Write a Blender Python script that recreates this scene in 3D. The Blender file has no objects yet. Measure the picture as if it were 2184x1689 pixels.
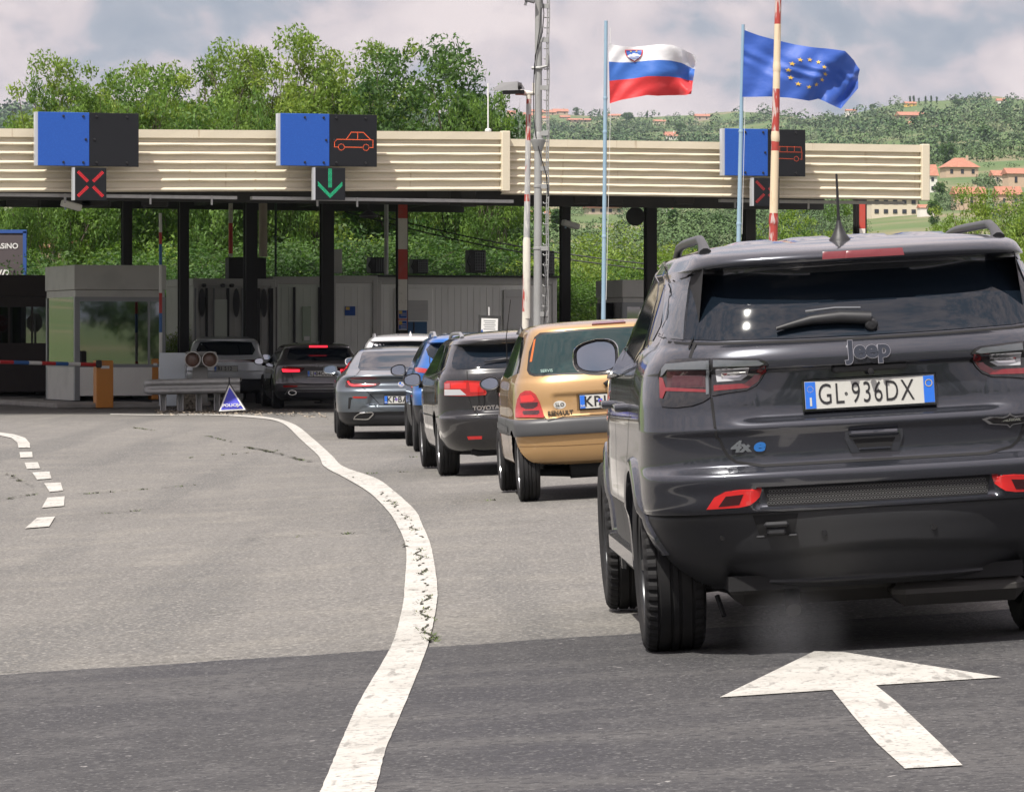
import bpy, math, random, bmesh
import numpy as np
from mathutils import Vector, Matrix, geometry
from mathutils.bvhtree import BVHTree
R = math.radians
random.seed(7)
rng = np.random.default_rng(11)
sc = bpy.context.scene
COL = sc.collection

# ------------------------------------------------------------------ camera
FPX, U0, V0, CAMZ = 8400.0, 1092.0, 737.0, 1.32       # focal length / principal column / horizon row in a 2184 px wide picture
cam = bpy.data.cameras.new("camera")
cam.sensor_width = 36.0
cam.lens = 36.0 * FPX / 2184.0
cam.shift_y = -(844.5 - V0) / 2184.0
cam.clip_start = 0.5
cam.clip_end = 30000.0
camo = bpy.data.objects.new("camera", cam)
camo.location = (0, 0, CAMZ)
camo.rotation_euler = (R(90), 0, 0)
COL.objects.link(camo)
sc.camera = camo

# ------------------------------------------------------------------ light
SUN_AZ, SUN_EL = math.atan2(-0.51, -0.86), R(57)
world = bpy.data.worlds.new("World"); sc.world = world
world.use_nodes = True
wt = world.node_tree; wt.nodes.clear()
def wn(t, **k):
    n = wt.nodes.new(t)
    for a, b in k.items(): setattr(n, a, b)
    return n
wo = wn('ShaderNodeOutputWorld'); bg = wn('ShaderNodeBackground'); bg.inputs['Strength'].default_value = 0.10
sky = wn('ShaderNodeTexSky', sky_type='NISHITA', sun_disc=False, sun_elevation=SUN_EL, sun_rotation=SUN_AZ)
tc = wn('ShaderNodeTexCoord')
mp = wn('ShaderNodeMapping'); mp.inputs['Scale'].default_value = (1.0, 1.0, 1.9)
wt.links.new(tc.outputs['Generated'], mp.inputs['Vector'])
def wnoise(scale, detail, rough, loc=None, dist=0.0):
    n = wn('ShaderNodeTexNoise'); n.inputs['Scale'].default_value = scale
    n.inputs['Detail'].default_value = detail; n.inputs['Roughness'].default_value = rough
    n.inputs['Distortion'].default_value = dist
    if loc is not None:
        m = wn('ShaderNodeMapping'); m.inputs['Location'].default_value = loc; m.inputs['Scale'].default_value = (1, 1, 1.5)
        wt.links.new(tc.outputs['Generated'], m.inputs['Vector']); wt.links.new(m.outputs[0], n.inputs['Vector'])
    else: wt.links.new(mp.outputs[0], n.inputs['Vector'])
    return n
def wramp(src, stops):
    r = wn('ShaderNodeValToRGB'); e = r.color_ramp.elements
    while len(e) < len(stops): e.new(0.5)
    for q, (p, c) in zip(e, stops): q.position = p; q.color = (*c, 1)
    wt.links.new(src, r.inputs[0]); return r
n1 = wnoise(13, 8, 0.52, (3.1, 1.7, 0.35), 0.35)
n2 = wnoise(46, 6, 0.5, (1.2, 5.3, 2.2), 0.4)
nm = wn('ShaderNodeMix', data_type='FLOAT'); nm.inputs[0].default_value = 0.38
wt.links.new(n1.outputs['Fac'], nm.inputs[2]); wt.links.new(n2.outputs['Fac'], nm.inputs[3])
cl = wramp(nm.outputs[0], [(0.38, (1.85, 2.1, 2.5)), (0.435, (2.3, 2.45, 2.8)), (0.475, (3.35, 3.05, 3.25)), (0.515, (4.15, 3.6, 3.65)), (0.60, (5.1, 4.4, 4.3))])
cov = wramp(n1.outputs['Fac'], [(0.10, (0, 0, 0)), (0.30, (0.96, 0.96, 0.96))])
mx = wn('ShaderNodeMix', data_type='RGBA')
wt.links.new(cov.outputs[0], mx.inputs[0]); wt.links.new(sky.outputs[0], mx.inputs[6]); wt.links.new(cl.outputs[0], mx.inputs[7])
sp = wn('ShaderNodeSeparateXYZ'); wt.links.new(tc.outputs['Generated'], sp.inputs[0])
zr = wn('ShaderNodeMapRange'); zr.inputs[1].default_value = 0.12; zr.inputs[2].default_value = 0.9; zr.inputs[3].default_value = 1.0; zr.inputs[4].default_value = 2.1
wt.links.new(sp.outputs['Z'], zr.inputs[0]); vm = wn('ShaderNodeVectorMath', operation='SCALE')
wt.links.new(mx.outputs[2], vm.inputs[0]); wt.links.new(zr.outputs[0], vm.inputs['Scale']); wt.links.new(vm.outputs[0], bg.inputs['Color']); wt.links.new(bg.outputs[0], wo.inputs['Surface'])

sl = bpy.data.lights.new("sun", 'SUN'); sl.energy = 3.6; sl.angle = R(0.5); sl.color = (1.0, 0.95, 0.87)
so = bpy.data.objects.new("sun", sl); COL.objects.link(so)
sdir = Vector((math.sin(SUN_AZ) * math.cos(SUN_EL), math.cos(SUN_AZ) * math.cos(SUN_EL), math.sin(SUN_EL)))
so.rotation_euler = sdir.to_track_quat('Z', 'Y').to_euler()
so.location = (-30, -60, 80)

sc.view_settings.view_transform = 'Standard'
sc.view_settings.look = 'None'
sc.view_settings.exposure = 0.8
sc.view_settings.gamma = 1.0
sc.render.engine = 'CYCLES'
sc.cycles.use_denoising = True
sc.cycles.max_bounces = 6
sc.cycles.transparent_max_bounces = 12
sc.cycles.sample_clamp_indirect = 4.0
sc.cycles.caustics_reflective = False
sc.cycles.caustics_refractive = False

# ------------------------------------------------------------------ ground shape
def sm(x): x = np.clip(x, 0, 1); return x * x * (3 - 2 * x)
def g(x, y):
    """height of the paved ground: a banked bend near the camera that levels out towards the canopy"""
    c = np.interp(y, [34, 42, 50, 58, 70], [0.058, 0.050, 0.030, 0.012, 0.0])
    return c * 7.0 * np.tanh(np.asarray(x) / 7.0) * 1.0
def P(u, v, Y): return Vector(((u - U0) / FPX * Y, Y, CAMZ + (V0 - v) / FPX * Y))
def G(u, v, dz=0.0):
    Y = FPX * CAMZ / (v - V0)
    for _ in range(30):
        X = (u - U0) / FPX * Y
        Y = FPX * (CAMZ - float(g(X, Y)) - dz) / (v - V0)
    X = (u - U0) / FPX * Y
    return Vector((X, Y, float(g(X, Y)) + dz))

# ------------------------------------------------------------------ materials
MATS = {}
def mat(name, col=(0.5, 0.5, 0.5), rough=0.6, metal=0.0, coat=0.0, var=None, bump=None, emis=None, spec=0.5, alpha=1.0, trans=0.0, isl=0.0, sheen=0.0, coords='Object'):
    """var = list of (scale, amount 0..1, colour, low, high[, (sx,sy,sz)]): colour mixed in where a noise is high; bump = (scale, strength, distance)"""
    if name in MATS: return MATS[name]
    m = bpy.data.materials.new(name); m.use_nodes = True; MATS[name] = m
    nt = m.node_tree; b = nt.nodes['Principled BSDF']
    b.inputs['Base Color'].default_value = (*col, 1); b.inputs['Roughness'].default_value = rough
    b.inputs['Metallic'].default_value = metal; b.inputs['Coat Weight'].default_value = coat
    b.inputs['Coat Roughness'].default_value = 0.03
    b.inputs['Specular IOR Level'].default_value = spec
    b.inputs['Transmission Weight'].default_value = trans
    b.inputs['Alpha'].default_value = alpha
    if sheen: b.inputs['Sheen Weight'].default_value = sheen
    t = nt.nodes.new('ShaderNodeTexCoord'); last = None
    def noise(s, detail=5, sv=None):
        n = nt.nodes.new('ShaderNodeTexNoise'); n.inputs['Scale'].default_value = s; n.inputs['Detail'].default_value = detail
        if sv:
            mm = nt.nodes.new('ShaderNodeMapping'); mm.inputs['Scale'].default_value = sv
            nt.links.new(t.outputs[coords], mm.inputs[0]); nt.links.new(mm.outputs[0], n.inputs['Vector'])
        else: nt.links.new(t.outputs[coords], n.inputs['Vector'])
        return n
    if var:
        for v in var:
            s, am, c2, lo, hi = v[:5]
            n = noise(s, 5, v[5] if len(v) > 5 else None)
            mr = nt.nodes.new('ShaderNodeMapRange'); mr.inputs[1].default_value = lo; mr.inputs[2].default_value = hi
            mr.inputs[3].default_value = 0; mr.inputs[4].default_value = am
            nt.links.new(n.outputs['Fac'], mr.inputs[0])
            mi = nt.nodes.new('ShaderNodeMix'); mi.data_type = 'RGBA'
            nt.links.new(mr.outputs[0], mi.inputs[0])
            if last is None: mi.inputs[6].default_value = (*col, 1)
            else: nt.links.new(last, mi.inputs[6])
            mi.inputs[7].default_value = (*c2, 1); last = mi.outputs[2]
    if isl:
        geo = nt.nodes.new('ShaderNodeNewGeometry'); hs = nt.nodes.new('ShaderNodeHueSaturation')
        mr = nt.nodes.new('ShaderNodeMapRange'); mr.inputs[3].default_value = 1 - isl; mr.inputs[4].default_value = 1 + isl
        nt.links.new(geo.outputs['Random Per Island'], mr.inputs[0]); nt.links.new(mr.outputs[0], hs.inputs['Value'])
        if last is None: hs.inputs['Color'].default_value = (*col, 1)
        else: nt.links.new(last, hs.inputs['Color'])
        last = hs.outputs[0]
    if last is not None: nt.links.new(last, b.inputs['Base Color'])
    if emis:
        b.inputs['Emission Color'].default_value = (*emis[0], 1); b.inputs['Emission Strength'].default_value = emis[1]
    if bump:
        n = noise(bump[0], 6, bump[3] if len(bump) > 3 else None); bp = nt.nodes.new('ShaderNodeBump')
        bp.inputs['Strength'].default_value = bump[1]; bp.inputs['Distance'].default_value = bump[2]
        nt.links.new(n.outputs['Fac'], bp.inputs['Height']); nt.links.new(bp.outputs[0], b.inputs['Normal'])
    return m

# ------------------------------------------------------------------ mesh building
class MB:
    def __init__(s): s.v = []; s.f = []; s.m = []
    def add(s, vs, fs, mi=0, M=None):
        o = len(s.v)
        s.v += [tuple(M @ Vector(p)) if M is not None else tuple(p) for p in vs]
        for i, f in enumerate(fs):
            s.f.append([o + k for k in f]); s.m.append(mi[i] if isinstance(mi, (list, tuple)) else mi)
        return s
    def merge(s, o, M=None, mi=None):
        s.add(o.v, o.f, list(o.m) if mi is None else mi, M); return s
    def box(s, c, d, mi=0, M=None, bev=0.0):
        x, y, z = c; a, b, h = d[0] / 2, d[1] / 2, d[2] / 2
        if bev <= 0:
            vs = [(x + i * a, y + j * b, z + k * h) for k in (-1, 1) for j in (-1, 1) for i in (-1, 1)]
            return s.add(vs, [(0, 2, 3, 1), (4, 5, 7, 6), (0, 1, 5, 4), (2, 6, 7, 3), (0, 4, 6, 2), (1, 3, 7, 5)], mi, M)
        e = min(bev, a * .99, b * .99, h * .99); vs = []; idx = {}
        for k in (-1, 1):
            for j in (-1, 1):
                for i in (-1, 1):
                    for ax in range(3):
                        q = [a - e, b - e, h - e]; q[ax] += e
                        idx[(i, j, k, ax)] = len(vs); vs.append((x + i * q[0], y + j * q[1], z + k * q[2]))
        fs = []
        def I(*t): return idx[t]
        for i in (-1, 1): fs.append([I(i, -1, -1, 0), I(i, 1, -1, 0), I(i, 1, 1, 0), I(i, -1, 1, 0)][::i])
        for j in (-1, 1): fs.append([I(-1, j, -1, 1), I(-1, j, 1, 1), I(1, j, 1, 1), I(1, j, -1, 1)][::j])
        for k in (-1, 1): fs.append([I(-1, -1, k, 2), I(1, -1, k, 2), I(1, 1, k, 2), I(-1, 1, k, 2)][::k])
        for i in (-1, 1):
            for j in (-1, 1): fs.append([I(i, j, -1, 0), I(i, j, -1, 1), I(i, j, 1, 1), I(i, j, 1, 0)][::i * j])
            for k in (-1, 1): fs.append([I(i, -1, k, 0), I(i, 1, k, 0), I(i, 1, k, 2), I(i, -1, k, 2)][::i * k])
        for j in (-1, 1):
            for k in (-1, 1): fs.append([I(-1, j, k, 1), I(-1, j, k, 2), I(1, j, k, 2), I(1, j, k, 1)][::j * k])
        for i in (-1, 1):
            for j in (-1, 1):
                for k in (-1, 1): fs.append([I(i, j, k, 0), I(i, j, k, 1), I(i, j, k, 2)][::i * j * k])
        return s.add(vs, fs, mi, M)
    def tube(s, pts, rad, n=10, mi=0, cap=True, M=None):
        pts = [Vector(p) for p in pts]
        rs = rad if isinstance(rad, (list, tuple)) else [rad] * len(pts)
        vs = []; fs = []
        up = None
        for i, p in enumerate(pts):
            d = (pts[min(i + 1, len(pts) - 1)] - pts[max(i - 1, 0)]).normalized()
            if up is None: up = Vector((0, 0, 1)) if abs(d.z) < .9 else Vector((1, 0, 0))
            a = d.cross(up).normalized(); b = a.cross(d).normalized(); up = b
            for k in range(n):
                t = 2 * math.pi * k / n
                vs.append(p + (a * math.cos(t) + b * math.sin(t)) * rs[i])
        for i in range(len(pts) - 1):
            for k in range(n):
                fs.append((i * n + k, i * n + (k + 1) % n, (i + 1) * n + (k + 1) % n, (i + 1) * n + k))
        if cap: fs += [tuple(range(n))[::-1], tuple(range((len(pts) - 1) * n, len(pts) * n))]
        return s.add(vs, fs, mi, M)
    def lathe(s, prof, n=24, mi=0, M=None, close=False):
        """prof = (radius, height) about local Z"""
        vs = []; fs = []; L = len(prof)
        for r, h in prof:
            for k in range(n):
                t = 2 * math.pi * k / n; vs.append((r * math.cos(t), r * math.sin(t), h))
        mm = []
        for i in range(L if close else L - 1):
            j = (i + 1) % L
            for k in range(n):
                fs.append((i * n + k, i * n + (k + 1) % n, j * n + (k + 1) % n, j * n + k))
                mm.append(mi[i] if isinstance(mi, (list, tuple)) else mi)
        return s.add(vs, fs, mm, M)
    def prism(s, poly, h0, h1, mi=0, M=None):
        """poly in local XY, extruded along Z"""
        n = len(poly); vs = [(p[0], p[1], h0) for p in poly] + [(p[0], p[1], h1) for p in poly]
        fs = [tuple(range(n))[::-1], tuple(range(n, 2 * n))] + [(i, (i + 1) % n, n + (i + 1) % n, n + i) for i in range(n)]
        return s.add(vs, fs, mi, M)
    def quad(s, a, b, c, d, mi=0): return s.add([a, b, c, d], [(0, 1, 2, 3)], mi)

def make_mesh(name, v, f, mats, mi=None, smooth=False, angle=None):
    me = bpy.data.meshes.new(name)
    me.from_pydata([tuple(p) for p in v], [], f)
    for m in mats: me.materials.append(m)
    if mi is not None and len(mats) > 1: me.polygons.foreach_set('material_index', mi)
    if smooth or angle:
        me.polygons.foreach_set('use_smooth', [True] * len(me.polygons))
        if angle: me.set_sharp_from_angle(angle=R(angle))
    me.validate(); me.update()
    return me
def tag(o, label=None, cat=None, group=None, kind=None):
    if label: o['label'] = label
    if cat: o['category'] = cat
    if group: o['group'] = group
    if kind: o['kind'] = kind
    return o
def link(o, parent=None):
    COL.objects.link(o)
    if parent is not None: o.parent = parent
    return o
def root(name, loc, label, cat, group=None, rz=0.0, M=None):
    o = bpy.data.objects.new(name, None); o.empty_display_size = 0.3
    if M is not None: o.matrix_world = M
    else: o.location = loc; o.rotation_euler = (0, 0, rz)
    o.matrix_basis = M if M is not None else Matrix.Translation(Vector(loc)) @ Matrix.Rotation(rz, 4, 'Z')
    link(o); return tag(o, label, cat, group)
def obj(name, mb, mats, parent=None, smooth=False, angle=None, world=False, origin='base'):
    """world=True: the builder's coordinates are world coordinates (parent's transform is undone)"""
    if not isinstance(mats, (list, tuple)): mats = [mats]
    v = np.array(mb.v, dtype=float); org = Vector((0, 0, 0))
    if origin == 'base' and len(v):
        lo, hi = v.min(0), v.max(0); org = Vector(((lo[0] + hi[0]) / 2, (lo[1] + hi[1]) / 2, lo[2]))
        v = v - np.array(org)
    me = make_mesh(name, v.tolist(), mb.f, mats, mb.m, smooth, angle)
    o = bpy.data.objects.new(name, me); link(o, parent)
    if world and parent is not None:
        o.matrix_parent_inverse = WMAT(parent).inverted()
    o.location = org
    return o
def WMAT(o):
    m = o.matrix_basis.copy()
    if o.parent is not None: m = WMAT(o.parent) @ o.matrix_parent_inverse @ m
    return m
_tx = {}
def text(s, size=1.0, bold=0.0, extr=0.004, sx=1.0, align='CENTER', shear=0.0, space=1.0):
    """MB of a word in local XY (x right, y up), extruded along +Z"""
    k = (s, size, bold, extr, sx, align, shear, space)
    if k in _tx: return _tx[k]
    c = bpy.data.curves.new('lettering', 'FONT'); c.body = s; c.size = size; c.offset = bold; c.extrude = extr
    c.align_x = align; c.align_y = 'CENTER'; c.resolution_u = 4; c.shear = shear; c.space_character = space
    o = bpy.data.objects.new('lettering', c); COL.objects.link(o)
    dg = bpy.context.evaluated_depsgraph_get(); me = bpy.data.meshes.new_from_object(o.evaluated_get(dg))
    mb = MB(); mb.add([(p.co.x * sx, p.co.y, p.co.z) for p in me.vertices], [list(f.vertices) for f in me.polygons])
    bpy.data.objects.remove(o); bpy.data.curves.remove(c); bpy.data.meshes.remove(me)
    _tx[k] = mb; return mb
def frame_M(org, xdir, up=(0, 0, 1)):
    """matrix with local x = xdir, local y = up-ish, local z = facing normal"""
    x = Vector(xdir).normalized(); u = Vector(up); z = x.cross(u).normalized(); y = z.cross(x).normalized()
    return Matrix.Translation(Vector(org)) @ Matrix((x, y, z)).transposed().to_4x4()
# ------------------------------------------------------------------ terrain
SKX = np.array([-4000, -1200, 0, 300, 700, 1060, 1110, 1226, 1383, 1525, 1640, 1746, 1800, 1900, 2030, 2184, 2600, 4000, 7000])
SKV = np.array([420, 330, 244, 238, 240, 243, 236, 244, 246, 240, 242, 247, 240, 224, 212, 209, 205, 300, 450])
RGX = np.array([-4000, 1000, 1500, 1700, 2184, 4000]); RGY = np.array([3600, 3600, 3500, 2900, 2600, 2400])
def terrain(x, y):
    x = np.asarray(x, float); y = np.asarray(y, float)
    r = np.hypot(x, y); ys = np.maximum(y, 1.0)
    u = U0 + FPX * x / ys
    front = np.where(y > 0, sm((np.cos(np.arctan2(x, ys)) - 0.80) / 0.15), 0.0)
    es = (V0 - np.interp(u, SKX, SKV)) / FPX; Rr = np.interp(u, RGX, RGY)
    t = np.clip(np.log(np.maximum(ys, 110) / 110.) / np.log(Rr / 110.), 0, 1)
    e = np.interp(t, [0, .2, .37, .56, .75, 1.0], [-.012, .008, .40, .56, .74, 1.0])
    e = np.where(t > .2, e * es, e)
    h = CAMZ + ys * e
    over = np.maximum(ys - Rr, 0); h = h - over * 0.10 - 0.00004 * over ** 2
    far = np.where(ys > 108, np.clip(h, -40, 500), 0.0)
    roll = 0.010 * np.maximum(r - 150, 0) * (0.6 + 0.4 * np.sin(x * .004) * np.cos(y * .003))
    side = np.minimum(roll, 30)
    base = front * far + (1 - front) * side
    rough = 3.0 * np.sin(x * .021 + 1) * np.sin(y * .009 + x * .006) + 1.2 * np.sin(x * .05) * np.sin(y * .031)
    base = base + rough * sm((r - 350) / 1200)
    near = g(x, y) - 0.06
    return np.where(r < 104, near, base - 0.06)
rs = np.concatenate([np.arange(0, 104, 4), [104, 106, 108, 110, 113, 117, 122, 130], np.geomspace(140, 4200, 90), [5000, 6500, 9000]])
az = np.concatenate([np.arange(-180, -13, 6), np.arange(-13, 13, 0.25), np.arange(13, 180, 6)])
A, Rg = np.meshgrid(np.radians(az), rs[1:], indexing='ij')
Xg, Yg = Rg * np.sin(A), Rg * np.cos(A); Zg = terrain(Xg, Yg)
tm = MB(); nR = len(rs) - 1
tm.v = [(0, 0, float(g(0, 0)) - .06)] + list(zip(Xg.ravel().tolist(), Yg.ravel().tolist(), Zg.ravel().tolist()))
nA = len(az)
for i in range(nA):
    j = (i + 1) % nA
    tm.f.append([0, 1 + i * nR, 1 + j * nR][::-1]); tm.m.append(0)
    for k in range(nR - 1):
        tm.f.append([1 + i * nR + k, 1 + i * nR + k + 1, 1 + j * nR + k + 1, 1 + j * nR + k][::-1]); tm.m.append(0)
m_ter = mat('hill_grass', (0.10, 0.145, 0.06), 0.95, var=[(0.012, 1.0, (0.20, 0.18, 0.11), .50, .62), (0.03, .9, (0.08, 0.14, 0.055), .5, .62), (0.5, .5, (0.14, 0.15, .07), .5, .7)], spec=.1)
o = obj('ground', tm, m_ter, smooth=True, origin=None); tag(o, kind='structure')

# ------------------------------------------------------------------ pavement
m_road = mat('worn_asphalt', (0.150, 0.145, 0.136), 0.92, var=[(0.22, .7, (0.115, 0.112, 0.107), .42, .60, (1, .5, 1)), (1.1, .5, (0.20, 0.19, 0.168), .48, .66), (.8, .65, (0.095, 0.095, 0.093), .50, .62, (1.6, .10, 1)), (14, .5, (0.105, .10, .092), .5, .60), (42, .75, (0.30, 0.288, 0.26), .54, .64), (34, .7, (0.07, 0.068, 0.064), .55, .64, (1, 1.2, 1))], bump=(40, .9, .010), spec=.25)
m_dark = mat('new_asphalt', (0.046, 0.0455, 0.047), 0.85, var=[(0.5, .8, (0.036, 0.036, 0.042), .42, .60, (1.5, .25, 1)), (.6, .8, (.075, .073, .072), .52, .62, (.5, 2.2, 1)), (2.4, .5, (0.082, 0.080, 0.080), .48, .66), (24, .8, (0.030, .030, .033), .5, .58), (48, .9, (0.125, 0.124, 0.122), .57, .66), (19, .8, (.30, .29, .28), .70, .74)], bump=(42, 1.0, .012), spec=.35)
def sheet(x0, x1, y0, y1, dx, dy, dz, edge=None):
    xs = np.arange(x0, x1 + 1e-6, dx); mb = MB()
    ny = int((y1 - y0) / dy) + 1
    for x in xs:
        ye = edge(x) if edge else y1
        for k in range(ny):
            y = y0 + (ye - y0) * k / (ny - 1); mb.v.append((float(x), float(y), float(g(x, y)) + dz))
    for i in range(len(xs) - 1):
        for k in range(ny - 1):
            a = i * ny + k; mb.f.append((a, a + ny, a + ny + 1, a + 1)); mb.m.append(0)
    return mb
o = obj('road', sheet(-34, 34, -30, 103, 1.0, 2.0, 0.0), m_road, smooth=True, origin=None); tag(o, kind='structure')
ea, eb = G(0, 1441), G(1370, 1352)
def dark_edge(x):
    s = (eb.y - ea.y) / (eb.x - ea.x)
    return ea.y + (x - ea.x) * s + .02 * math.sin(x * 9) + .012 * math.sin(x * 23)
mb = sheet(-4.5, 7, -12, 16, .1, .5, 0.006, dark_edge)
o = obj('dark_pavement', mb, m_dark, smooth=True, origin=None); tag(o, kind='structure')

# ------------------------------------------------------------------ markings
m_paint = mat('road_paint', (0.43, 0.42, 0.39), 0.8, var=[(1.6, .7, (0.35, 0.34, 0.31), .45, .62), (7, .6, (.30, .29, .265), .54, .66), (36, .85, (0.16, .155, .15), .575, .66), (3.2, .8, (.20, .195, .18), .60, .68, (6, 1, 1))], bump=(40, .8, .008), spec=.3)
def C7(x, y): return (x * .9277 * .53320, (1600 + y * .9277) * .53320)
def ribbon(L, Rr, dz, step=0.12):
    """two pixel edges -> ribbon on the ground"""
    a = [G(*p) for p in L]; b = [G(*p) for p in Rr]
    def dens(P_):
        P_ = [np.array(p) for p in P_]; out = []
        for i in range(len(P_) - 1):
            p0 = P_[max(i - 1, 0)]; p1 = P_[i]; p2 = P_[i + 1]; p3 = P_[min(i + 2, len(P_) - 1)]
            for t in np.linspace(0, 1, 12, endpoint=False):
                out.append(.5 * ((2 * p1) + (-p0 + p2) * t + (2 * p0 - 5 * p1 + 4 * p2 - p3) * t * t + (-p0 + 3 * p1 - 3 * p2 + p3) * t ** 3))
        return out + [P_[-1]]
    A_, B_ = dens(a), dens(b); mb = MB()
    for p, q in zip(A_, B_):
        w = .003 * (random.random() - .5)
        for t in (0, .5, 1):
            m = p * (1 - t) + q * t; x, y = m[0] + (w if t != .5 else 0), m[1]
            mb.v.append((x, y, float(g(x, y)) + dz))
    for i in range(len(A_) - 1):
        for k in (0, 1): mb.f.append((i * 3 + k, i * 3 + k + 1, i * 3 + k + 4, i * 3 + k + 3)); mb.m.append(0)
    return mb
Led = [(655, 1760), (685, 1689), (722, 1600), (769, 1496), (836, 1377), (858, 1298), (863, 1249), (866, 1170), (846, 1120), (826, 1090), (786, 1051), (737, 1021), (692, 996), (678, 972), (640, 937), (601, 903), (544, 892), (445, 886.5), (321, 886.5), (235, 885.5)]
Red = [(775, 1760), (801, 1689), (824, 1600), (868, 1496), (913, 1377), (930, 1298), (932, 1249), (920, 1170), (900, 1120), (885, 1090), (843, 1051), (801, 1021), (732, 996), (707, 972), (668, 937), (621, 903), (550, 888), (445, 884.3), (321, 884.5), (235, 883.5)]
o = obj('lane_line', ribbon(Led, Red, .010), m_paint, smooth=True, origin=None); tag(o, kind='structure')
def polymark(name, polys, dz=.010, m=m_paint):
    mb = MB()
    for p in polys:
        w = [G(*q) for q in p]
        mb.add([(q.x, q.y, float(g(q.x, q.y)) + dz) for q in w], [list(range(len(w)))])
    o = obj(name, mb, m, origin=None); return tag(o, kind='structure')
dash = [[(0, 142), (60, 150), (108, 165), (128, 188), (130, 208), (80, 208), (75, 186), (50, 166), (0, 155), (-40, 152), (-40, 138)],
        [(84, 227), (138, 226), (141, 249), (88, 251)], [(106, 273), (163, 271), (173, 297), (116, 300)], [(139, 315), (213, 311), (222, 341), (160, 346)],
        [(190, 362), (262, 359), (272, 394), (214, 399)], [(205, 424), (279, 418), (276, 460), (180, 468)], [(160, 511), (238, 506), (212, 549), (108, 557)]]
polymark('edge_marking', [[C7(*q) for q in d] for d in dash])
polymark('direction_arrow', [[(1535, 1492), (1737, 1393), (1800, 1395), (2137, 1449), (1868, 1466), (1910, 1500), (1960, 1547), (2005, 1590), (2053, 1638), (1930, 1645), (1870, 1590), (1820, 1532), (1775, 1476)]])
m_shade = mat('oil_stain', (0.150, 0.143, 0.132), .9, var=[(2, .8, (0.185, 0.175, 0.158), .45, .62), (60, .5, (.1, .095, .09), .5, .65)])

# cracks with weeds
m_crack = mat('crack', (0.055, 0.055, 0.042), 1.0, spec=.05)
m_weed = mat('weed', (0.075, 0.11, 0.028), .8, isl=.4, var=[(3, .6, (.14, .13, .06), .5, .6)])
cr = MB(); wd = MB()
def crack(pts, wid=.02, dens=.7, weed=.3):
    w = [G(*p) for p in pts]
    for a, b in zip(w, w[1:]):
        n = max(2, int((b - a).length / .09)); s = (b - a).normalized(); t = Vector((-s.y, s.x, 0))
        for i in range(n):
            ph = math.sin(a.x * 3 + i * .13) + math.sin(i * .05 + a.y)
            if random.random() > dens * (1 if ph > -.6 else .35): continue
            p = a.lerp(b, i / n) + t * .02 * math.sin(i * .7) + t * random.uniform(-.01, .01); q = a.lerp(b, (i + .95) / n) + t * .02 * math.sin((i + 1) * .7)
            hw = wid * random.uniform(.25, .8)
            vs = [p - t * hw, q - t * hw, q + t * hw, p + t * hw]
            cr.add([(v.x, v.y, float(g(v.x, v.y)) + .014) for v in vs], [(0, 1, 2, 3)])
            if random.random() < weed and ph > -.2:
                for _ in range(random.randint(5, 13)):
                    c = p.lerp(q, random.random()) + t * random.uniform(-.03, .03); c.z = float(g(c.x, c.y))
                    h = random.uniform(.005, .02); d = Vector((random.uniform(-1, 1), random.uniform(-1, 1), 0)).normalized() * random.uniform(.006, .02); e = Vector((-d.y, d.x, 0)) * .35
                    wd.add([c - e, c + e, c + d * 1.6 + e * .6 + Vector((0, 0, h)), c + d * 1.6 - e * .6 + Vector((0, 0, h * .9))], [(0, 1, 2, 3)])
crack([C7(250, 415), C7(500, 396), C7(930, 362), C7(1300, 340)], .022, .75, .22)
crack([C7(300, 502), C7(700, 470), C7(1100, 444), C7(1560, 408)], .022, .8, .3)
crack([C7(540, 640), C7(830, 618), C7(1160, 598), C7(1690, 566)], .018, .75, .25)
crack([C7(640, 945), C7(900, 928), C7(1300, 902), C7(1700, 868)], .012, .4, .08)
crack([C7(1060, 205), C7(1130, 217), C7(1230, 240), C7(1300, 262), C7(1350, 268)], .05, .95, .6)
crack([C7(1430, 320), C7(1600, 318), C7(1800, 308)], .016, .5, .12)
crack([C7(1440, 262), C7(1600, 254), C7(1800, 246)], .016, .5, .1)
crack([C7(1690, 400), C7(1900, 384), C7(2180, 372)], .016, .7, .15)
crack([C7(1760, 455), C7(2000, 441), C7(2350, 420)], .016, .6, .15)
crack([C7(1850, 552), C7(2048, 545), C7(2400, 520)], .016, .7, .12)
crack([C7(270, 236), C7(500, 230), C7(760, 225)], .02, .4, .15)
crack([C7(560, 118), C7(720, 140), C7(900, 158), C7(1010, 186)], .025, .5, .3)
crack([C7(820, 250), C7(1080, 228)], .02, .5, .3); crack([C7(1090, 228), C7(1360, 205)], .02, .4, .2)
crack([C7(1210, 283), C7(1380, 292)], .02, .6, .3); crack([C7(-40, 440), C7(160, 405), C7(150, 380), C7(90, 350), C7(30, 320)], .03, .5, .3)
crack([(850, 1386), (913, 1375)], .012, .9, 0)
crack([(0, 1441), (500, 1408), (836, 1386)], .012, .75, 0); crack([(915, 1381), (1370, 1352)], .012, .75, 0)
for a in ([C7(1640, 402), C7(1700, 455), C7(1760, 520), C7(1790, 570), C7(1815, 600)], [C7(1800, 648), C7(1812, 700), C7(1832, 760), C7(1826, 810), C7(1842, 850), C7(1828, 890), C7(1832, 960), C7(1848, 1048)]):
    crack(a, .011, .95, .9)
for a in ([C7(1745, 612), C7(1755, 640)], [C7(1500, 332), C7(1540, 340)], [C7(1750, 765), C7(1880, 775)], [C7(1755, 826), C7(1885, 832)]): crack(a, .012, .6, .1)
o = obj('road_cracks', cr, m_crack, origin=None); tag(o, kind='structure')
o = obj('weeds', wd, m_weed, origin=None); tag(o, kind='stuff')
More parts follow.
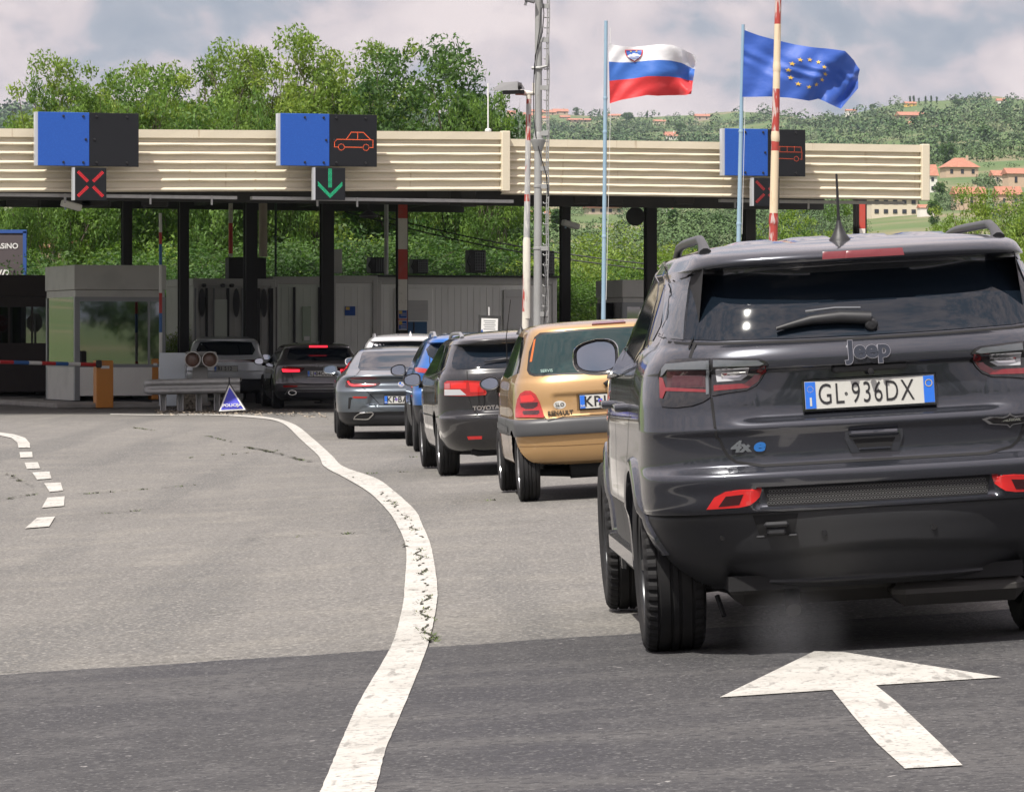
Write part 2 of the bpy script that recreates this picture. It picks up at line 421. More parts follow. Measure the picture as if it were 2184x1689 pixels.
# ------------------------------------------------------------------ canopy frame of reference
YA, YB, YC = 73.4, 76.8, 79.4
FA = P(0, 410, YA); FB = P(1075, 407, YB); FC = P(1970, 427, YC)
def YF(u): return float(np.interp(u, [0, 1075, 1970], [YA, YB, YC])) - .5
cs = Vector((FB.x - FA.x, FB.y - FA.y, 0)).normalized(); cb = Vector((-cs.y, cs.x, 0)); ANG = math.atan2(cs.y, cs.x)
Z3 = Vector((0, 0, 1))
def K(s, b, z): return Vector((FA.x, FA.y, 0)) + cs * s + cb * b + Z3 * z
MC = Matrix.Translation((FA.x, FA.y, 0)) @ Matrix.Rotation(ANG, 4, 'Z')
m_cream = mat('cream_cladding', (0.61, 0.55, 0.425), 0.42, var=[(3.0, .6, (0.32, .22, .12), .66, .74, (3.5, 3.5, .22)), (40, .12, (.4, .33, .22), .55, .7)], spec=.5)
m_blk = mat('dark_steel', (0.012, 0.011, 0.012), .6, var=[(3, .5, (.025, .018, .015), .5, .7, (1, 1, .3))])
m_dkgrey = mat('dark_ceiling', (0.03, 0.03, 0.03), .8, var=[(1.5, .5, (.05, .045, .04), .5, .7)])
m_galv = mat('galvanised_steel', (0.36, 0.36, 0.355), .5, metal=.35, var=[(9, .5, (.25, .25, .25), .5, .65), (2, .4, (.45, .45, .44), .5, .7)])
can = root('toll_canopy', (FA.x, FA.y, 0), 'long cream corrugated canopy roof spanning the border lanes on dark columns', 'canopy')
def fascia(p0, p1, b0, b1, t0, t1, endcap0, endcap1):
    """louvred cladding between two base points"""
    x = Vector((p1.x - p0.x, p1.y - p0.y, 0)); L = x.length; x.normalize(); n = Vector((x.y, -x.x, 0))
    prof = [(-.05, 1.0), (.07, 1.0), (.07, .868), (.0, .862)]
    zz = [.758, .612, .464, .322, .182, .028]
    prev = .862
    for q in zz:
        prof += [(.006, q + .045), (.066, q + .012), (.074, q + .004), (.072, q - .008), (.002, q - .022)]
    prof += [(.0, 0.0), (-.05, 0.0)]
    N = 40; mb = MB(); m = len(prof)
    for i in range(N + 1):
        t = i / N; p = p0.lerp(p1, t); zb = b0 + (b1 - b0) * t; zt = t0 + (t1 - t0) * t
        for k, (d, h) in enumerate(prof):
            wob = .0022 * math.sin(i * 1.7 + k * 2.1)
            q = p + n * (d + (wob if .02 < h < .95 else 0)); mb.v.append((q.x, q.y, zb + (zt - zb) * h))
    for i in range(N):
        for k in range(m - 1): mb.f.append((i * m + k, (i + 1) * m + k, (i + 1) * m + k + 1, i * m + k + 1)[::-1]); mb.m.append(0)
    o = obj('fascia', mb, m_cream, can, world=True)
    M = Matrix.Translation((p0.x, p0.y, 0)) @ Matrix.Rotation(math.atan2(x.y, x.x), 4, 'Z')
    for e, on in ((0, endcap0), (1, endcap1)):
        if on:
            c = MB(); zb = b0 if e == 0 else b1; zt = t0 if e == 0 else t1
            c.box((L if e else 0, -.05, (zb + zt) / 2), (.17, .16, zt - zb + .03), 0, M, .012)
            o = obj('corner_post', c, m_cream, can, world=True)
zTA = CAMZ + (V0 - 275) * YA / FPX; zTB = CAMZ + (V0 - 282) * YB / FPX
sA = -3.0
FL = K(sA, 0, 0); slope = (zTB - zTA) / (FB.xy - FA.xy).length
fascia(FL, FB, FA.z + (FA.z - FB.z) / (FB.xy - FA.xy).length * -sA * -1 * -1, FB.z, zTA + slope * sA, zTB, False, True)
zTC = CAMZ + (V0 - 310) * YC / FPX; zTB2 = CAMZ + (V0 - 297) * (YB + .15) / FPX; zBB2 = CAMZ + (V0 - 415) * (YB + .15) / FPX
FB2 = P(1068, 415, YB + .12)
fascia(FB2, FC, zBB2, FC.z, zTB2, zTC, False, True)
# roof deck, beams
LS = (FC - FA).xy.length; S1 = LS
d = MB(); d.box(((S1 + sA) / 2, 14.0, 5.20), (S1 - sA - .1, 27.2, .08), 0, MC)
obj('roof_deck', d, mat('bounce_white', (.8, .8, .78), .7), can, world=True)  # underside made white to bounce light onto the shaded cabins
for s0, s1, zb in ((sA, 4.6, FA.z), (4.9, 10.2, FA.z - .0), (14.6, S1 - .2, FC.z)):
    ct = MB(); ct.box(((s0 + s1) / 2, .13, zb - .045), (s1 - s0, .16, .06), 0, MC)
    for s in (-.4, 1.25, 2.9, 4.1, 6.2, 7.0, 14.9, 15.7, 16.5):
        if s0 < s < s1: ct.box((s, .06, zb - .10), (.035, .03, .18), 0, MC)
    obj('cable_tray', ct, m_galv, can, world=True)
bm_ = MB()
bm_.box(((S1 + sA) / 2, 4.2, 4.68), (S1 - sA - .3, .22, .96), 0, MC); bm_.box(((S1 + sA) / 2, 9, 4.86), (S1 - sA - .3, .22, .6), 0, MC)
bm_.box(((S1 + sA) / 2, 6.8, 4.42), (S1 - sA - .6, .25, .12), 0, MC)
for b in (14, 20, 27.4): bm_.box(((S1 + sA) / 2, b, 5.02), (S1 - sA - .3, .2, .28), 0, MC)
for s in np.arange(0, S1, 2.8): bm_.box((s, 14.0, 5.06), (.16, 26, .2), 0, MC)
obj('roof_beam', bm_, m_dkgrey, can, world=True)
# ragged boxes (cable boxes, lamps) hanging under the front beam
for i, (u, w, v1) in enumerate(((50, 70, 440), (170, 55, 442), (205, 60, 441), (330, 55, 441), (590, 40, 433), (1000, 34, 441), (935, 50, 436), (1240, 34, 435), (1300, 60, 437), (1460, 40, 436))):
    p = P(u, v1, 80); c = MB(); c.box((p.x, p.y, p.z + .22), (w / FPX * 80, .4, .44), 0, None, .02)
    obj('cable_box', c, m_dkgrey, can, world=True)

def col(u, v0, w, Y, name='column', m=m_blk):
    p = P(u, v0, Y); c = MB(); gz = float(g(p.x, Y)); ww = w / FPX * Y
    M = Matrix.Translation((p.x, Y, 0)) @ Matrix.Rotation(ANG, 4, 'Z')
    # H section: two flanges and a web
    for sgn in (-1, 1): c.box((0, sgn * ww * .44, (5.16 + gz) / 2), (ww, ww * .12, 5.16 - gz), 0, M)
    c.box((0, 0, (5.16 + gz) / 2), (ww * .8, ww * .76, 5.16 - gz), 0, M)
    c.box((0, 0, gz + .02), (ww * 1.7, ww * 1.7, .04), 0, M); c.box((0, 0, 4.86), (ww * 2.2, ww * 1.5, .12), 0, M)
    return obj(name, c, m, can, world=True)
for u, w, Y in ((270, 20, 92), (391, 20, 92), (534, 25, 91.5), (697, 25, 90), (1205, 19, 90), (1387, 22, 86), (1597, 23, 84), (1834, 22, 84)): col(u, 430, w, Y)
col(857, 430, 21, 90)

# red and white striped boards on two of the columns
m_red = mat('faded_red_paint', (0.52, 0.07, 0.05), .6, var=[(6, .5, (.42, .12, .09), .5, .65)])
m_cw = mat('faded_white_paint', (0.80, 0.77, 0.70), .65, var=[(6, .4, (.42, .38, .32), .55, .7), (20, .5, (.25, .2, .15), .66, .74)])
def striped(u, Y, w, vs, mats_, label, ww=None):
    p = P(u, vs[0], Y); M = Matrix.Translation((p.x, Y, 0)) @ Matrix.Rotation(ANG, 4, 'Z'); wm = w / FPX * Y
    b = MB()
    for i in range(len(vs) - 1):
        z0 = P(u, vs[i + 1], Y).z; z1 = P(u, vs[i], Y).z
        b.box((0, 0, (z0 + z1) / 2), (wm, .03, z1 - z0), mats_[i], M)
    o = obj('striped_board', b, [m_red, m_cw], origin='base'); return tag(o, label, 'warning board', 'red and white boards on canopy columns')
striped(859, 89.75, 20, [418, 466, 532, 596, 662, 700], [0, 1, 0, 1, 0], 'tall red and white striped board on the column beside the container cabins')
striped(1839, 83.8, 13, [434, 488, 530], [0, 1], 'short red and white board on the rightmost canopy column')
m_blueS = mat('sign_blue', (0.018, 0.080, 0.36), .5, spec=.3, var=[(40, .25, (.03, .13, .48), .5, .6)])
m_yel = mat('sign_yellow', (0.65, 0.46, 0.10), .6)
m_wh = mat('white_plastic', (0.68, 0.68, 0.66), .5, var=[(4, .3, (.5, .5, .47), .5, .7)])
m_ink = mat('black_ink', (0.015, 0.015, 0.017), .5)
def poster(u0, v0, u1, v1, Y, lines, label, yellow=True):
    a = P(u0, v1, Y); b = P(u1, v0, Y); w = (b.x - a.x); h = b.z - a.z
    M = frame_M((a.x + w / 2, Y, a.z + h / 2), cs); c = MB()
    c.box((0, 0, 0), (w, h, .008), 0, M); c.box((0, 0, .005), (w * .92, h * .86, .004), 1, M)
    if yellow: c.box((-w * .26, h * .22, .009), (w * .36, h * .36, .004), 2, M)
    for k in range(lines): c.box((w * .05, h * (.1 - .22 * k), .009), (w * .62, h * .06, .003), 0, M)
    o = obj('poster', c, [m_wh, m_blueS, m_yel]); return tag(o, label, 'poster')
poster(849.5, 661, 868.5, 680, 89.70, 2, 'small blue and yellow notice, upper of two on the striped column')
poster(849.5, 683, 868.5, 704, 89.70, 3, 'small blue and yellow notice, lower of two on the striped column')

# ------------------------------------------------------------------ lane signs on the fascia
m_pdark = mat('sign_dark', (0.009, 0.010, 0.013), .6, var=[(60, .3, (.015, .016, .018), .5, .6)], spec=.25)
m_rim = mat('sign_edge', (0.50, 0.52, 0.55), .4, metal=.3)
m_ledr = mat('led_red', (0.5, .02, .02), .5, emis=((1.0, .03, .05), .5))
m_ledr2 = mat('led_red_dim', (0.25, .02, .02), .5, emis=((1.0, .04, .05), .16))
m_ledo = mat('led_orange', (0.5, .1, .02), .5, emis=((1.0, .12, .045), .6))
m_ledo2 = mat('led_orange_dim', (0.4, .06, .02), .5, emis=((1.0, .12, .045), .22))
m_ledg = mat('led_green', (0.02, .4, .2), .5, emis=((.02, .85, .36), .34))
def dots(mb, M, pts, r, mi):
    for x, y in pts:
        mb.add([(x - r, y, 0), (x, y - r, 0), (x + r, y, 0), (x, y + r, 0)], [(0, 1, 2, 3)], mi, M)
def polydots(pts, step, closed=False):
    out = []; n = len(pts)
    for i in range(n if closed else n - 1):
        a, b = Vector(pts[i]), Vector(pts[(i + 1) % n]); L = (b - a).length; k = max(1, int(L / step))
        out += [tuple(a.lerp(b, j / k)) for j in range(k)]
    return out
def lane_sign(u0, v0, u1, v1, us, Y, label, icon, led):
    a = P(u0, v1, Y); b = P(u1, v0, Y); cx = (a.x + b.x) / 2; w = (u1 - u0) / FPX * Y / math.cos(ANG) * 1.0; h = b.z - a.z; cz = (a.z + b.z) / 2
    M = frame_M((cx, Y, cz), cs); M = M @ Matrix.Rotation(R(-2), 4, 'Y')
    t = root('lane_sign', (cx, Y, a.z), label, 'lane sign', 'blue and black lane signs on the canopy')
    f = (us - u0) / (u1 - u0); xs = -w / 2 + f * w
    c = MB(); c.box(((-w / 2 + xs) / 2, 0, 0), (xs + w / 2 - .004, h, .06), 0, M, .006); c.box((0, 0, -.09), (w * .98, h * .98, .11), 1, M)
    obj('blue_panel', c, [m_blueS, m_rim], t, world=True)
    c = MB(); c.box(((w / 2 + xs) / 2, 0, 0), (w / 2 - xs - .004, h, .06), 0, M, .006); obj('display_panel', c, m_pdark, t, world=True)
    c = MB(); c.box((-w / 2 - .025, 0, -.07), (.05, h, .15), 0, M); obj('side_trim', c, m_rim, t, world=True)
    c = MB()
    for px, py in ((-.25, .43), (-.06 + f - .5, .43), (-.25, -.43), (-.06 + f - .5, -.43), (f - .5 - .035, .0), (f - .5 + .05, .0), (f - .5 + .07, .43), (.38, .43), (f - .5 + .07, -.43), (.38, -.43)):
        c.lathe([(.0, .05), (.018, .05), (.026, .03)], 8, 0, M @ Matrix.Translation((px * w, py * h, 0)))
    obj('fixing', c, m_ink, t, world=True)
    if icon:
        c = MB(); Mi = M @ Matrix.Translation(((w / 2 + xs) / 2, 0, .034)); wp = w / 2 - xs
        if icon == 'car':
            k = wp / 335.; q = lambda x, y: ((x - 748) * k, (297 - y) * k)
            pts = polydots([q(*z) for z in ((615, 343), (615, 310), (632, 291), (697, 291), (733, 241), (818, 241), (870, 290), (886, 293), (886, 343), (860, 343))], .018)
            pts += polydots([q(640, 343), q(615, 343)], .018) + polydots([q(685, 343), q(815, 343)], .018) + polydots([q(697, 291), q(870, 291)], .018) + polydots([q(778, 241), q(778, 291)], .018)
            for cx_ in (663, 837): pts += polydots([q(cx_ + 21 * math.cos(t_), 343 + 21 * math.sin(t_)) for t_ in np.linspace(0, 2 * math.pi, 14)], .018)
        else:
            k = wp / 272.; q = lambda x, y: ((x - 582) * k, (1032 - y) * k)
            pts = polydots([q(*z) for z in ((480, 1070), (480, 990), (684, 992), (691, 1030), (690, 1075), (668, 1072))], .022) + polydots([q(530, 1070), q(634, 1072)], .022) + polydots([q(480, 1026), q(690, 1026)], .022)
            for x_ in (530, 584, 636): pts += polydots([q(x_, 990), q(x_, 1026)], .022)
            for cx_ in (508, 651): pts += polydots([q(cx_ + 16 * math.cos(t_), 1071 + 16 * math.sin(t_)) for t_ in np.linspace(0, 2 * math.pi, 12)], .022)
        dots(c, Mi, pts, .0085, 0)
        obj('vehicle_symbol', c, led, t, world=True)
    return t
lane_sign(86, 241, 291, 355, 190, YF(190), 'blue and black sign above the lane closed by a bright red cross', None, None)
lane_sign(601, 244, 801, 355, 702, YF(700), 'blue and black sign with an orange car symbol above the green arrow', 'car', m_ledo)
lane_sign(1545, 276, 1718, 376, 1637, YF(1630), 'blue and black sign with an orange van symbol behind the striped pole', 'van', m_ledo2)
def arrow_sign(u0, v0, u1, v1, Y, label, kind, led):
    a = P(u0, v1, Y); b = P(u1, v0, Y); cx = (a.x + b.x) / 2; w = (b.x - a.x) / math.cos(ANG); h = b.z - a.z
    M = frame_M((cx, Y, (a.z + b.z) / 2), cs)
    t = root('lane_signal', (cx, Y, a.z), label, 'lane signal', 'square lane signals under the lane signs')
    c = MB(); c.box((.02, 0, 0), (w - .04, h, .06), 0, M, .006); c.box((-w / 2 + .02, 0, -.03), (.04, h, .12), 1, M); c.box((0, 0, -.1), (w * .8, h * .7, .14), 0, M)
    obj('display_panel', c, [m_pdark, m_rim], t, world=True)
    pts = []
    if kind == 'x':
        for sx in (-1, 1):
            for sy in (-1, 1):
                for i in range(11):
                    for j in range(4): 
                        r_ = .08 + .245 * i / 10; o_ = (j - 1.5) * .022
                        pts.append(((sx * (r_ + o_ * .7) + .02) * w * 1.12, sy * (r_ - o_ * .7) * w * 1.12 * (h / w)))
    else:
        for i in range(16):
            for j in range(4): pts.append((.02 * w + (j - 1.5) * .031 * w, h * (.45 - .55 * i / 15)))
        for sx in (-1, 1):
            for i in range(15):
                for j in range(4): pts.append((.02 * w + sx * .37 * w * i / 14 * 1.0, h * (-.43 + .37 * i / 14 + .035 * j)))
    c = MB(); dots(c, M @ Matrix.Translation((0, 0, .034)), pts, .0078, 0); obj('lit_symbol', c, led, t, world=True)
    c = MB(); c.box((.1 * w, 0, -.3), (.05, h * .5, .5), 0, M); obj('bracket', c, m_galv, t, world=True)
arrow_sign(156, 358, 225, 428, YF(190) - .05, 'square panel with a bright red LED cross at the end of the canopy', 'x', m_ledr)
arrow_sign(668, 358, 735, 427, YF(700) - .05, 'square panel with a green LED arrow pointing down', 'arrow', m_ledg)
arrow_sign(1602, 380, 1662, 440, YF(1630) - .05, 'square panel with a faint red LED cross half behind the striped pole', 'x', m_ledr2)
# ------------------------------------------------------------------ vegetation
m_bark = mat('bark', (0.07, 0.055, 0.042), .9, var=[(8, .5, (.12, .10, .08), .5, .7, (1, 1, .3))], bump=(20, .5, .02))
def leafmat(name, c1, c2, c3):
    m = mat(name, c1, .6, var=[(.55, .9, c2, .45, .60), (1.7, .7, c3, .50, .66)], isl=.35, spec=.35)
    nt = m.node_tree; b = nt.nodes['Principled BSDF']; out = nt.nodes['Material Output']
    tr = nt.nodes.new('ShaderNodeBsdfTranslucent'); mixs = nt.nodes.new('ShaderNodeMixShader'); mixs.inputs[0].default_value = .36
    src = b.inputs['Base Color'].links[0].from_socket
    hs = nt.nodes.new('ShaderNodeHueSaturation'); hs.inputs['Value'].default_value = 1.5; hs.inputs['Saturation'].default_value = 1.1
    nt.links.new(src, hs.inputs['Color']); nt.links.new(hs.outputs[0], tr.inputs[0])
    nt.links.new(b.outputs[0], mixs.inputs[1]); nt.links.new(tr.outputs[0], mixs.inputs[2]); nt.links.new(mixs.outputs[0], out.inputs[0])
    return m
lf_mid = leafmat('robinia_leaves', (0.080, 0.155, 0.028), (0.14, 0.23, 0.036), (0.038, 0.085, 0.020))
lf_lite = leafmat('light_leaves', (0.135, 0.215, 0.036), (0.22, 0.29, 0.050), (0.060, 0.115, 0.024))
lf_dark = leafmat('deep_leaves', (0.045, 0.100, 0.024), (0.085, 0.155, 0.030), (0.022, 0.055, 0.016))
lf_olive = leafmat('olive_leaves', (0.105, 0.13, 0.060), (0.15, 0.17, .08), (0.07, 0.095, 0.045))
def quads(name, C, Dx, Dy, m):
    """leaf cards from centre + two half axes arrays"""
    n = len(C); v = np.empty((n, 4, 3)); v[:, 0] = C - Dx; v[:, 1] = C - Dy * .9 + Dx * .1; v[:, 2] = C + Dx; v[:, 3] = C + Dy * .9 + Dx * .1
    me = bpy.data.meshes.new(name); me.vertices.add(n * 4); me.vertices.foreach_set('co', v.ravel())
    me.loops.add(n * 4); me.loops.foreach_set('vertex_index', np.arange(n * 4, dtype=np.int32))
    me.polygons.add(n); me.polygons.foreach_set('loop_start', np.arange(0, n * 4, 4, dtype=np.int32))
    me.update(calc_edges=True); me.validate(); me.materials.append(m); return me
def rand_axes(r_, n, size, droop=.35, elong=.45):
    a = r_.normal(size=(n, 3)); a[:, 2] -= droop; a /= np.linalg.norm(a, axis=1)[:, None]
    b = r_.normal(size=(n, 3)); b -= (b * a).sum(1)[:, None] * a; b /= np.linalg.norm(b, axis=1)[:, None]
    s = size * r_.uniform(.6, 1.25, n)[:, None]
    return a * s, b * s * elong
TOPZ = [0]
def tree_mesh(seed, H, W, trunk, nleaf, leaf, m, clumps=70, low=.25, shape='round', crad=.13):
    """returns (trunk mesh, crown mesh): forked limbs, leaf sprays round the limb ends"""
    r_ = np.random.default_rng(seed); tb = MB(); ends = []
    def limb(p, d, L, rad, depth):
        pts = [p]; q = Vector(p)
        for i in range(4):
            d = (d + Vector(r_.normal(size=3) * .16) + Vector((0, 0, .05))).normalized(); q = q + d * L / 4; pts.append(q.copy())
        tb.tube(pts, [rad * (1 - .13 * i) for i in range(5)], 6, 0, False)
        ends.append((pts[-1], depth)); ends.append((pts[2], depth))
        if depth < 3:
            for k in range(3 if depth < 2 else 2):
                a = r_.uniform(0, 6.28); sp = .55 + .25 * r_.random()
                side = Vector((math.cos(a), math.sin(a), 0)); dd = (d * (1 - sp * .4) + side * sp + Vector((0, 0, .2))).normalized()
                limb(pts[-1 if k else 3], dd, L * r_.uniform(.6, .85), rad * .55, depth + 1)
    for k in range(trunk):
        a = r_.uniform(0, 6.28); limb(Vector((math.cos(a) * .25 * (trunk > 1), math.sin(a) * .25 * (trunk > 1), -.1)), Vector((math.cos(a) * .18, math.sin(a) * .18, 1)).normalized(), H * .36, .022 * H / (trunk ** .5), 0)
    # fit limbs into the wanted envelope
    E = np.array([e[0] for e in ends]); mxr = np.abs(E[:, :2]).max(); mxz = E[:, 2].max()
    sx, sz = (W * .46) / mxr, (H * .93) / mxz
    tb.v = [(x * sx, y * sx, z * sz) for x, y, z in tb.v]; E = E * np.array([sx, sx, sz])
    E = E[E[:, 2] > H * low]
    C = []
    nq = int(clumps * .36); pick = E[r_.integers(0, len(E), nq)] + r_.normal(size=(nq, 3)) * W * .06
    u_ = r_.normal(size=(clumps - nq, 3)); u_ /= ((np.abs(u_) ** 2.8).sum(1) ** (1 / 2.8))[:, None]; u_ *= (r_.uniform(.35, 1, len(u_)) ** .6)[:, None]
    zc = H * (low + 1) / 2; hz = H * (1 - low) / 2
    u2 = u_ * np.array([W * .46, W * .46, hz * .95]); 
    if shape == 'column': u2[:, :2] *= (1 - .45 * (u_[:, 2:3] * .5 + .5))
    u2[:, 2] += zc
    K_ = np.vstack([pick, u2]); rad = W * crad * r_.uniform(.55, 1.35, len(K_)); wgt = rad ** 2; wgt /= wgt.sum()
    cid = r_.choice(len(K_), nleaf, p=wgt); off = r_.normal(size=(nleaf, 3)); off /= np.linalg.norm(off, axis=1)[:, None]; off *= (r_.uniform(0, 1, nleaf) ** .45)[:, None]
    off[:, 2] *= .72
    C = K_[cid] + off * rad[cid][:, None]
    # sprays: strings of leaves that droop from each point
    Dx, Dy = rand_axes(r_, nleaf, leaf)
    tm_ = make_mesh('trunk', tb.v, tb.f, [m_bark], smooth=True)
    TOPZ[0] = float(np.percentile(C[:, 2], 99.95))
    return tm_, quads('crown', C, Dx, Dy, m)
TREES = {}
def plant(kind, u, v, Y, label, cat='tree', group=None, sc_=1.0, rz=None, wide=1.0, name='broadleaf_tree', x=None):
    """kind -> prototype; top of the crown appears at pixel (u, v) at distance Y"""
    tmh, cm, H = TREES[kind]
    X = (u - U0) / FPX * Y if x is None else x; gz = float(terrain(X, Y)); top = CAMZ + (V0 - v) / FPX * Y
    s = (top - gz) / H
    t = root(name, (X, Y, gz), label, cat, group, rz=random.uniform(0, 6.28) if rz is None else rz)
    t.scale = (s * wide, s * wide, s)
    for n_, me in (('trunk', tmh), ('crown', cm)):
        o = bpy.data.objects.new(n_, me); link(o, t)
    return t
def proto(k, *a, **kw): t_, c_ = tree_mesh(*a, **kw); TREES[k] = (t_, c_, TOPZ[0])
proto('airy', 3, 10, 8, 2, 18000, .085, lf_lite, clumps=100, low=.30, crad=.072)
proto('airy2', 5, 10, 7, 3, 19000, .085, lf_mid, clumps=100, low=.22, crad=.078)
proto('dense', 8, 10, 6.2, 2, 26000, .095, lf_dark, clumps=110, low=.08, crad=.11)
proto('dense2', 18, 10, 7.5, 3, 24000, .10, lf_mid, clumps=110, low=.06, crad=.11)
proto('bush', 21, 4, 5.0, 4, 24000, .048, lf_mid, clumps=90, low=.0, crad=.13)
proto('bushl', 22, 4, 4.6, 4, 24000, .048, lf_lite, clumps=90, low=.0, crad=.13)
proto('bushd', 24, 4, 4.8, 4, 24000, .050, lf_dark, clumps=90, low=.0, crad=.13)
proto('cyp', 25, 10, 2.0, 1, 5000, .20, lf_dark, clumps=70, low=.02, shape='column', crad=.22)
proto('fartree', 26, 8, 7, 1, 1500, .5, lf_dark, clumps=40, low=.12, crad=.18)
proto('farolive', 28, 6, 6, 1, 1200, .42, lf_olive, clumps=36, low=.12, crad=.18)
GL = 'trees behind the toll canopy'
for k, u, v, Y, w, lab in (
    ('dense2', 50, 252, 112, .5, 'small tree with a low crown at the picture edge behind the canopy end'),
    ('airy2', 140, 165, 116, .56, 'slim green tree just above the blue half of the first lane sign'),
    ('airy', 196, 112, 118, .72, 'tall thin-topped tree over the dark half of the first lane sign'),
    ('airy2', 275, 150, 116, .8, 'feathery tree right of the first lane sign'),
    ('airy2', 345, 128, 120, .75, 'tree with a pointed tuft between the two left lane signs, nearer the first'),
    ('dense2', 400, 150, 114, .75, 'bushy mid green tree midway between the two left lane signs'),
    ('airy', 460, 112, 120, .8, 'yellow green tree left of the tallest crown'),
    ('dense2', 520, 160, 113, .55, 'low bushy tree beside the blue half of the car symbol sign'),
    ('airy', 598, 84, 118, .78, 'tall yellow green tree over the blue half of the car symbol sign'),
    ('airy', 725, 62, 121, .85, 'tallest yellow green tree with dark forked limbs above the car symbol sign'),
    ('dense', 905, 70, 118, .92, 'big dense dark green tree right of the car symbol sign'),
    ('dense2', 1000, 175, 115, .50, 'lower tree against the right flank of the big dense tree'),
    ('airy2', 1060, 188, 113, .50, 'small light tree crown under the floodlight arm')):
    plant(k, u, v, Y, lab, group=GL, wide=w)
# second rank: fills what shows between the canopy columns
lab2 = ['behind the casino billboard', 'over the roof of the dark booth', 'behind the gap between the two left booths', 'over the glazed booth', 'beside the raised red and blue boom',
        'behind the second column', 'behind the white and red post on the cabin roof', 'right of the concrete pole', 'behind the grey cabins', 'left of the striped column', 'right of the striped column', 'behind the roof air conditioners', 'under the canopy step']
for i, (u, v, Y) in enumerate(((20, 440, 124), (95, 425, 128), (185, 400, 126), (290, 380, 128), (365, 390, 126), (450, 385, 124), (545, 390, 127), (615, 385, 124), (680, 390, 128), (770, 385, 124), (860, 395, 127), (950, 400, 124), (1040, 410, 126))):
    plant(('dense', 'dense2', 'dense')[i % 3], u, v, Y, 'green tree ' + lab2[i], group='trees seen under the canopy', wide=1.35)
lab3 = ['at the left picture edge below the billboard', 'between the dark booth and the glazed booth', 'just left of the second column', 'between the first cabins and the second column', 'behind the first grey cabin', 'above the ribbed cabin doors', 'behind the utility box on the roof', 'behind the first roof air conditioner', 'between the roof air conditioners', 'behind the largest roof air conditioner', 'at the right end of the long cabin']
for i, (u, v, Y) in enumerate(((25, 560, 108), (125, 520, 110), (235, 540, 106), (375, 530, 112), (470, 520, 108), (585, 530, 112), (680, 510, 108), (790, 510, 111), (890, 500, 108), (985, 505, 112), (1085, 530, 107))):
    plant(('bushd', 'bush', 'bushd', 'bushl')[i % 4], u, v, Y, 'leafy bush ' + lab3[i], cat='bush', group='bushes behind the cabins', wide=1.5, name='shrub')
lab4 = ['right of the long cabin', 'left of the pale blue flagpole', 'right of the pale blue flagpole', 'left of the small grey booth', 'above the small grey booth', 'over the dark car roof rail', 'between the second flagpole and the striped pole']
for i, (k, u, v, Y) in enumerate((('bushd', 1165, 565, 104), ('bushl', 1245, 505, 106), ('bushl', 1325, 478, 108), ('bush', 1290, 560, 103), ('bush', 1400, 545, 106), ('bushd', 1480, 560, 105), ('bushd', 1555, 555, 112))):
    plant(k, u, v, Y, 'sunlit roadside bush ' + lab4[i], cat='bush', group='bushes right of the cabins', wide=1.25, name='shrub')
for i, (k, u, v, Y, w, lab) in enumerate((('airy2', 1745, 425, 112, .75, 'leafy tree under the canopy right of the striped pole'), ('bushl', 1690, 455, 110, .9, 'light bush right of the tall striped pole'), ('bush', 1800, 500, 112, .6, 'bush left of the short striped board column'),
      ('airy', 2125, 392, 105, .85, 'loose light green tree at the right picture edge above the dark car'), ('bushl', 2080, 455, 103, .9, 'light bush at the foot of the loose right tree'), ('bushl', 2190, 470, 102, 1.0, 'bush cut by the right picture edge'), ('airy', 2240, 420, 106, .8, 'tree just outside the right picture edge'))):
    plant(k, u, v, Y, lab, cat='bush' if 'bush' in k else 'tree', wide=w, name='shrub' if 'bush' in k else 'broadleaf_tree')
# dry weeds and clipped bush at the foot of the second column
plant('bushl', 400, 690, 93, 'low clipped bush left of the silver car', cat='bush', wide=.9, name='shrub')

# unseen woods added behind the camera to reflect in paint, glass and mirrors
cv = np.empty(len(TREES['dense2'][1].vertices) * 3); TREES['dense2'][1].vertices.foreach_get('co', cv); cv = cv.reshape(-1, 4, 3)[::4]; parts_ = []
for i in range(22):
    c0 = cv.mean(1, keepdims=True); q_ = c0 + (cv - c0) * 2.0; a_ = i * 1.3; rot = np.array([[math.cos(a_), -math.sin(a_), 0], [math.sin(a_), math.cos(a_), 0], [0, 0, 1]])
    q_ = (q_ @ rot.T) * (.8 + .5 * ((i * 7) % 5) / 4); th = R(-62 + 124 * i / 21); rr_ = 62 + 9 * ((i * 3) % 4); q_ = q_ + np.array([math.sin(th) * rr_, -math.cos(th) * rr_, -.3]); parts_.append(q_)
Q_ = np.concatenate(parts_); me = quads('reflection_woods', Q_.mean(1), (Q_[:, 2] - Q_[:, 0]) / 2, (Q_[:, 3] - Q_[:, 1]) / 2, lf_dark)
o = bpy.data.objects.new('reflection_woods', me); link(o); tag(o, kind='stuff')

# ---- hillside woods and olive groves: far-off, one mass
def ground_at(u, v):
    """farthest-facing point of the hillside seen at a pixel"""
    lo, hi = 150., float(np.interp(u, RGX, RGY))
    for _ in range(34):
        m_ = math.sqrt(lo * hi); X = (u - U0) / FPX * m_
        if V0 - FPX * (float(terrain(X, m_)) - CAMZ) / m_ > v: lo = m_
        else: hi = m_
    return (u - U0) / FPX * lo, lo
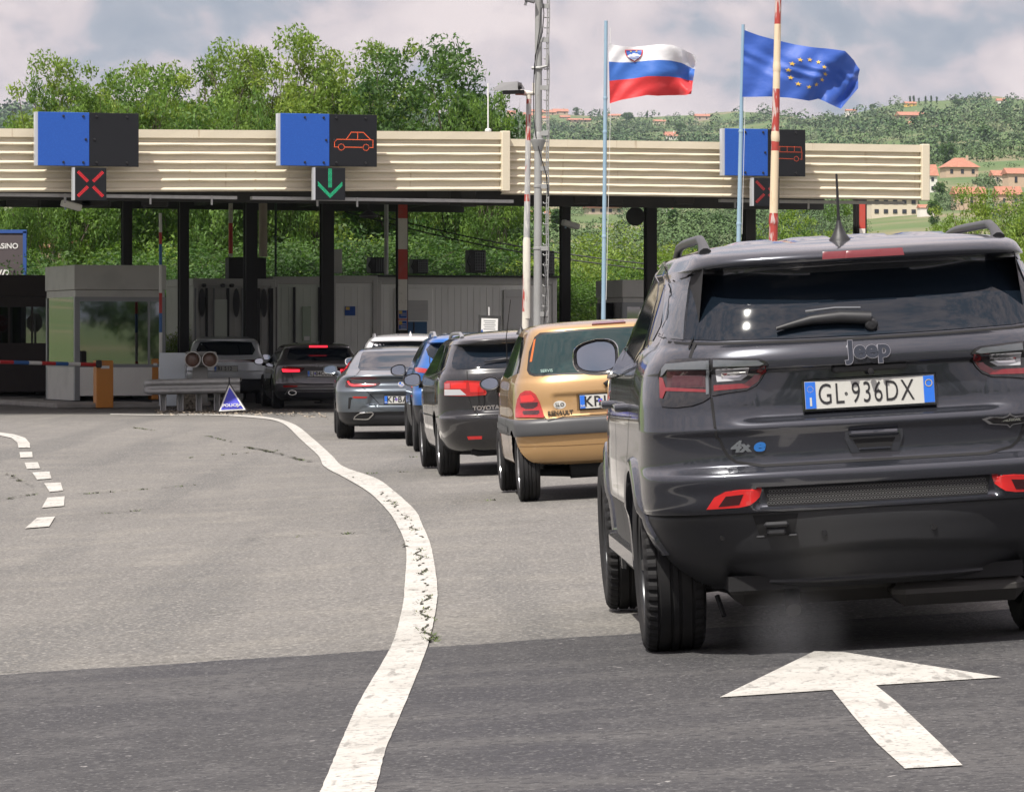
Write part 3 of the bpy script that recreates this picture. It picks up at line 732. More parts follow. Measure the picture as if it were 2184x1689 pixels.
# ------------------------------------------------------------------ hillside houses
m_tile = mat('roof_tiles', (0.34, 0.15, 0.10), .8, var=[(1.5, .5, (.55, .24, .15), .5, .65), (6, .4, (.32, .11, .07), .5, .65)])
walls = [mat('wall_cream', (0.60, 0.53, 0.42), .85), mat('wall_orange', (0.50, 0.37, 0.27), .85), mat('wall_white', (0.68, 0.66, 0.62), .85), mat('wall_yellow', (0.66, 0.42, 0.10), .85), mat('wall_stone', (0.42, 0.34, 0.27), .9)]
m_win = mat('window_dark', (0.03, 0.035, 0.045), .2)
HR = []
def house(u0, u1, vr, ve, vb, wi, label, Yd=None, hip=False, yaw=.35, nwin=3, floors=1):
    """u0-u1 wall span, vr ridge row, ve eave row, vb base row"""
    uc = (u0 + u1) / 2; X, Y = ground_at(uc, vb)
    if not Yd: HR.append((u0 - 2, u1 + 2, ve - 4, vb + 4 + (vb - vr) * .15))
    if Yd: Y = Yd; X = (uc - U0) / FPX * Y
    k = Y / FPX; w = (u1 - u0) * k; zb = CAMZ + (V0 - vb) * k; ze = CAMZ + (V0 - ve) * k; zr = CAMZ + (V0 - vr) * k; dpt = w * .7
    t = root('hill_house', (X, Y, zb), label, 'house', 'houses on the hillside', rz=yaw * .5)
    c = MB(); c.box((0, dpt / 2, (ze - zb) / 2 - 1), (w, dpt, ze - zb + 2), 0); 
    if not hip:
        for s_ in (-1, 1): c.add([(s_ * w / 2, 0, ze - zb), (s_ * w / 2, dpt, ze - zb), (s_ * w / 2, dpt / 2, zr - zb)], [(0, 1, 2)])
    obj('wall', c, walls[wi], t, origin=None)
    c = MB(); e = w * .06; z0 = ze - zb; z1 = zr - zb; hx = w * .5 - dpt * .5 if hip else w / 2 + e
    vs = [(-w / 2 - e, -e, z0 - .1), (w / 2 + e, -e, z0 - .1), (w / 2 + e, dpt + e, z0 - .1), (-w / 2 - e, dpt + e, z0 - .1), (-max(hx, w * .08), dpt / 2, z1), (max(hx, w * .08), dpt / 2, z1)]
    c.add(vs, [(0, 1, 5, 4), (2, 3, 4, 5), (1, 2, 5), (3, 0, 4), (3, 2, 1, 0)])
    rf = obj('roof', c, m_tile, t, origin=None)
    c = MB(); c.box((w * .22, dpt * .35, z1 - (z1 - z0) * .2), (w * .06, w * .06, (z1 - z0) * .9), 0); obj('chimney', c, walls[wi], rf, origin=None)
    H_ = z0 / floors
    for f in range(floors):
        for i in range(nwin):
            x = -w / 2 + w * (i + .5) / nwin
            c = MB(); c.box((x, -.03, H_ * (f + .55)), (w * .09, .12, H_ * .42), 0); obj('window', c, m_win, t, origin=None)
house(1938, 2000, 350, 374, 412, 2, 'white house with an orange tiled roof cut by the canopy corner', nwin=3, floors=2)
house(2017, 2088, 336, 356, 378, 1, 'house with a broad hipped orange roof among trees on the right hillside', hip=True, nwin=3)
house(2119, 2165, 363, 374, 395, 0, 'long cream house with orange roof near the right picture edge', nwin=3)
house(2150, 2215, 358, 370, 400, 1, 'orange roofed house cut by the right picture edge', nwin=2)
house(2040, 2104, 398, 413, 448, 1, 'peach house with an orange roof right of the dark conifer', nwin=3, floors=1)
house(2128, 2180, 397, 414, 452, 1, 'peach house behind the loose tree at the right picture edge', nwin=2)
house(1858, 1960, 414, 422, 462, 0, 'cream two storey house partly under the canopy corner', nwin=5, floors=2)
house(1962, 1995, 436, 442, 462, 2, 'small annexe with orange roof beside the cream house', nwin=1)
house(1806, 1828, 233, 236, 246, 2, 'white villa on the skyline left part', nwin=2)
house(1932, 1955, 217, 221, 229, 3, 'yellow house on the skyline beside the cypress row', nwin=2)
house(1920, 1972, 238, 246, 256, 1, 'farmhouse with dark orange roof below the yellow house', nwin=3)
house(1936, 1950, 259, 264, 272, 0, 'tiny orange roofed house inside the dark trees', nwin=1)
house(2127, 2145, 210, 215, 221, 2, 'small white chapel on the skyline at the right', nwin=1)
house(1419, 1446, 281, 290, 299, 2, 'lone white house with red roof just above the canopy', nwin=2)
house(1396, 1420, 255, 259, 266, 0, 'small pale house on the far hill', nwin=2)
house(1485, 1515, 243, 248, 258, 4, 'dull red roofed house on the far hill terraces', nwin=2)
house(1300, 1325, 243, 247, 252, 0, 'small cream house on the skyline right of the flagpole', nwin=2)
for i, (a, b, vr, ve, vb, wi, lb) in enumerate(((1118, 1136, 240, 246, 254, 1, 'lowest'), (1128, 1150, 233, 238, 247, 0, 'upper middle'), (1158, 1186, 234, 240, 248, 1, 'largest'), (1182, 1212, 232, 238, 246, 1, 'topmost'), (1150, 1172, 247, 252, 260, 0, 'front'), (1083, 1100, 236, 242, 252, 1, 'leftmost'), (1196, 1216, 246, 250, 257, 4, 'rightmost'), (1215, 1260, 252, 256, 262, 4, 'long low'))):
    house(a, b, vr, ve, vb, wi, lb + ' red roofed house of the far village right of the grey mast', nwin=2)
house(1120, 1175, 448, 455, 472, 0, 'cream house low on the slope seen under the canopy beside the mast', nwin=3)
house(1255, 1330, 436, 442, 458, 4, 'grey terrace building under the canopy left of the round disc', nwin=4)
house(1415, 1436, 440, 444, 458, 2, 'white house glimpsed under the canopy right of the round disc', nwin=1)
house(90, 185, 505, 522, 562, 1, 'orange house with tiled roof glimpsed through leaves above the booths', Yd=118.6, nwin=2)

def blob_templates(n, k, seed, leaf=.13):
    r_ = np.random.default_rng(seed); out = []
    for _ in range(n):
        p = r_.normal(size=(k, 3)); p /= np.linalg.norm(p, axis=1)[:, None]; p *= (r_.uniform(.5, 1, k) ** .5)[:, None] * (1 + .25 * np.sin(p[:, 0] * 3 + r_.uniform(0, 6)))[:, None]
        p[:, 2] = p[:, 2] * .62 + .55; nn = p + r_.normal(size=(k, 3)) * .5; nn /= np.linalg.norm(nn, axis=1)[:, None]
        a = np.cross(nn, r_.normal(size=(k, 3))); a /= np.linalg.norm(a, axis=1)[:, None]; b = np.cross(nn, a)
        out.append((p, a * leaf, b * leaf * .8))
    return out
def scatter(name, N, ulo, uhi, vfun, size, m, seed, k=46, mask=None, leaf=.13, vtop=None):
    r_ = np.random.default_rng(seed); T = blob_templates(8, k, seed, leaf); C = []; A_ = []; B_ = []
    us = r_.uniform(ulo, uhi, N); ts = r_.uniform(0, 1, N)
    vt = np.interp(us, SKX, SKV) if vtop is None else us * 0 + vtop; vb = vfun(us); vs = vt + 1 + (vb - vt) * ts
    lo = np.full(N, 150.); Rr = np.interp(us, RGX, RGY); hi = Rr * 1.0
    for _ in range(26):
        mid = np.sqrt(lo * hi); X = (us - U0) / FPX * mid; vv = V0 - FPX * (terrain(X, mid) - CAMZ) / mid
        up = vv > vs; lo = np.where(up, mid, lo); hi = np.where(up, hi, mid)
    X = (us - U0) / FPX * lo; Z = terrain(X, lo)
    keep = np.ones(N, bool) if mask is None else mask(us, vs, X, lo, r_)
    X, Yq, Z = X[keep], lo[keep], Z[keep]; n = len(X)
    S = size * r_.uniform(.35, 1.3, n) ** 1.2 * 1.15 * np.clip(Yq / 1300, .75, 1.5); tid = r_.integers(0, 8, n); hs = r_.uniform(.8, 1.3, n)
    for i in range(8):
        q = tid == i
        if not q.any(): continue
        p, a, b = T[i]; s_ = S[q][:, None, None]
        c = p[None] * s_; c[..., 2] *= hs[q][:, None]
        c = c + np.stack([X[q], Yq[q], Z[q] - .3], 1)[:, None]
        C.append(c.reshape(-1, 3)); A_.append((a[None] * s_).reshape(-1, 3)); B_.append((b[None] * s_).reshape(-1, 3))
    me = quads(name, np.vstack(C), np.vstack(A_), np.vstack(B_), m)
    o = bpy.data.objects.new(name, me); link(o); return tag(o, kind='stuff')
def vb_main(us): return np.interp(us, [-100, 1100, 1500, 1800, 2500], [420, 560, 560, 500, 440])
def field(us, vs, X, Yq, r_):
    # meadow and terraces stay open
    n_ = np.sin(X * .011 + 2) + np.sin(Yq * .0065 + X * .004) + .8 * np.sin(X * .031 + Yq * .011)
    meadow = (us > 1830) & (us < 2060) & (vs > 452)
    ter = (vs > 236) & (vs < 262) & (us > 1300) & (us < 1600)
    dirt = (us > 1150) & (us < 1260) & (vs > 470)
    inh = np.zeros(len(us), bool)
    for a_, b_, c_, d_ in HR: inh |= (us > a_) & (us < b_) & (vs > c_ - 3) & (vs < d_ + 22000 / Yq)
    fl = (np.sin(X * .017 + Yq * .0021 + 1) * np.sin(Yq * .011 - X * .005) > .38) & (r_.random(len(us)) < .82)
    return ~fl & ~inh & ~meadow & ~(ter & (r_.random(len(us)) < .8)) & ~(dirt & (r_.random(len(us)) < .6)) & ((n_ > -.9) | (r_.random(len(us)) < .35))
hl1 = mat('hill_trees', (0.058, 0.100, 0.046), .9, var=[(.012, .8, (0.10, 0.15, 0.06), .42, .6), (.05, .7, (0.042, 0.08, 0.036), .5, .64)], isl=.4, spec=.1)
hl2 = mat('olive_grove', (0.10, 0.14, 0.075), .9, var=[(.02, .7, (0.17, 0.20, 0.11), .45, .6), (.07, .5, (0.05, 0.08, 0.04), .5, .64)], isl=.35, spec=.1)
def vb_far(us): return np.interp(us, [-100, 1100, 1500, 1800, 2500], [380, 400, 400, 400, 400])
scatter('hillside_woods', 4200, 880, 2420, vb_far, 2.7, hl1, 41, k=60, mask=field, leaf=.15)
scatter('olive_grove', 5200, 880, 2420, vb_far, 2.0, hl2, 43, k=40, leaf=.17, mask=lambda us, vs, X, Y_, r_: field(us, vs, X, Y_, r_) & (np.sin(X * .006 + Y_ * .003) > -.5))
scatter('lower_slope_woods', 700, 1050, 2420, vb_main, 3.2, hl1, 47, k=420, mask=field, leaf=.05, vtop=400)
scatter('lower_slope_scrub', 500, 1050, 2420, vb_main, 2.3, hl2, 49, k=300, mask=field, leaf=.06, vtop=400)
scatter('distant_woods', 900, -60, 900, lambda us: us * 0 + 300, 6.5, hl1, 45, k=40)

def far_tree(kind, u, vtop, vbase, w, label, name='hill_tree', cat='tree', group='single trees on the hillside'):
    X, Y = ground_at(u, vbase); plant(kind, u, vtop, Y, label, cat, group, wide=w, name=name)
for i, u in enumerate((1688, 1696, 1703)): pass
cyl = ['tallest cypress at the left of the skyline row', 'cypress second from the left in the skyline row', 'cypress in the middle left of the skyline row', 'thin cypress in the middle of the skyline row', 'cypress at the right of the skyline row', 'short cypress ending the skyline row']
for i, (u, v) in enumerate(((1941, 205), (1949, 204), (1960, 209), (1974, 205), (1986, 204), (1998, 206))):
    far_tree('cyp', u, v, 227, 1.0, cyl[i] + ' above the hill', 'cypress', group='cypresses on the skyline')
for k, u, vt, vb, w, lab in (('fartree', 1228, 229, 247, .8, 'round dark tree on the skyline right of the red roofed village'), ('cyp', 1279, 232, 250, .7, 'single cypress on the skyline left of the flagpole'),
    ('cyp', 1380, 238, 262, .9, 'dark cypress beside the small pale house on the far hill'), ('fartree', 1452, 262, 290, .9, 'dark round tree left of the lone red roofed house'),
    ('fartree', 1340, 240, 268, 1.2, 'broad dark tree on the far hill right of the flagpole'), ('fartree', 1315, 278, 296, .8, 'small dark tree just above the canopy near the flagpole'),
    ('fartree', 1862, 222, 240, .9, 'tree beside the white villa on the skyline'), ('fartree', 1957, 250, 275, 1.3, 'big dark tree below the red roofed farmhouse'),
    ('fartree', 2040, 212, 232, 1.0, 'dark tree on the skyline left of the small white chapel'), ('fartree', 2100, 268, 302, 1.1, 'large dark tree high on the right hillside'),
    ('cyp', 2010, 290, 318, 1.6, 'dark upright tree in the middle of the right hillside'), ('fartree', 2032, 285, 318, .8, 'dark rounded tree next to the upright one on the right hillside'),
    ('fartree', 2022, 305, 350, 1.0, 'dark green tree behind the canopy corner'), ('fartree', 2001, 388, 430, .75, 'dark tree between the cream house and the orange house'),
    ('fartree', 1995, 425, 482, .62, 'dark conifer standing at the right edge of the meadow'), ('fartree', 1882, 425, 462, .95, 'spreading dark tree casting a shadow on the meadow'),
    ('fartree', 1958, 428, 452, .6, 'small dark tree in front of the cream house'), ('fartree', 1610, 500, 540, .8, 'dark tree on the slope between the two columns'),
    ('cyp', 1185, 445, 520, 1.6, 'tall dark cypress left of the narrow column'), ('cyp', 1160, 455, 520, 1.4, 'dark cypress right of the grey mast'),
    ('fartree', 1470, 452, 505, 1.0, 'dark spreading tree under the canopy right of the round disc'), ('cyp', 1435, 445, 520, 1.6, 'dark conifer beside the column with the round disc'),
    ('fartree', 1330, 470, 500, 1.3, 'green tree on the slope left of the round disc'), ('fartree', 1525, 455, 500, .9, 'dark tree left of the second flagpole under the canopy')):
    far_tree(k, u, vt, vb, w, lab)

# ------------------------------------------------------------------ masts, poles and flags
m_pale = mat('pale_blue_paint', (0.24, 0.36, 0.46), .5, var=[(4, .5, (.32, .42, .50), .5, .65, (1, 1, .3)), (12, .5, (.25, .16, .10), .70, .76)])
m_pwhite = mat('pole_white', (0.60, 0.57, 0.50), .6, var=[(5, .7, (.40, .38, .35), .52, .68, (2, 2, .5)), (16, .5, (.30, .13, .08), .64, .72, (2, 2, .3))])
m_pred = mat('pole_red', (0.36, 0.045, 0.035), .6, var=[(7, .85, (.50, .45, .42), .52, .58, (3, 3, .5)), (14, .5, (.22, .05, .03), .6, .7)])
m_pivory = mat('pole_ivory', (0.64, 0.52, 0.36), .55, var=[(6, .8, (.36, .16, .06), .60, .70, (3, 3, .35)), (2, .4, (.72, .64, .5), .5, .65)])
def pole(name, ub, ut, vt, Y, w0, w1, bands, label, cat, group=None, n=16):
    """bands = [(row, material index)] from the top down; reaches the ground"""
    pt = P(ut, vt, Y); pb = P(ub, V0 + FPX * CAMZ / Y, Y); gz = float(g(pb.x, Y)); pb.z = gz
    t = root(name, (pb.x, Y, gz), label, cat, group); c = MB()
    def at(v):
        z = CAMZ + (V0 - v) / FPX * Y; f = (z - pb.z) / (pt.z - pb.z); return pb.lerp(pt, f), (w0 + (w1 - w0) * f) / FPX * Y / 2
    vs = [vt] + [b[0] for b in bands[1:]] + [None]
    for i, (b, mi) in enumerate(bands):
        p0, r0 = at(vs[i]); p1, r1 = at(vs[i + 1]) if vs[i + 1] is not None else (pb, w0 / FPX * Y / 2)
        c.tube([p1, p0], [r1, r0], n, mi, True)
    return t, c, at
t, c, at = pole('flagpole', 1285, 1292.5, 45, 64, 10, 7.5, [(45, 0)], 'pale blue flagpole flying the white, blue and red flag', 'flagpole', 'pale blue flagpoles')
for v in (282, 505, 210): p, r = at(v); c.lathe([(r, -.03), (r * 1.3, 0), (r, .03)], 14, 0, Matrix.Translation(p))
obj('pole', c, m_pale, t, smooth=True, angle=40, world=True)
c = MB(); p0, r = at(60); p1, r1 = at(640); c.tube([p0 + Vector((.07, -.02, 0)), p0.lerp(p1, .3) + Vector((.085, -.03, 0)), p1 + Vector((.04, -.03, 0))], .004, 5); obj('halyard', c, m_wh, t, world=True)
t, c, at = pole('flagpole', 1567, 1585, 53, 63, 12, 7, [(53, 0)], 'pale blue leaning flagpole flying the blue flag with gold stars', 'flagpole', 'pale blue flagpoles')
for v in (281, 478): p, r = at(v); c.lathe([(r, -.03), (r * 1.3, 0), (r, .03)], 14, 0, Matrix.Translation(p))
obj('pole', c, m_pale, t, smooth=True, angle=40, world=True)
c = MB(); p0, r = at(60); p1, r1 = at(500); c.tube([p0 + Vector((.06, -.02, 0)), p1 + Vector((.05, -.03, 0))], .004, 5); obj('halyard', c, m_wh, t, world=True)
t, c, at = pole('striped_pole', 1640, 1661, -60, 52, 23, 13, [(-60, 0), (52, 1), (190, 0), (322, 1), (455, 0), (466, 0), (520, 1), (640, 0), (780, 1)], 'tall rusty red and ivory striped pole in front of the blue flag', 'pole')
for v in (142, 290, 468): p, r = at(v); c.lathe([(r * 1.0, .06), (r * 1.12, .0), (r * 1.12, -.05), (r * 1.0, -.08)], 16, 1 if v != 468 else 0, Matrix.Translation(p))
obj('pole', c, [m_pred, m_pivory], t, smooth=True, angle=40, world=True)
# short red/white lamp post with floodlight
t, c, at = pole('floodlight_post', 1117, 1128, 201, 61, 16, 11, [(201, 1), (212, 0), (222, 2), (245, 0), (300, 2), (415, 0), (430, 2), (512, 1), (580, 0), (665, 1)], 'worn red and white post carrying a floodlight beside the grey mast', 'lamp post')
p, r = at(514); c.lathe([(r, .05), (r * 1.2, 0), (r * 1.2, -.9), (r * 1.2, -1.2)], 16, 1, Matrix.Translation(p))
obj('pole', c, [m_pred, m_pwhite, mat('pole_grey', (0.36, .36, .36), .6, var=[(8, .8, (.55, .54, .5), .5, .6, (3, 3, .6)), (5, .7, (.40, .08, .06), .62, .68, (3, 3, .6))])], t, smooth=True, angle=40, world=True)
c = MB(); a = P(1108, 197, 61); b = P(1141, 199, 61); c.tube([a, P(1126, 200, 61), b, P(1141, 178, 61)], .045, 10, 0); obj('arm', c, m_pwhite, t, smooth=True, angle=40, world=True)
c = MB(); c.box(tuple(P(1110, 199, 60.9)), (.16, .12, .06), 0); obj('clamp', c, m_pred, t, world=True)
m_lampg = mat('lamp_grey', (0.17, 0.17, 0.175), .55, metal=.3)
c = MB(); M = Matrix.Translation(P(1085, 186, 60.8)) @ Matrix.Rotation(R(-2), 4, 'Y')
c.add([(-.27, -.14, -.06), (.17, -.14, -.06), (.25, .14, -.03), (-.12, .14, -.03), (-.12, -.10, .065), (.14, -.10, .075), (.20, .12, .06), (-.06, .12, .06)], [(3, 2, 1, 0), (4, 5, 6, 7), (0, 1, 5, 4), (1, 2, 6, 5), (2, 3, 7, 6), (3, 0, 4, 7)], 0, M)
obj('lamp_housing', c, m_lampg, t, world=True)
c = MB(); c.box((.07, -.02, -.085), (.34, .2, .05), 0, M, .01); obj('lamp_rim', c, m_blk, t, world=True)
c = MB(); c.tube([M @ Vector((.2, -.16, .0)), M @ Vector((.14, -.16, .0))], .05, 12); obj('lamp_bracket', c, m_blk, t, world=True)
# grey climbing mast
t, c, at = pole('ladder_mast', 1145.5, 1149, -40, 60, 18, 15, [(-40, 0)], 'tall grey steel mast with a toothed climbing rail and cables', 'mast')
p, r = at(301); c.lathe([(r * 1.0, -.16), (r * 1.9, -.02), (r * 2.05, .02), (r * 1.3, .03), (r * 1.1, .12), (r * .95, .14)], 18, 0, Matrix.Translation(p))
m_mast = mat('mast_steel', (0.32, 0.325, 0.32), .55, metal=.25, var=[(6, .5, (.24, .235, .23), .45, .65, (2, 2, .4)), (14, .4, (.2, .15, .1), .66, .72)])
obj('pole', c, m_mast, t, smooth=True, angle=40, world=True)
c = MB(); off = .145
pts = [at(v)[0] + Vector((off + .006 * math.sin(v * .05), -.03, 0)) for v in range(-60, 720, 20)]
for q in (-.014, .014): c.tube([p + Vector((q, 0, 0)) for p in pts], .010, 5)
for i, v in enumerate(np.arange(-50, 720, 22)):
    p = at(v)[0] + Vector((off - .01, -.03, 0)); c.tube([p + Vector((.02, 0, 0)), p + Vector((-.045, 0, -.005)), p + Vector((-.055, 0, .02))], .010, 5)
    c.tube([p + Vector((0, 0, .06)), p + Vector((.03, 0, .1))], .007, 5)
obj('climbing_rail', c, m_mast, t, smooth=True, world=True)
c = MB()
for v in (14, 86, 188, 285, 360, 398, 530, 670): p = at(v)[0]; c.box((p.x + .09, p.y - .03, p.z), (.13, .035, .07), 0)
for v in (-4, 148, 398, 530): p, r = at(v); c.lathe([(r * 1.02, -.02), (r * 1.15, -.015), (r * 1.15, .015), (r * 1.02, .02)], 16, 0, Matrix.Translation(p))
p = at(146)[0]; c.tube([p + Vector((-.1, -.04, 0)), p + Vector((.02, -.07, 0)), p + Vector((.13, -.05, .03)), p + Vector((.14, -.05, .2))], .026, 8)
obj('rail_bracket', c, m_mast, t, world=True)
c = MB(); rr = .0075
c.tube([at(v)[0] + Vector((x, -.08, 0)) for v, x in ((-30, .05), (60, .02), (140, -.06), (190, -.075), (250, -.07), (290, -.04), (330, .03), (372, .12), (420, .16))], rr, 5)
c.tube([at(v)[0] + Vector((x, -.085, 0)) for v, x in ((-30, .03), (30, .08), (70, .06), (120, -.05), (160, -.06))], rr, 5)
c.tube([at(v)[0] + Vector((x, -.07, 0)) for v, x in ((560, .1), (620, .13), (690, .1))], rr, 5)
obj('cable', c, m_ink, t, smooth=True, world=True)
c = MB(); M = Matrix.Translation(P(1130, 2, 59.9)) @ Matrix.Rotation(R(14), 4, 'Y'); c.box((0, 0, 0), (.16, .12, .05), 0, M, .01); c.box((-.05, 0, -.05), (.04, .08, .07), 0, M)
obj('lamp', c, m_lampg, t, world=True)
# thin white rod on the canopy and small fittings
c = MB(); a = P(1041, 281, 75.9); c.tube([a, P(1041, 178, 75.9)], .014, 8); c.lathe([(.06, 0), (.06, .04), (.03, .06)], 10, 0, Matrix.Translation(a))
o = obj('antenna_rod', c, m_wh); tag(o, 'thin white rod standing on the canopy roof left of the floodlight', 'antenna')
c = MB(); p = P(1355, 462, 85.5); M = Matrix.Translation(p) @ Matrix.Rotation(R(90), 4, 'X'); c.lathe([(0, -.06), (.14, -.05), (.205, -.01), (.205, .02), (.0, .03)], 28, 0, M); c.tube([p + Vector((0, .03, 0)), p + Vector((0, .05, .35))], .02, 6)
o = obj('round_lamp', c, m_ink, smooth=True, angle=40); tag(o, 'round black disc hanging left of a canopy column', 'lamp')
c = MB(); p = P(786, 460, 81); c.tube([p, p + Vector((0, 0, .52))], .022, 6); c.lathe([(0, -.0), (.1, .0), (.19, .03), (.20, .06), (.10, .13), (.04, .16)], 20, 0, Matrix.Translation(p - Vector((0, 0, .06))))
o = obj('hanging_lamp', c, m_ink, smooth=True, angle=40); tag(o, 'small black pendant lamp hanging left of the red and white striped column', 'lamp')
def camera_unit(u, v, Y, label, up=.3):
    p = P(u, v, Y); t = root('security_camera', tuple(p), label, 'camera'); c = MB(); M = Matrix.Translation(p) @ Matrix.Rotation(R(25), 4, 'Z') @ Matrix.Rotation(R(14), 4, 'Y')
    c.box((.06, 0, 0), (.42, .14, .13), 0, M, .02); obj('housing', c, m_wh, t, world=True)
    c = MB(); c.tube([p + Vector((-.06, 0, -.1)), p + Vector((-.06, 0, up))], .02, 8); obj('bracket', c, m_pale, t, world=True)
camera_unit(146, 437, 78, 'security camera on a pale rod under the canopy at the first red cross', .22)
camera_unit(1212, 478, 88, 'security camera fixed to the thin column right of the mast', .1)
# overhead cables
c = MB()
for dz in (0, -.14):
    pts = []
    for i in range(25):
        f = i / 24; u = 735 + (1480 - 735) * f; v = 440 + (575 - 440) * f + 22 * math.sin(math.pi * f) * (1 - f * .3); pts.append(P(u, v, 103) + Vector((0, 0, dz)))
    c.tube(pts, .018, 5)
o = obj('overhead_cable', c, m_ink, origin='base'); tag(o, 'pair of dark overhead cables sagging across the trees under the canopy', 'cable')

# ---- flags
def lerp_list(pts, s):
    xs = [p[0] for p in pts]; return np.interp(s, xs, [p[1] for p in pts]), np.interp(s, xs, [p[2] for p in pts])
def flag(name, top, bot, Y, label, colour, waves, marks, pole_lab=None):
    def F(s, t, d=0.0):
        """s along, t down (0..1) -> world"""
        ut, vt = lerp_list(top, s); ub, vb_ = lerp_list(bot, s)
        u = ut + (ub - ut) * t; v = vt + (vb_ - vt) * t
        y = Y + waves(s, t) - d; return P(u, v, Y) + Vector((0, y - Y, 0))
    t_ = root(name, tuple(F(0, 1)), label, 'flag'); NS, NT = 120, 72
    mats_ = [m for _, _, m in colour]; c = MB()
    for i in range(NS + 1):
        for j in range(NT + 1): c.v.append(tuple(F(i / NS, j / NT)))
    for i in range(NS):
        for j in range(NT):
            a = i * (NT + 1) + j; c.f.append((a, a + 1, a + NT + 2, a + NT + 1)); tm_ = (j + .5) / NT
            c.m.append(next(k for k, (lo, hi, m) in enumerate(colour) if lo <= tm_ < hi))
    obj('cloth', c, mats_, t_, smooth=True, world=True)
    lay = 0
    for nm, m_, polys in marks:
        c = MB()
        lay += 1
        for poly in polys:
            k0 = len(c.v); pts = [Vector((p[0], p[1])) for p in poly]
            ve = [p for p in pts]; n = len(pts)
            r_ = geometry.delaunay_2d_cdt(ve, [], [list(range(n))], 1, 1e-6)
            for p in r_[0]: c.v.append(tuple(F(p[0], p[1], .008 + .007 * (lay if len(marks) < 8 else 1))))
            for f in r_[2]: c.f.append([k0 + q for q in f]); c.m.append(0)
        obj(nm, c, m_, t_, smooth=False, world=True)
def cloth(name, col_): 
    m = mat(name, col_, .55, sheen=.3, bump=(3, .6, .03, (1, 1, 1.6)))
    nt = m.node_tree; b = nt.nodes['Principled BSDF']; out = nt.nodes['Material Output']; tr = nt.nodes.new('ShaderNodeBsdfTranslucent'); tr.inputs[0].default_value = (*col_, 1)
    mxs = nt.nodes.new('ShaderNodeMixShader'); mxs.inputs[0].default_value = .18; nt.links.new(b.outputs[0], mxs.inputs[1]); nt.links.new(tr.outputs[0], mxs.inputs[2]); nt.links.new(mxs.outputs[0], out.inputs[0]); return m
fw, fb, fr = cloth('cloth_white', (0.72, .72, .74)), cloth('cloth_blue', (0.035, 0.14, 0.50)), cloth('cloth_red', (0.62, 0.03, 0.035))
feu, fgold = cloth('cloth_eu_blue', (0.030, 0.10, 0.44)), cloth('cloth_gold', (0.75, 0.48, 0.06))
q1 = 1900; 
def cc(pts, x0=1900, y0=0, k=1100 / 2064.): return [((x0 + x * k) * .5332, (y0 + y * k) * .5332) for x, y in pts]
T_ = cc([(1002, 328), (1080, 345), (1180, 352), (1290, 345), (1390, 337), (1470, 345), (1560, 372), (1620, 402), (1666, 432)])
B_ = cc([(1012, 778), (1100, 752), (1200, 735), (1290, 717), (1370, 722), (1450, 715), (1530, 712), (1580, 716), (1622, 708)])
ss = np.linspace(0, 1, 9)
sl_top = [(s, *p) for s, p in zip(ss, T_)]; sl_bot = [(s, *p) for s, p in zip(ss, B_)]
def wsl(s, t): return .13 * math.sin(7.5 * s + 2.6 * t) * s ** .6 + .055 * math.sin(17 * s - 5 * t + 1) * s + .035 * math.sin(26 * s * (1 - t) + 9 * t) * (.3 + s) + .010 * math.sin(19 * s + 14 * t + 3 * math.sin(6 * s)) * (.4 + math.sin(5 * t + 3 * s) ** 2)
sh = [(.165, .06), (.165, .12), (.18, .20), (.215, .275), (.262, .335), (.31, .275), (.34, .20), (.352, .12), (.352, .06)]
def inset(poly, f, cx=.26, cy=.17): return [(cx + (x - cx) * f, cy + (y - cy) * f) for x, y in poly]
mount = [(.185, .20), (.205, .17), (.222, .15), (.235, .16), (.258, .115), (.278, .15), (.292, .145), (.31, .175), (.332, .20), (.305, .25), (.262, .305), (.215, .25)]
st = lambda cx, cy, rx, ry, k=5, ro=0: [(cx + (rx if i % 2 == 0 else rx * .42) * math.sin(math.pi * i / k + ro), cy - (ry if i % 2 == 0 else ry * .42) * math.cos(math.pi * i / k + ro)) for i in range(2 * k)]
wave1 = [(.205, .218), (.232, .208), (.26, .218), (.288, .208), (.315, .218), (.312, .230), (.288, .220), (.26, .230), (.232, .220), (.209, .230)]
_k = .86; sh, mount, wave1 = [[(.262 + (x - .26) * _k, .165 + (y - .17) * _k) for x, y in q] for q in (sh, mount, wave1)]
flag('national_flag', sl_top, sl_bot, 63.9, 'white, blue and red flag with a mountain shield blowing to the right', [(0, .30, fw), (.30, .625, fb), (.625, 1.01, fr)], wsl,
     [('coat_of_arms', fr, [sh]), ('coat_detail', fb, [inset(sh, .86)]), ('coat_detail', fw, [mount]), ('coat_detail', fb, [wave1, [(x, y + .028) for x, y in wave1]]), ('coat_detail', fgold, [st(.235, .095, .012, .018), st(.285, .095, .012, .018), st(.26, .125 - .04, .0, .0)][:2])])
def c2_(pts): return cc(pts, 2800, 0, 1296 / 2184.)
T_ = c2_([(300, 205), (400, 240), (500, 268), (640, 300), (740, 318), (850, 330), (970, 352), (1040, 410), (1078, 470)])
B_ = c2_([(285, 655), (390, 655), (480, 655), (600, 662), (735, 680), (800, 665), (870, 700), (955, 731), (1062, 600)])
eu_top = [(s, *p) for s, p in zip(ss, T_)]; eu_bot = [(s, *p) for s, p in zip(ss, B_)]
def weu(s, t): return .12 * math.sin(6.5 * s + 3.4 * t) * s ** .6 + .07 * math.sin(15 * s - 6 * t) * s + .04 * math.sin(23 * s + 7 * t) * (.3 + s) + .013 * math.sin(17 * s - 15 * t + 3 * math.sin(7 * t)) * (.3 + math.sin(4 * s + 5 * t) ** 2)
cx, cy, rx, ry = .50, .50, .150, .255
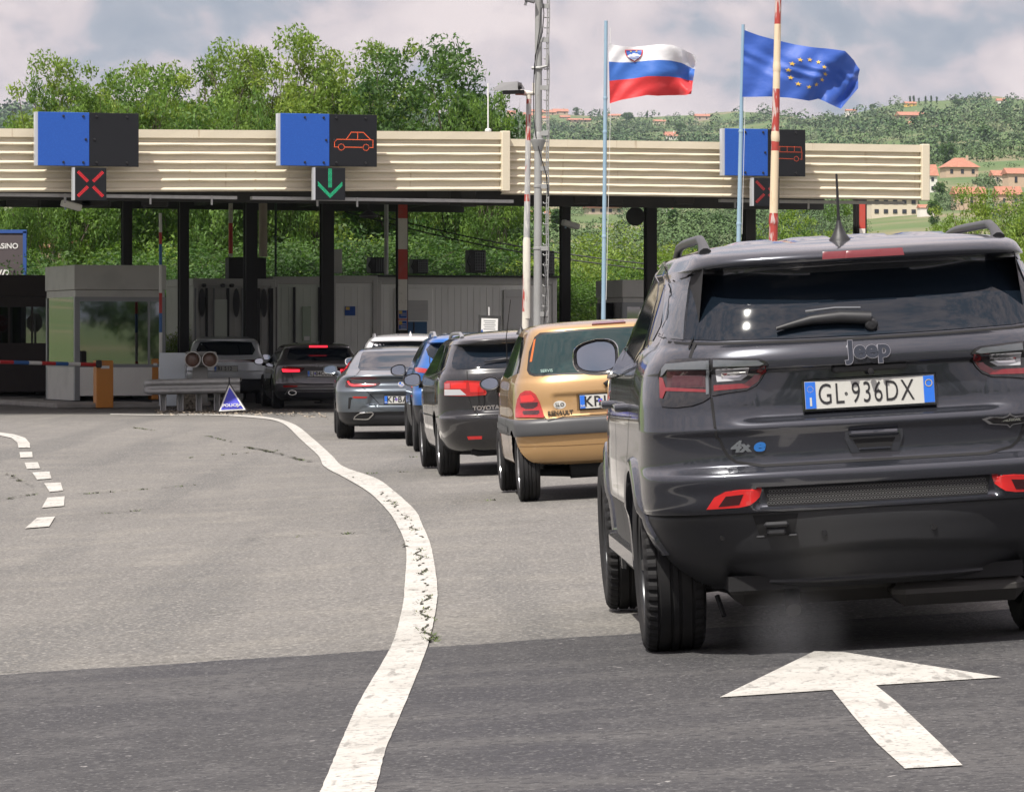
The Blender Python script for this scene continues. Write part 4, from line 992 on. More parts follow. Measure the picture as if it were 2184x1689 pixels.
flag('star_flag', eu_top, eu_bot, 62.8, 'blue flag with a ring of twelve gold stars blowing behind the striped pole', [(0, 1.01, feu)], weu,
     [('star', fgold, [st(cx + rx * math.sin(2 * math.pi * i / 12), cy - ry * math.cos(2 * math.pi * i / 12), .024, .042)]) for i in range(12)])

# ------------------------------------------------------------------ booths and cabins
m_bwall = mat('booth_grey', (0.46, 0.455, 0.435), .5, var=[(2, .3, (.26, .26, .25), .5, .7)])
m_bwhite = mat('cabin_white', (0.78, 0.78, 0.75), .55, var=[(1.5, .35, (.42, .42, .40), .5, .7, (1, 1, .3)), (40, .15, (.3, .3, .3), .6, .7)])
m_bbrown = mat('booth_brown', (0.035, 0.026, 0.024), .55, var=[(2, .4, (.05, .04, .035), .5, .7)])
m_frame = mat('alu_frame', (0.22, 0.23, 0.24), .45, metal=.3)
def glassmat(name, tint=(.75, .85, .85), k=.25):
    m = mat(name, (0.02, .025, .03), .03)
    nt = m.node_tree; out = nt.nodes['Material Output']; b = nt.nodes['Principled BSDF']; b.inputs['Roughness'].default_value = .03
    tr = nt.nodes.new('ShaderNodeBsdfTransparent'); tr.inputs[0].default_value = (*tint, 1); gl = nt.nodes.new('ShaderNodeBsdfGlossy'); gl.inputs['Roughness'].default_value = .02; gl.inputs[0].default_value = (.9, .9, .9, 1)
    lw = nt.nodes.new('ShaderNodeLayerWeight'); lw.inputs[0].default_value = .5
    mr = nt.nodes.new('ShaderNodeMapRange'); mr.inputs[3].default_value = k; mr.inputs[4].default_value = 1
    mx_ = nt.nodes.new('ShaderNodeMixShader'); nt.links.new(lw.outputs['Fresnel'], mr.inputs[0]); nt.links.new(mr.outputs[0], mx_.inputs[0])
    nt.links.new(tr.outputs[0], mx_.inputs[1]); nt.links.new(gl.outputs[0], mx_.inputs[2]); nt.links.new(mx_.outputs[0], out.inputs[0]); return m
m_glass = glassmat('window_glass', (.42, .50, .50), .08)
m_glassd = glassmat('booth_front_glass', (.11, .13, .14), .14)
def booth(uL, uR, vt, vband, vsill, Y, depth, label, mw, cat='booth', panel=None, mull=(.82,), gl=m_glass, base=.12, seam=True, group=None):
    pL = P(uL, vt, Y); L = (uR - uL) / FPX * Y / math.cos(ANG) * 1.03; H = pL.z; zb = CAMZ + (V0 - vband) / FPX * Y; zs = CAMZ + (V0 - vsill) / FPX * Y
    M = Matrix.Translation((pL.x, Y, 0)) @ Matrix.Rotation(ANG, 4, 'Z'); Mt = M
    t = root('kiosk', (pL.x, Y, base), label, cat, group)
    c = MB(); hz = H - zb; zm = zb + hz * .22
    c.box((L / 2, depth / 2, (H + zm) / 2), (L + .04, depth + .04, H - zm), 0, M, .01); c.box((L / 2, depth / 2, (zm + zb) / 2 - .004), (L - .02, depth - .02, zm - zb - .008), 0, M)
    obj('roof', c, mw, t, world=True)
    c = MB(); T = .07
    c.box((L / 2, T / 2, (zs + base) / 2 + .06), (L - .04, T, zs - base - .12), 1 if panel else 0, M); c.box((L / 2, depth - T / 2, (zs + base) / 2), (L - .04, T, zs - base), 0, M)
    for x in (T / 2, L - T / 2): c.box((x, depth / 2, (zs + base) / 2), (T, depth - 2 * T, zs - base), 0, M)
    obj('wall', c, [mw, m_bwhite], t, world=True)
    c = MB(); F_ = .10
    for x in (F_ / 2, L - F_ / 2):
        for y in (F_ / 2, depth - F_ / 2): c.box((x, y, (zb + base) / 2), (F_ + .012, F_ + .012, zb - base), 0, M)
    for y in (.03, depth - .03): c.box((L / 2, y, zs), (L, .07, .07), 0, M); c.box((L / 2, y, zb - .05), (L, .07, .10), 0, M)
    for x in (.03, L - .03): c.box((x, depth / 2, zs), (.07, depth, .07), 0, M)
    for q in mull: c.box((L * q, .04, (zs + zb) / 2), (.05, .06, zb - zs), 0, M); c.box((L * q, depth - .04, (zs + zb) / 2), (.05, .06, zb - zs), 0, M)
    obj('window_frame', c, m_frame if mw is not m_bbrown else m_bbrown, t, world=True)
    for (a, s_) in (((L / 2, .02, (zs + zb) / 2), (L - .2, .008, zb - zs)), ((L / 2, depth - .02, (zs + zb) / 2), (L - .2, .008, zb - zs)), ((.02, depth / 2, (zs + zb) / 2), (.008, depth - .2, zb - zs)), ((L - .02, depth / 2, (zs + zb) / 2), (.008, depth - .2, zb - zs))):
        c = MB(); c.box(a, s_, 0, M); obj('window_pane', c, m_glassd if a[1] == .02 else gl, t, world=True)
    c = MB(); c.box((L / 2, depth / 2, base / 2 + .02), (L + .1, depth + .1, base), 0, M); obj('plinth', c, m_dkgrey, t, world=True)
    c = MB(); c.box((L * .38, depth * .55, (zs + zb) / 2 - .1), (L * .45, .06, zb - zs - .2), 0, M); obj('dark_backing', c, m_dkgrey, t, world=True)  # dark board added inside so the front window reads darker
    c = MB(); c.box((L * .5, .4, zs - .1), (L - .3, .5, .04), 0, M); obj('desk', c, m_dkgrey, t, world=True)
    c = MB(); c.box((L * .3, .5, zs + .12), (.32, .05, .24), 0, M, .01); c.box((L * .3, .5, zs - .04), (.06, .05, .1), 0, M); obj('monitor', c, m_ink, t, world=True)
    return M, L, H
booth(160, 341, 565, 633, 780, 84.6, 2.7, 'grey glazed border booth with a wide window behind the orange barrier box', m_bwall, panel=True)
booth(-60, 116, 586, 645, 735, 92, 2.4, 'dark brown border booth at the left picture edge', m_bbrown, mull=(.42, .68))
booth(1328, 1408, 597, 645, 700, 88, 1.6, 'small grey booth half hidden behind the dark car', m_bwall, mull=(.5,))
# kerb islands
def island(u0, u1, v0, v1, Y0, Y1, label=None):
    a, b = G(u0, v0), G(u1, v0); c = MB(); L = (b - a).length
    M = Matrix.Translation((a.x, a.y, 0)) @ Matrix.Rotation(ANG, 4, 'Z'); c.box((L / 2, (Y1 - Y0) / 2, .06), (L, Y1 - Y0, .12), 0, M, .03)
    o = obj('kerb_island', c, mat('concrete', (0.26, .25, .235), .9, var=[(3, .5, (.18, .17, .16), .45, .65)])); return tag(o, kind='structure')
island(120, 352, 872, 0, 83.5, 92); island(-90, 118, 862, 0, 90.5, 98); island(335, 455, 868, 0, 84, 92)

def cabin(uL, uR, vt, Y, depth, label, m, ribs=0, name='cabin'):
    pL = P(uL, vt, Y); L = (uR - uL) / FPX * Y / math.cos(ANG); H = pL.z; M = Matrix.Translation((pL.x, Y, 0)) @ Matrix.Rotation(ANG, 4, 'Z')
    t = root(name, (pL.x, Y, .1), label, 'cabin', 'office cabins under the canopy'); c = MB()
    c.box((L / 2, depth / 2, (H + .1) / 2 - .06), (L - .02, depth, H - .32), 0, M)
    n = int(L / .16)
    for i in range(n): c.box((L * (i + .5) / n, -.004, (H + .1) / 2 - .06), (L / n * .93, .012, H - .46), 0, M, .004)
    obj('wall', c, m, t, world=True)
    c = MB(); c.box((L / 2, depth / 2, H - .09), (L + .04, depth + .08, .18), 0, M, .01)
    for x in (.05, L - .05): c.box((x, 0, (H + .1) / 2), (.12, .10, H - .28), 0, M, .01)
    c.box((L / 2, 0, .16), (L, .08, .14), 0, M); obj('frame', c, m_bwall, t, world=True)
    return t, M, L, H
t, M, L, H = cabin(803, 1187, 590, 95, 2.5, 'long white office cabin with shutter windows behind the queue', m_bwhite)
def wz(v, Y=95): return CAMZ + (V0 - v) / FPX * Y
def wx(u, L=L): return (u - 803) / (1187 - 803) * L
m_shut = mat('roller_shutter', (0.50, 0.50, 0.49), .5, bump=None)
c = MB(); c.box(((wx(840) + wx(920)) / 2, -.03, (wz(615) + wz(712)) / 2), (wx(920) - wx(840), .06, wz(615) - wz(712)), 0, M, .01); f = obj('window_frame', c, m_bwhite, t, world=True)
c = MB()
for i in range(16): z = wz(640) + (wz(684) - wz(640)) * (i + .5) / 16; c.box(((wx(850) + wx(910)) / 2, -.068, z), (wx(910) - wx(850), .02, abs(wz(684) - wz(640)) / 16 * .86), 0, M, .004)
obj('shutter', c, m_shut, t, world=True)
c = MB(); c.box(((wx(852) + wx(908)) / 2, -.066, (wz(686) + wz(712)) / 2), (wx(908) - wx(852), .012, wz(686) - wz(712)), 0, M); obj('window_pane', c, mat('blue_glass', (0.06, .13, .25), .1), t, world=True)
c = MB(); c.box(((wx(879) + wx(881)) / 2, -.075, (wz(686) + wz(712)) / 2), (.03, .015, wz(686) - wz(712)), 0, M); obj('mullion', c, m_ink, t, world=True)
c = MB(); c.box(((wx(1072) + wx(1120)) / 2, -.03, (wz(617) + wz(730)) / 2), (wx(1120) - wx(1072), .06, wz(617) - wz(730)), 0, M, .01); obj('door', c, m_shut, t, world=True)
c = MB(); c.box(((wx(1078) + wx(1114)) / 2, -.065, wz(632)), (wx(1114) - wx(1078), .012, .03), 0, M); c.box(((wx(1078) + wx(1114)) / 2, -.065, wz(700)), (wx(1114) - wx(1078), .012, .02), 0, M); obj('door_trim', c, m_bwall, t, world=True)
c = MB(); c.box((L / 2, .2, H + .015), (L + .1, .7, .05), 0, M); obj('gutter', c, m_blk, t, world=True)
t, M, L, H = cabin(706, 802, 588, 94.2, 2.5, 'white cabin end with a small blue sticker right of the dark column', m_bwhite)
c = MB(); a = P(745, 663, 94); c.box((L * .41, -.02, a.z), (.26, .01, .22), 0, M); c.box((L * .41 - .06, -.027, a.z + .06), (.1, .008, .07), 1, M); obj('sticker', c, [m_blueS, m_yel], t, world=True)
m_bgreen = mat('cabin_greenish', (0.60, 0.64, 0.57), .6, var=[(2, .3, (.3, .33, .28), .5, .7, (1, 1, .3))])
t, M, L, H = cabin(583, 690, 590, 93.4, 2.5, 'greenish white cabin with dark joints between two dark columns', m_bgreen)
for q, w in ((.03, .06), (.40, .05), (.92, .12)): c = MB(); c.box((L * q, -.03, H / 2), (w, .05, H - .5), 0, M); obj('joint', c, m_blk, t, world=True)
c = MB(); c.box((L * .64, -.03, (wz(655) + wz(728)) / 2), (.22, .05, wz(655) - wz(728)), 0, M, .01); obj('window_pane', c, mat('green_pane', (0.22, .28, .20), .15), t, world=True)
c = MB(); c.box((L * .64, -.06, wz(722)), (.14, .02, .1), 0, M); obj('notice', c, m_wh, t, world=True)
t, M, L, H = cabin(412, 582, 594, 92.6, 2.5, 'grey cabin row with ribbed doors and dark ventilation discs', m_bwall)
for q, w in ((.02, .04), (.16, .05), (.25, .03), (.42, .06), (.60, .04), (.80, .05), (.95, .1)): c = MB(); c.box((L * q, -.03, H / 2), (w, .05, H - .45), 0, M); obj('joint', c, m_blk if w > .04 else m_frame, t, world=True)
for q in (.10, .52, .86): c = MB(); c.add([(p[0] * .085, p[1] * .34, 0) for p in [(math.cos(a), math.sin(a)) for a in np.linspace(0, 6.283, 20, endpoint=False)]] , [list(range(20))], 0, M @ Matrix.Translation((L * q, -.055, wz(648))) @ Matrix.Rotation(R(90), 4, 'X')); obj('vent', c, m_ink, t, world=True)
for q in (.12, .35, .46, .74): c = MB(); c.box((L * q, -.09, wz(612)), (.10, .12, .08), 0, M, .02); obj('lamp', c, m_ink, t, world=True)
for q in (.33, .70): c = MB(); c.box((L * q, -.035, wz(690)), (.34, .04, 1.1), 0, M, .01); obj('door_panel', c, m_bgreen, t, world=True)
# roof things
def roofbox(u0, u1, v0, v1, Y, label, cat, m, grill=True, name='air_conditioner'):
    a = P(u0, v1, Y); b = P(u1, v0, Y); M = Matrix.Translation(((a.x + b.x) / 2, Y, a.z)) @ Matrix.Rotation(ANG, 4, 'Z'); w, h = b.x - a.x, b.z - a.z
    t = root(name, ((a.x + b.x) / 2, Y, a.z), label, cat, 'air conditioners on the cabin roofs' if grill else None); c = MB(); c.box((0, .18, h / 2), (w, .34, h), 0, M, .015); obj('casing', c, m, t, world=True)
    if grill:
        c = MB()
        for i in range(7): c.box((w * .12, -.01, h * (.12 + .125 * i)), (w * .62, .02, .008), 0, M)
        for i in range(5): c.box((-w * .15 + w * .135 * i, -.01, h / 2), (.008, .02, h * .8), 0, M)
        obj('fan_grille', c, m_frame, t, world=True); c = MB(); c.tube([M @ Vector((-w * .5, 0, h * .3)), M @ Vector((-w * .62, 0, h * .5)), M @ Vector((-w * .5, 0, h * .75))], .03, 6); obj('hose', c, m_ink, t, world=True)
roofbox(790, 828, 549, 583, 95.5, 'black air conditioner unit left of the striped column', 'air conditioner', m_ink)
roofbox(881, 915, 553, 584, 95.6, 'black air conditioner unit just right of the striped column', 'air conditioner', m_ink)
roofbox(1001, 1038, 533, 582, 96, 'largest black air conditioner unit alone on the long cabin', 'air conditioner', m_ink)
roofbox(1160, 1184, 535, 588, 96.4, 'black air conditioner unit behind the grey mast', 'air conditioner', m_ink)
roofbox(708, 731, 532, 583, 95, 'grey metal utility box on the cabin roof right of the dark column', 'utility box', m_bwall, False, 'utility_box')
roofbox(487, 570, 549, 597, 93.5, 'dark roof box at the foot of the white and red post', 'roof box', m_blk, False, 'roof_box')
for (u, v0, v1, w, Y, bands, lab, nm) in ((492, 434, 548, 9, 94, [(434, 0), (476, 1), (541, 0)], 'white and red tube post standing on the roof box', 'striped_post'), (561, 434, 548, 18, 95, [(434, 2)], 'pale concrete pole standing behind the dark column', 'concrete_pole'), (588, 434, 590, 5, 95, [(434, 3)], 'thin dark green pipe right of the concrete pole', 'pipe'), (824, 428, 590, 9, 95, [(428, 4)], 'grey perforated steel channel left of the striped column', 'steel_channel')):
    c = MB(); vs = [b[0] for b in bands] + [v1]
    for i, (b, mi) in enumerate(bands): c.tube([P(u, vs[i + 1], Y), P(u, vs[i], Y)], w / FPX * Y / 2, 12, mi)
    o = obj(nm, c, [m_pwhite, mat('post_red', (.5, .03, .03), .5), mat('concrete_pole', (.46, .39, .32), .8, var=[(4, .4, (.36, .3, .25), .5, .7)]), mat('pipe_green', (.03, .06, .04), .6), m_galv], smooth=True, angle=40); tag(o, lab, 'post')
# notice board
t = root('notice_board', tuple(P(1045, 730, 66)), 'framed paper notice board leaning behind the black estate car', 'notice board')
M = frame_M(P(1044, 692, 66), (1, .1, -.03)); c = MB(); c.box((0, 0, 0), (.38, .30, .02), 0, M); obj('board', c, m_dkgrey, t, world=True)
c = MB(); c.box((0, -.02, .014), (.28, .24, .006), 0, M)
for k in range(5): c.box((0, .06 - .035 * k, .018), (.2 - .03 * (k % 2), .012, .002), 1, M)
obj('paper', c, [m_wh, m_frame], t, world=True); c = MB(); c.tube([P(1043, 676, 66), P(1043, 655, 66)], .01, 6); obj('pin', c, m_wh, t, world=True)
c = MB(); c.tube([P(1044, 700, 66.05), P(1044, 737 + FPX * CAMZ / 66, 66.05)], .02, 6); obj('stand', c, m_blk, t, world=True)

# ------------------------------------------------------------------ barriers, rail, triangle
m_or = mat('barrier_orange', (0.52, 0.20, 0.025), .5, var=[(4, .3, (.4, .15, .02), .5, .7)])
m_bb = mat('boom_blue', (0.03, .12, .35), .5); m_br = mat('boom_red', (.48, .03, .03), .5)
def barrier(u, v0, v1, w, Y, label):
    a = P(u, v1, Y); h = (v1 - v0) / FPX * Y; ww = w / FPX * Y; M = Matrix.Translation(a) @ Matrix.Rotation(ANG, 4, 'Z'); t = root('barrier', tuple(a), label, 'barrier', 'orange lane barriers')
    c = MB(); c.box((0, .15, h / 2), (ww, .3, h), 0, M, .015); obj('cabinet', c, m_or, t, world=True)
    c = MB(); c.box((0, -.004, h * .86), (ww * .5, .008, h * .06), 0, M); obj('name_plate', c, m_wh, t, world=True); return t, M, ww, h
t, M, ww, h = barrier(224, 769, 870, 37, 82.4, 'orange barrier box with its striped boom lowered across the left lane')
c = MB(); mm_ = [1, 0, 2, 0]
p0 = P(208, 778, 82.3); p1 = P(-40, 771, 80.5)
fr_ = [0, .155, .26, .37, .49, .60, .73, .85, 1]
for i in range(8): c.tube([p0.lerp(p1, fr_[i]), p0.lerp(p1, fr_[i + 1])], .04, 8, (1, 0, 2, 1, 0, 2, 1, 0)[i])
obj('boom', c, [m_wh, m_br, m_bb], t, smooth=True, angle=40, world=True)
c = MB(); c.box(tuple(P(211, 776, 82.25)), (.12, .1, .16), 0, None, .02); obj('boom_clamp', c, m_blk, t, world=True)
t, M, ww, h = barrier(331, 765, 852, 16, 85.2, 'second orange barrier box with its striped boom raised upright')
c = MB(); vs = [455, 496, 521, 565, 625, 668, 709, 771, 800, 845]; ci = [0, 1, 2, 0, 1, 2, 0, 1, 2]
for i in range(9): c.tube([P(342.5 + (vs[i] - 600) * .004, vs[i], 84.2), P(342.5, vs[i + 1], 84.2)], .034, 8, ci[i])
obj('boom', c, [m_wh, m_br, m_bb], t, smooth=True, angle=40, world=True)

m_w2 = mat('panel_bluewhite', (0.50, 0.55, 0.60), .45)
c = MB(); a = P(340, 808, 80.5); b = P(396, 752, 80.5); c.box(((a.x + b.x) / 2, 80.6, (a.z + b.z) / 2 - .28), (b.x - a.x, .35, b.z - a.z + .55), 0, None, .01)
o = obj('cabinet_box', c, m_w2); tag(o, 'plain bluish white cabinet behind the guardrail left of the round signal lamps', 'cabinet')
t = root('signal_lamps', tuple(P(428, 830, 79.6)), 'grey twin signal with two round hooded brown lenses above the guardrail', 'signal lamp')
c = MB(); p = P(428, 766, 79.8); c.box((p.x, p.y + .1, p.z), (.62, .2, .31), 0, None, .03); c.box((p.x - .02, p.y + .1, p.z - .5), (.3, .05, .75), 0); obj('housing', c, mat('signal_grey', (.20, .20, .19), .6), t, world=True)
for u in (410, 447):
    p = P(u, 767, 79.75); M = Matrix.Translation(p) @ Matrix.Rotation(R(90), 4, 'X') @ Matrix.Rotation(R(8), 4, 'Y'); c = MB(); c.lathe([(.155, -.02), (.165, .16), (.15, .16), (.14, -.0)], 28, 0, M); obj('lamp_hood', c, m_bwall, t, smooth=True, angle=40, world=True)
    c = MB(); c.lathe([(0, .03), (.07, .028), (.14, .0)], 28, 0, M); obj('lens', c, mat('lens_brown', (.13, .075, .055), .3), t, smooth=True, world=True)

t = root('guardrail', tuple(P(400, 878, 78.8)), 'galvanised W-beam guardrail end on short posts behind the police triangle', 'guardrail')
g0, g1 = P(306, 826, 79.0), P(512, 822, 78.6)
prof = [(-.155, 0), (-.14, -.035), (-.11, -.075), (-.07, -.08), (-.045, -.055), (-.02, -.012), (.02, -.012), (.045, -.055), (.07, -.08), (.11, -.075), (.14, -.035), (.155, 0)]
c = MB(); N = 24
for i in range(N + 1):
    f = i / N; p = g0.lerp(g1, f); e = min(f * 12, 1) ** .5; 
    for z, y in prof: c.v.append((p.x, p.y + y * .9 * e + (1 - e) * .06, p.z + z * (.72 + .28 * e)))
for i in range(N):
    for k in range(len(prof) - 1): c.f.append((i * 12 + k, (i + 1) * 12 + k, (i + 1) * 12 + k + 1, i * 12 + k + 1)); c.m.append(0)
o = obj('beam', c, m_galv, t, smooth=True, angle=50, world=True); sd = o.modifiers.new('thickness', 'SOLIDIFY'); sd.thickness = .012
for u in (348, 385, 424, 463, 492):
    p = P(u, 826, 79.15); c = MB(); gz = 0.0; c.box((p.x - .05, p.y + .02, (p.z + gz) / 2), (.02, .10, p.z - gz), 0); c.box((p.x + .05, p.y + .02, (p.z + gz) / 2), (.02, .10, p.z - gz), 0); c.box((p.x, p.y + .07, (p.z + gz) / 2), (.12, .012, p.z - gz), 0); obj('post', c, m_galv, t, world=True)
c = MB(); p = P(398, 878, 79.6); c.box((p.x, p.y + .2, .26), (.42, .3, .52), 0, None, .03); o = obj('concrete_block', c, mat('mossy_concrete', (.20, .175, .14), .95, var=[(14, .9, (.06, .055, .045), .5, .6)], bump=(12, 1, .05))); tag(o, 'rough mossy concrete block under the guardrail', 'block')
# loose dry leaves and gravel at the tip of the island
c = MB()
for _ in range(900):
    u = random.uniform(330, 560) if random.random() < .8 else random.uniform(540, 700); v = 879 + random.gauss(0, 3.5) + (max(u - 540, 0) * .06); p = G(u, max(v, 866)); s_ = random.uniform(.008, .035)
    a = random.uniform(0, 6.28); dx, dy = math.cos(a) * s_, math.sin(a) * s_; c.add([(p.x - dx, p.y - dy, .006), (p.x + dy, p.y - dx, .012), (p.x + dx, p.y + dy, .02), (p.x - dy, p.y + dx, .01)], [(0, 1, 2, 3)])
o = obj('leaf_litter', c, mat('litter', (.30, .25, .19), .95, isl=.5), origin=None); tag(o, kind='stuff')
# police triangle
t = root('folding_triangle', tuple(G(494, 880)), 'folding blue warning triangle lettered POLICIJA standing on the road', 'warning sign')
Yt = 77.4; A_, B__, C_ = P(467, 877, Yt), P(524, 874, Yt), P(489, 820, Yt + .15)
fw_ = Vector((0, -.01, 0)); c = MB(); ctr = (A_ + B__ + C_) / 3
def shrink(f): return [ctr + (q - ctr) * f for q in (A_, B__, C_)]
c.add(shrink(1.0) + [q + Vector((0, .01, 0)) for q in shrink(1.0)], [(0, 1, 2), (5, 4, 3), (0, 3, 4, 1), (1, 4, 5, 2), (2, 5, 3, 0)]); obj('border', c, m_wh, t, world=True)
c = MB(); c.add([q + fw_ for q in shrink(.84)], [(0, 1, 2)]); obj('blue_face', c, mat('police_blue', (0.045, 0.05, 0.48), .5, bump=(9, .6, .02)), t, world=True)
x = (B__ - A_).normalized(); M = frame_M(A_.lerp(B__, .5) + Vector((0, -.022, .075)) + (C_ - (A_ + B__) / 2) * .06, x); c = MB(); c.merge(text('POLICIJA', .078, bold=.003, extr=.001, sx=1.25), M); obj('lettering', c, m_wh, t, world=True)
c = MB(); c.tube([A_ + Vector((-.05, 0, -.1)), C_ + Vector((0, 0, .03))], .010, 6); c.tube([B__ + Vector((.03, 0, -.03)), C_ + Vector((0, 0, .03))], .010, 6); c.tube([C_ + Vector((0, .35, -.6)), C_], .01, 6); c.tube([C_, C_ + Vector((0, 0, .14))], [.02, .012], 8); obj('frame', c, m_ink, t, world=True)
# casino billboard
t = root('billboard', tuple(P(25, 640, 105)), 'dark casino billboard with a blue frame at the left picture edge', 'billboard')
M = frame_M(P(-24, 553, 104), (1, 0, 0)); wb, hb = 154 / FPX * 104, 118 / FPX * 104; c = MB(); c.box((0, 0, 0), (wb, hb, .06), 0, M); obj('panel', c, mat('board_dark', (.075, .06, .065), .6), t, world=True)
c = MB(); c.box((0, hb / 2, .0), (wb + .1, .09, .12), 0, M); c.box((wb / 2, 0, 0), (.09, hb, .12), 0, M); c.box((-wb / 2, 0, 0), (.09, hb, .12), 0, M); obj('frame', c, mat('board_blue', (.02, .07, .26), .6), t, world=True)
c = MB(); c.merge(text('CASiNO', .20, bold=.004, sx=1.0), M @ Matrix.Translation((.42, .34, .04))); obj('lettering', c, m_wh, t, world=True)
c = MB(); c.merge(text('Fun', .40, bold=.004, shear=.4), M @ Matrix.Translation((.22, -.34, .04))); obj('lettering', c, m_wh, t, world=True)
for x_ in (-.6, .6): c = MB(); c.box((x_, -hb / 2 - .9, -.05), (.1, 2.0, .1), 0, M); obj('post', c, m_frame, t, world=True)
# stop sign seen through the booth window
t = root('stop_sign', tuple(P(223, 850, 89.5)), 'red octagonal stop sign seen through the glazed booth', 'road sign')
p = P(223, 685, 89.5); M = frame_M(p, (1, .2, 0)); c = MB(); c.prism([(.22 * math.cos(R(22.5 + 45 * i)), .24 * math.sin(R(22.5 + 45 * i))) for i in range(8)], 0, .01, 0, M); obj('rim', c, m_wh, t, world=True)
c = MB(); c.prism([(.195 * math.cos(R(22.5 + 45 * i)), .215 * math.sin(R(22.5 + 45 * i))) for i in range(8)], .012, .016, 0, M); obj('face', c, m_br, t, world=True)
c = MB(); c.merge(text('STOP', .17, bold=.003, extr=.002, sx=.85), M @ Matrix.Translation((0, 0, .02))); obj('lettering', c, m_wh, t, world=True)
c = MB(); c.tube([(p.x, p.y + .03, .0), (p.x, p.y + .03, p.z + .2)], .03, 8); obj('post', c, m_galv, t, world=True)
# ------------------------------------------------------------------ car building kit
def pchip(x, y, q):
    h = np.diff(x); dl = np.diff(y, axis=0) / h[:, None]; d = np.zeros_like(y)
    for i in range(1, len(x) - 1):
        a, b = dl[i - 1], dl[i]; w1, w2 = 2 * h[i] + h[i - 1], h[i] + 2 * h[i - 1]
        with np.errstate(divide='ignore', invalid='ignore'): m = (w1 + w2) / (w1 / a + w2 / b)
        d[i] = np.where(a * b > 0, m, 0)
    d[0], d[-1] = dl[0], dl[-1]
    k = np.clip(np.searchsorted(x, q, side='right') - 1, 0, len(x) - 2); t = ((q - x[k]) / h[k])[:, None]; hh = h[k][:, None]
    return ((1 + 2 * t) * (1 - t) ** 2) * y[k] + t * (1 - t) ** 2 * hh * d[k] + t * t * (3 - 2 * t) * y[k + 1] + t * t * (t - 1) * hh * d[k + 1]
def paint(name, col_, metal=.55, rough=.32, flake=None):
    m = mat(name, col_, rough, metal=metal, coat=1.0, var=[(900, .5, tuple(min(1, c * 1.9 + .01) for c in col_), .5, .7)], spec=.5)
    m.node_tree.nodes['Principled BSDF'].inputs['Coat Roughness'].default_value = .04
    return m
m_tyre = mat('tyre_rubber', (0.016, 0.016, 0.017), .82, var=[(6, .5, (.03, .028, .026), .45, .65)], spec=.3)
m_rimd = mat('rim_dark', (0.05, 0.052, 0.055), .35, metal=.7)
m_rims = mat('rim_silver', (0.42, 0.43, 0.44), .3, metal=.8)
m_plas = mat('bumper_plastic', (0.024, 0.025, 0.028), .45, var=[(3, .4, (.034, .034, .034), .45, .65)], spec=.4)
m_gap = mat('panel_gap', (0.004, 0.004, 0.005), .8)
m_tint = mat('tinted_glass', (0.006, 0.010, 0.016), .04, spec=.45)
m_blkg = mat('gloss_black', (0.008, 0.008, 0.009), .12, coat=1.0)
m_lred = mat('lens_red', (0.35, 0.012, 0.012), .12, coat=1.0, var=[(60, .4, (.22, .005, .008), .5, .6)])
m_lredd = mat('lens_red_dark', (0.035, 0.004, 0.005), .1, coat=1.0)
m_lclr = mat('lens_clear', (0.42, 0.43, 0.45), .12, coat=1.0)
m_lsmk = mat('lens_smoke', (0.10, 0.11, 0.12), .1, coat=1.0)
m_lit = mat('lamp_lit_red', (0.6, .01, .02), .2, emis=((1.0, .02, .04), 1.3))
m_chr = mat('chrome', (0.6, 0.6, 0.6), .15, metal=1.0)
m_mir = mat('mirror_glass', (0.34, 0.37, 0.42), .02, metal=1.0)
m_plate = mat('plate_white', (0.50, 0.50, 0.47), .4)
m_eu = mat('plate_blue', (0.02, 0.14, 0.60), .4)

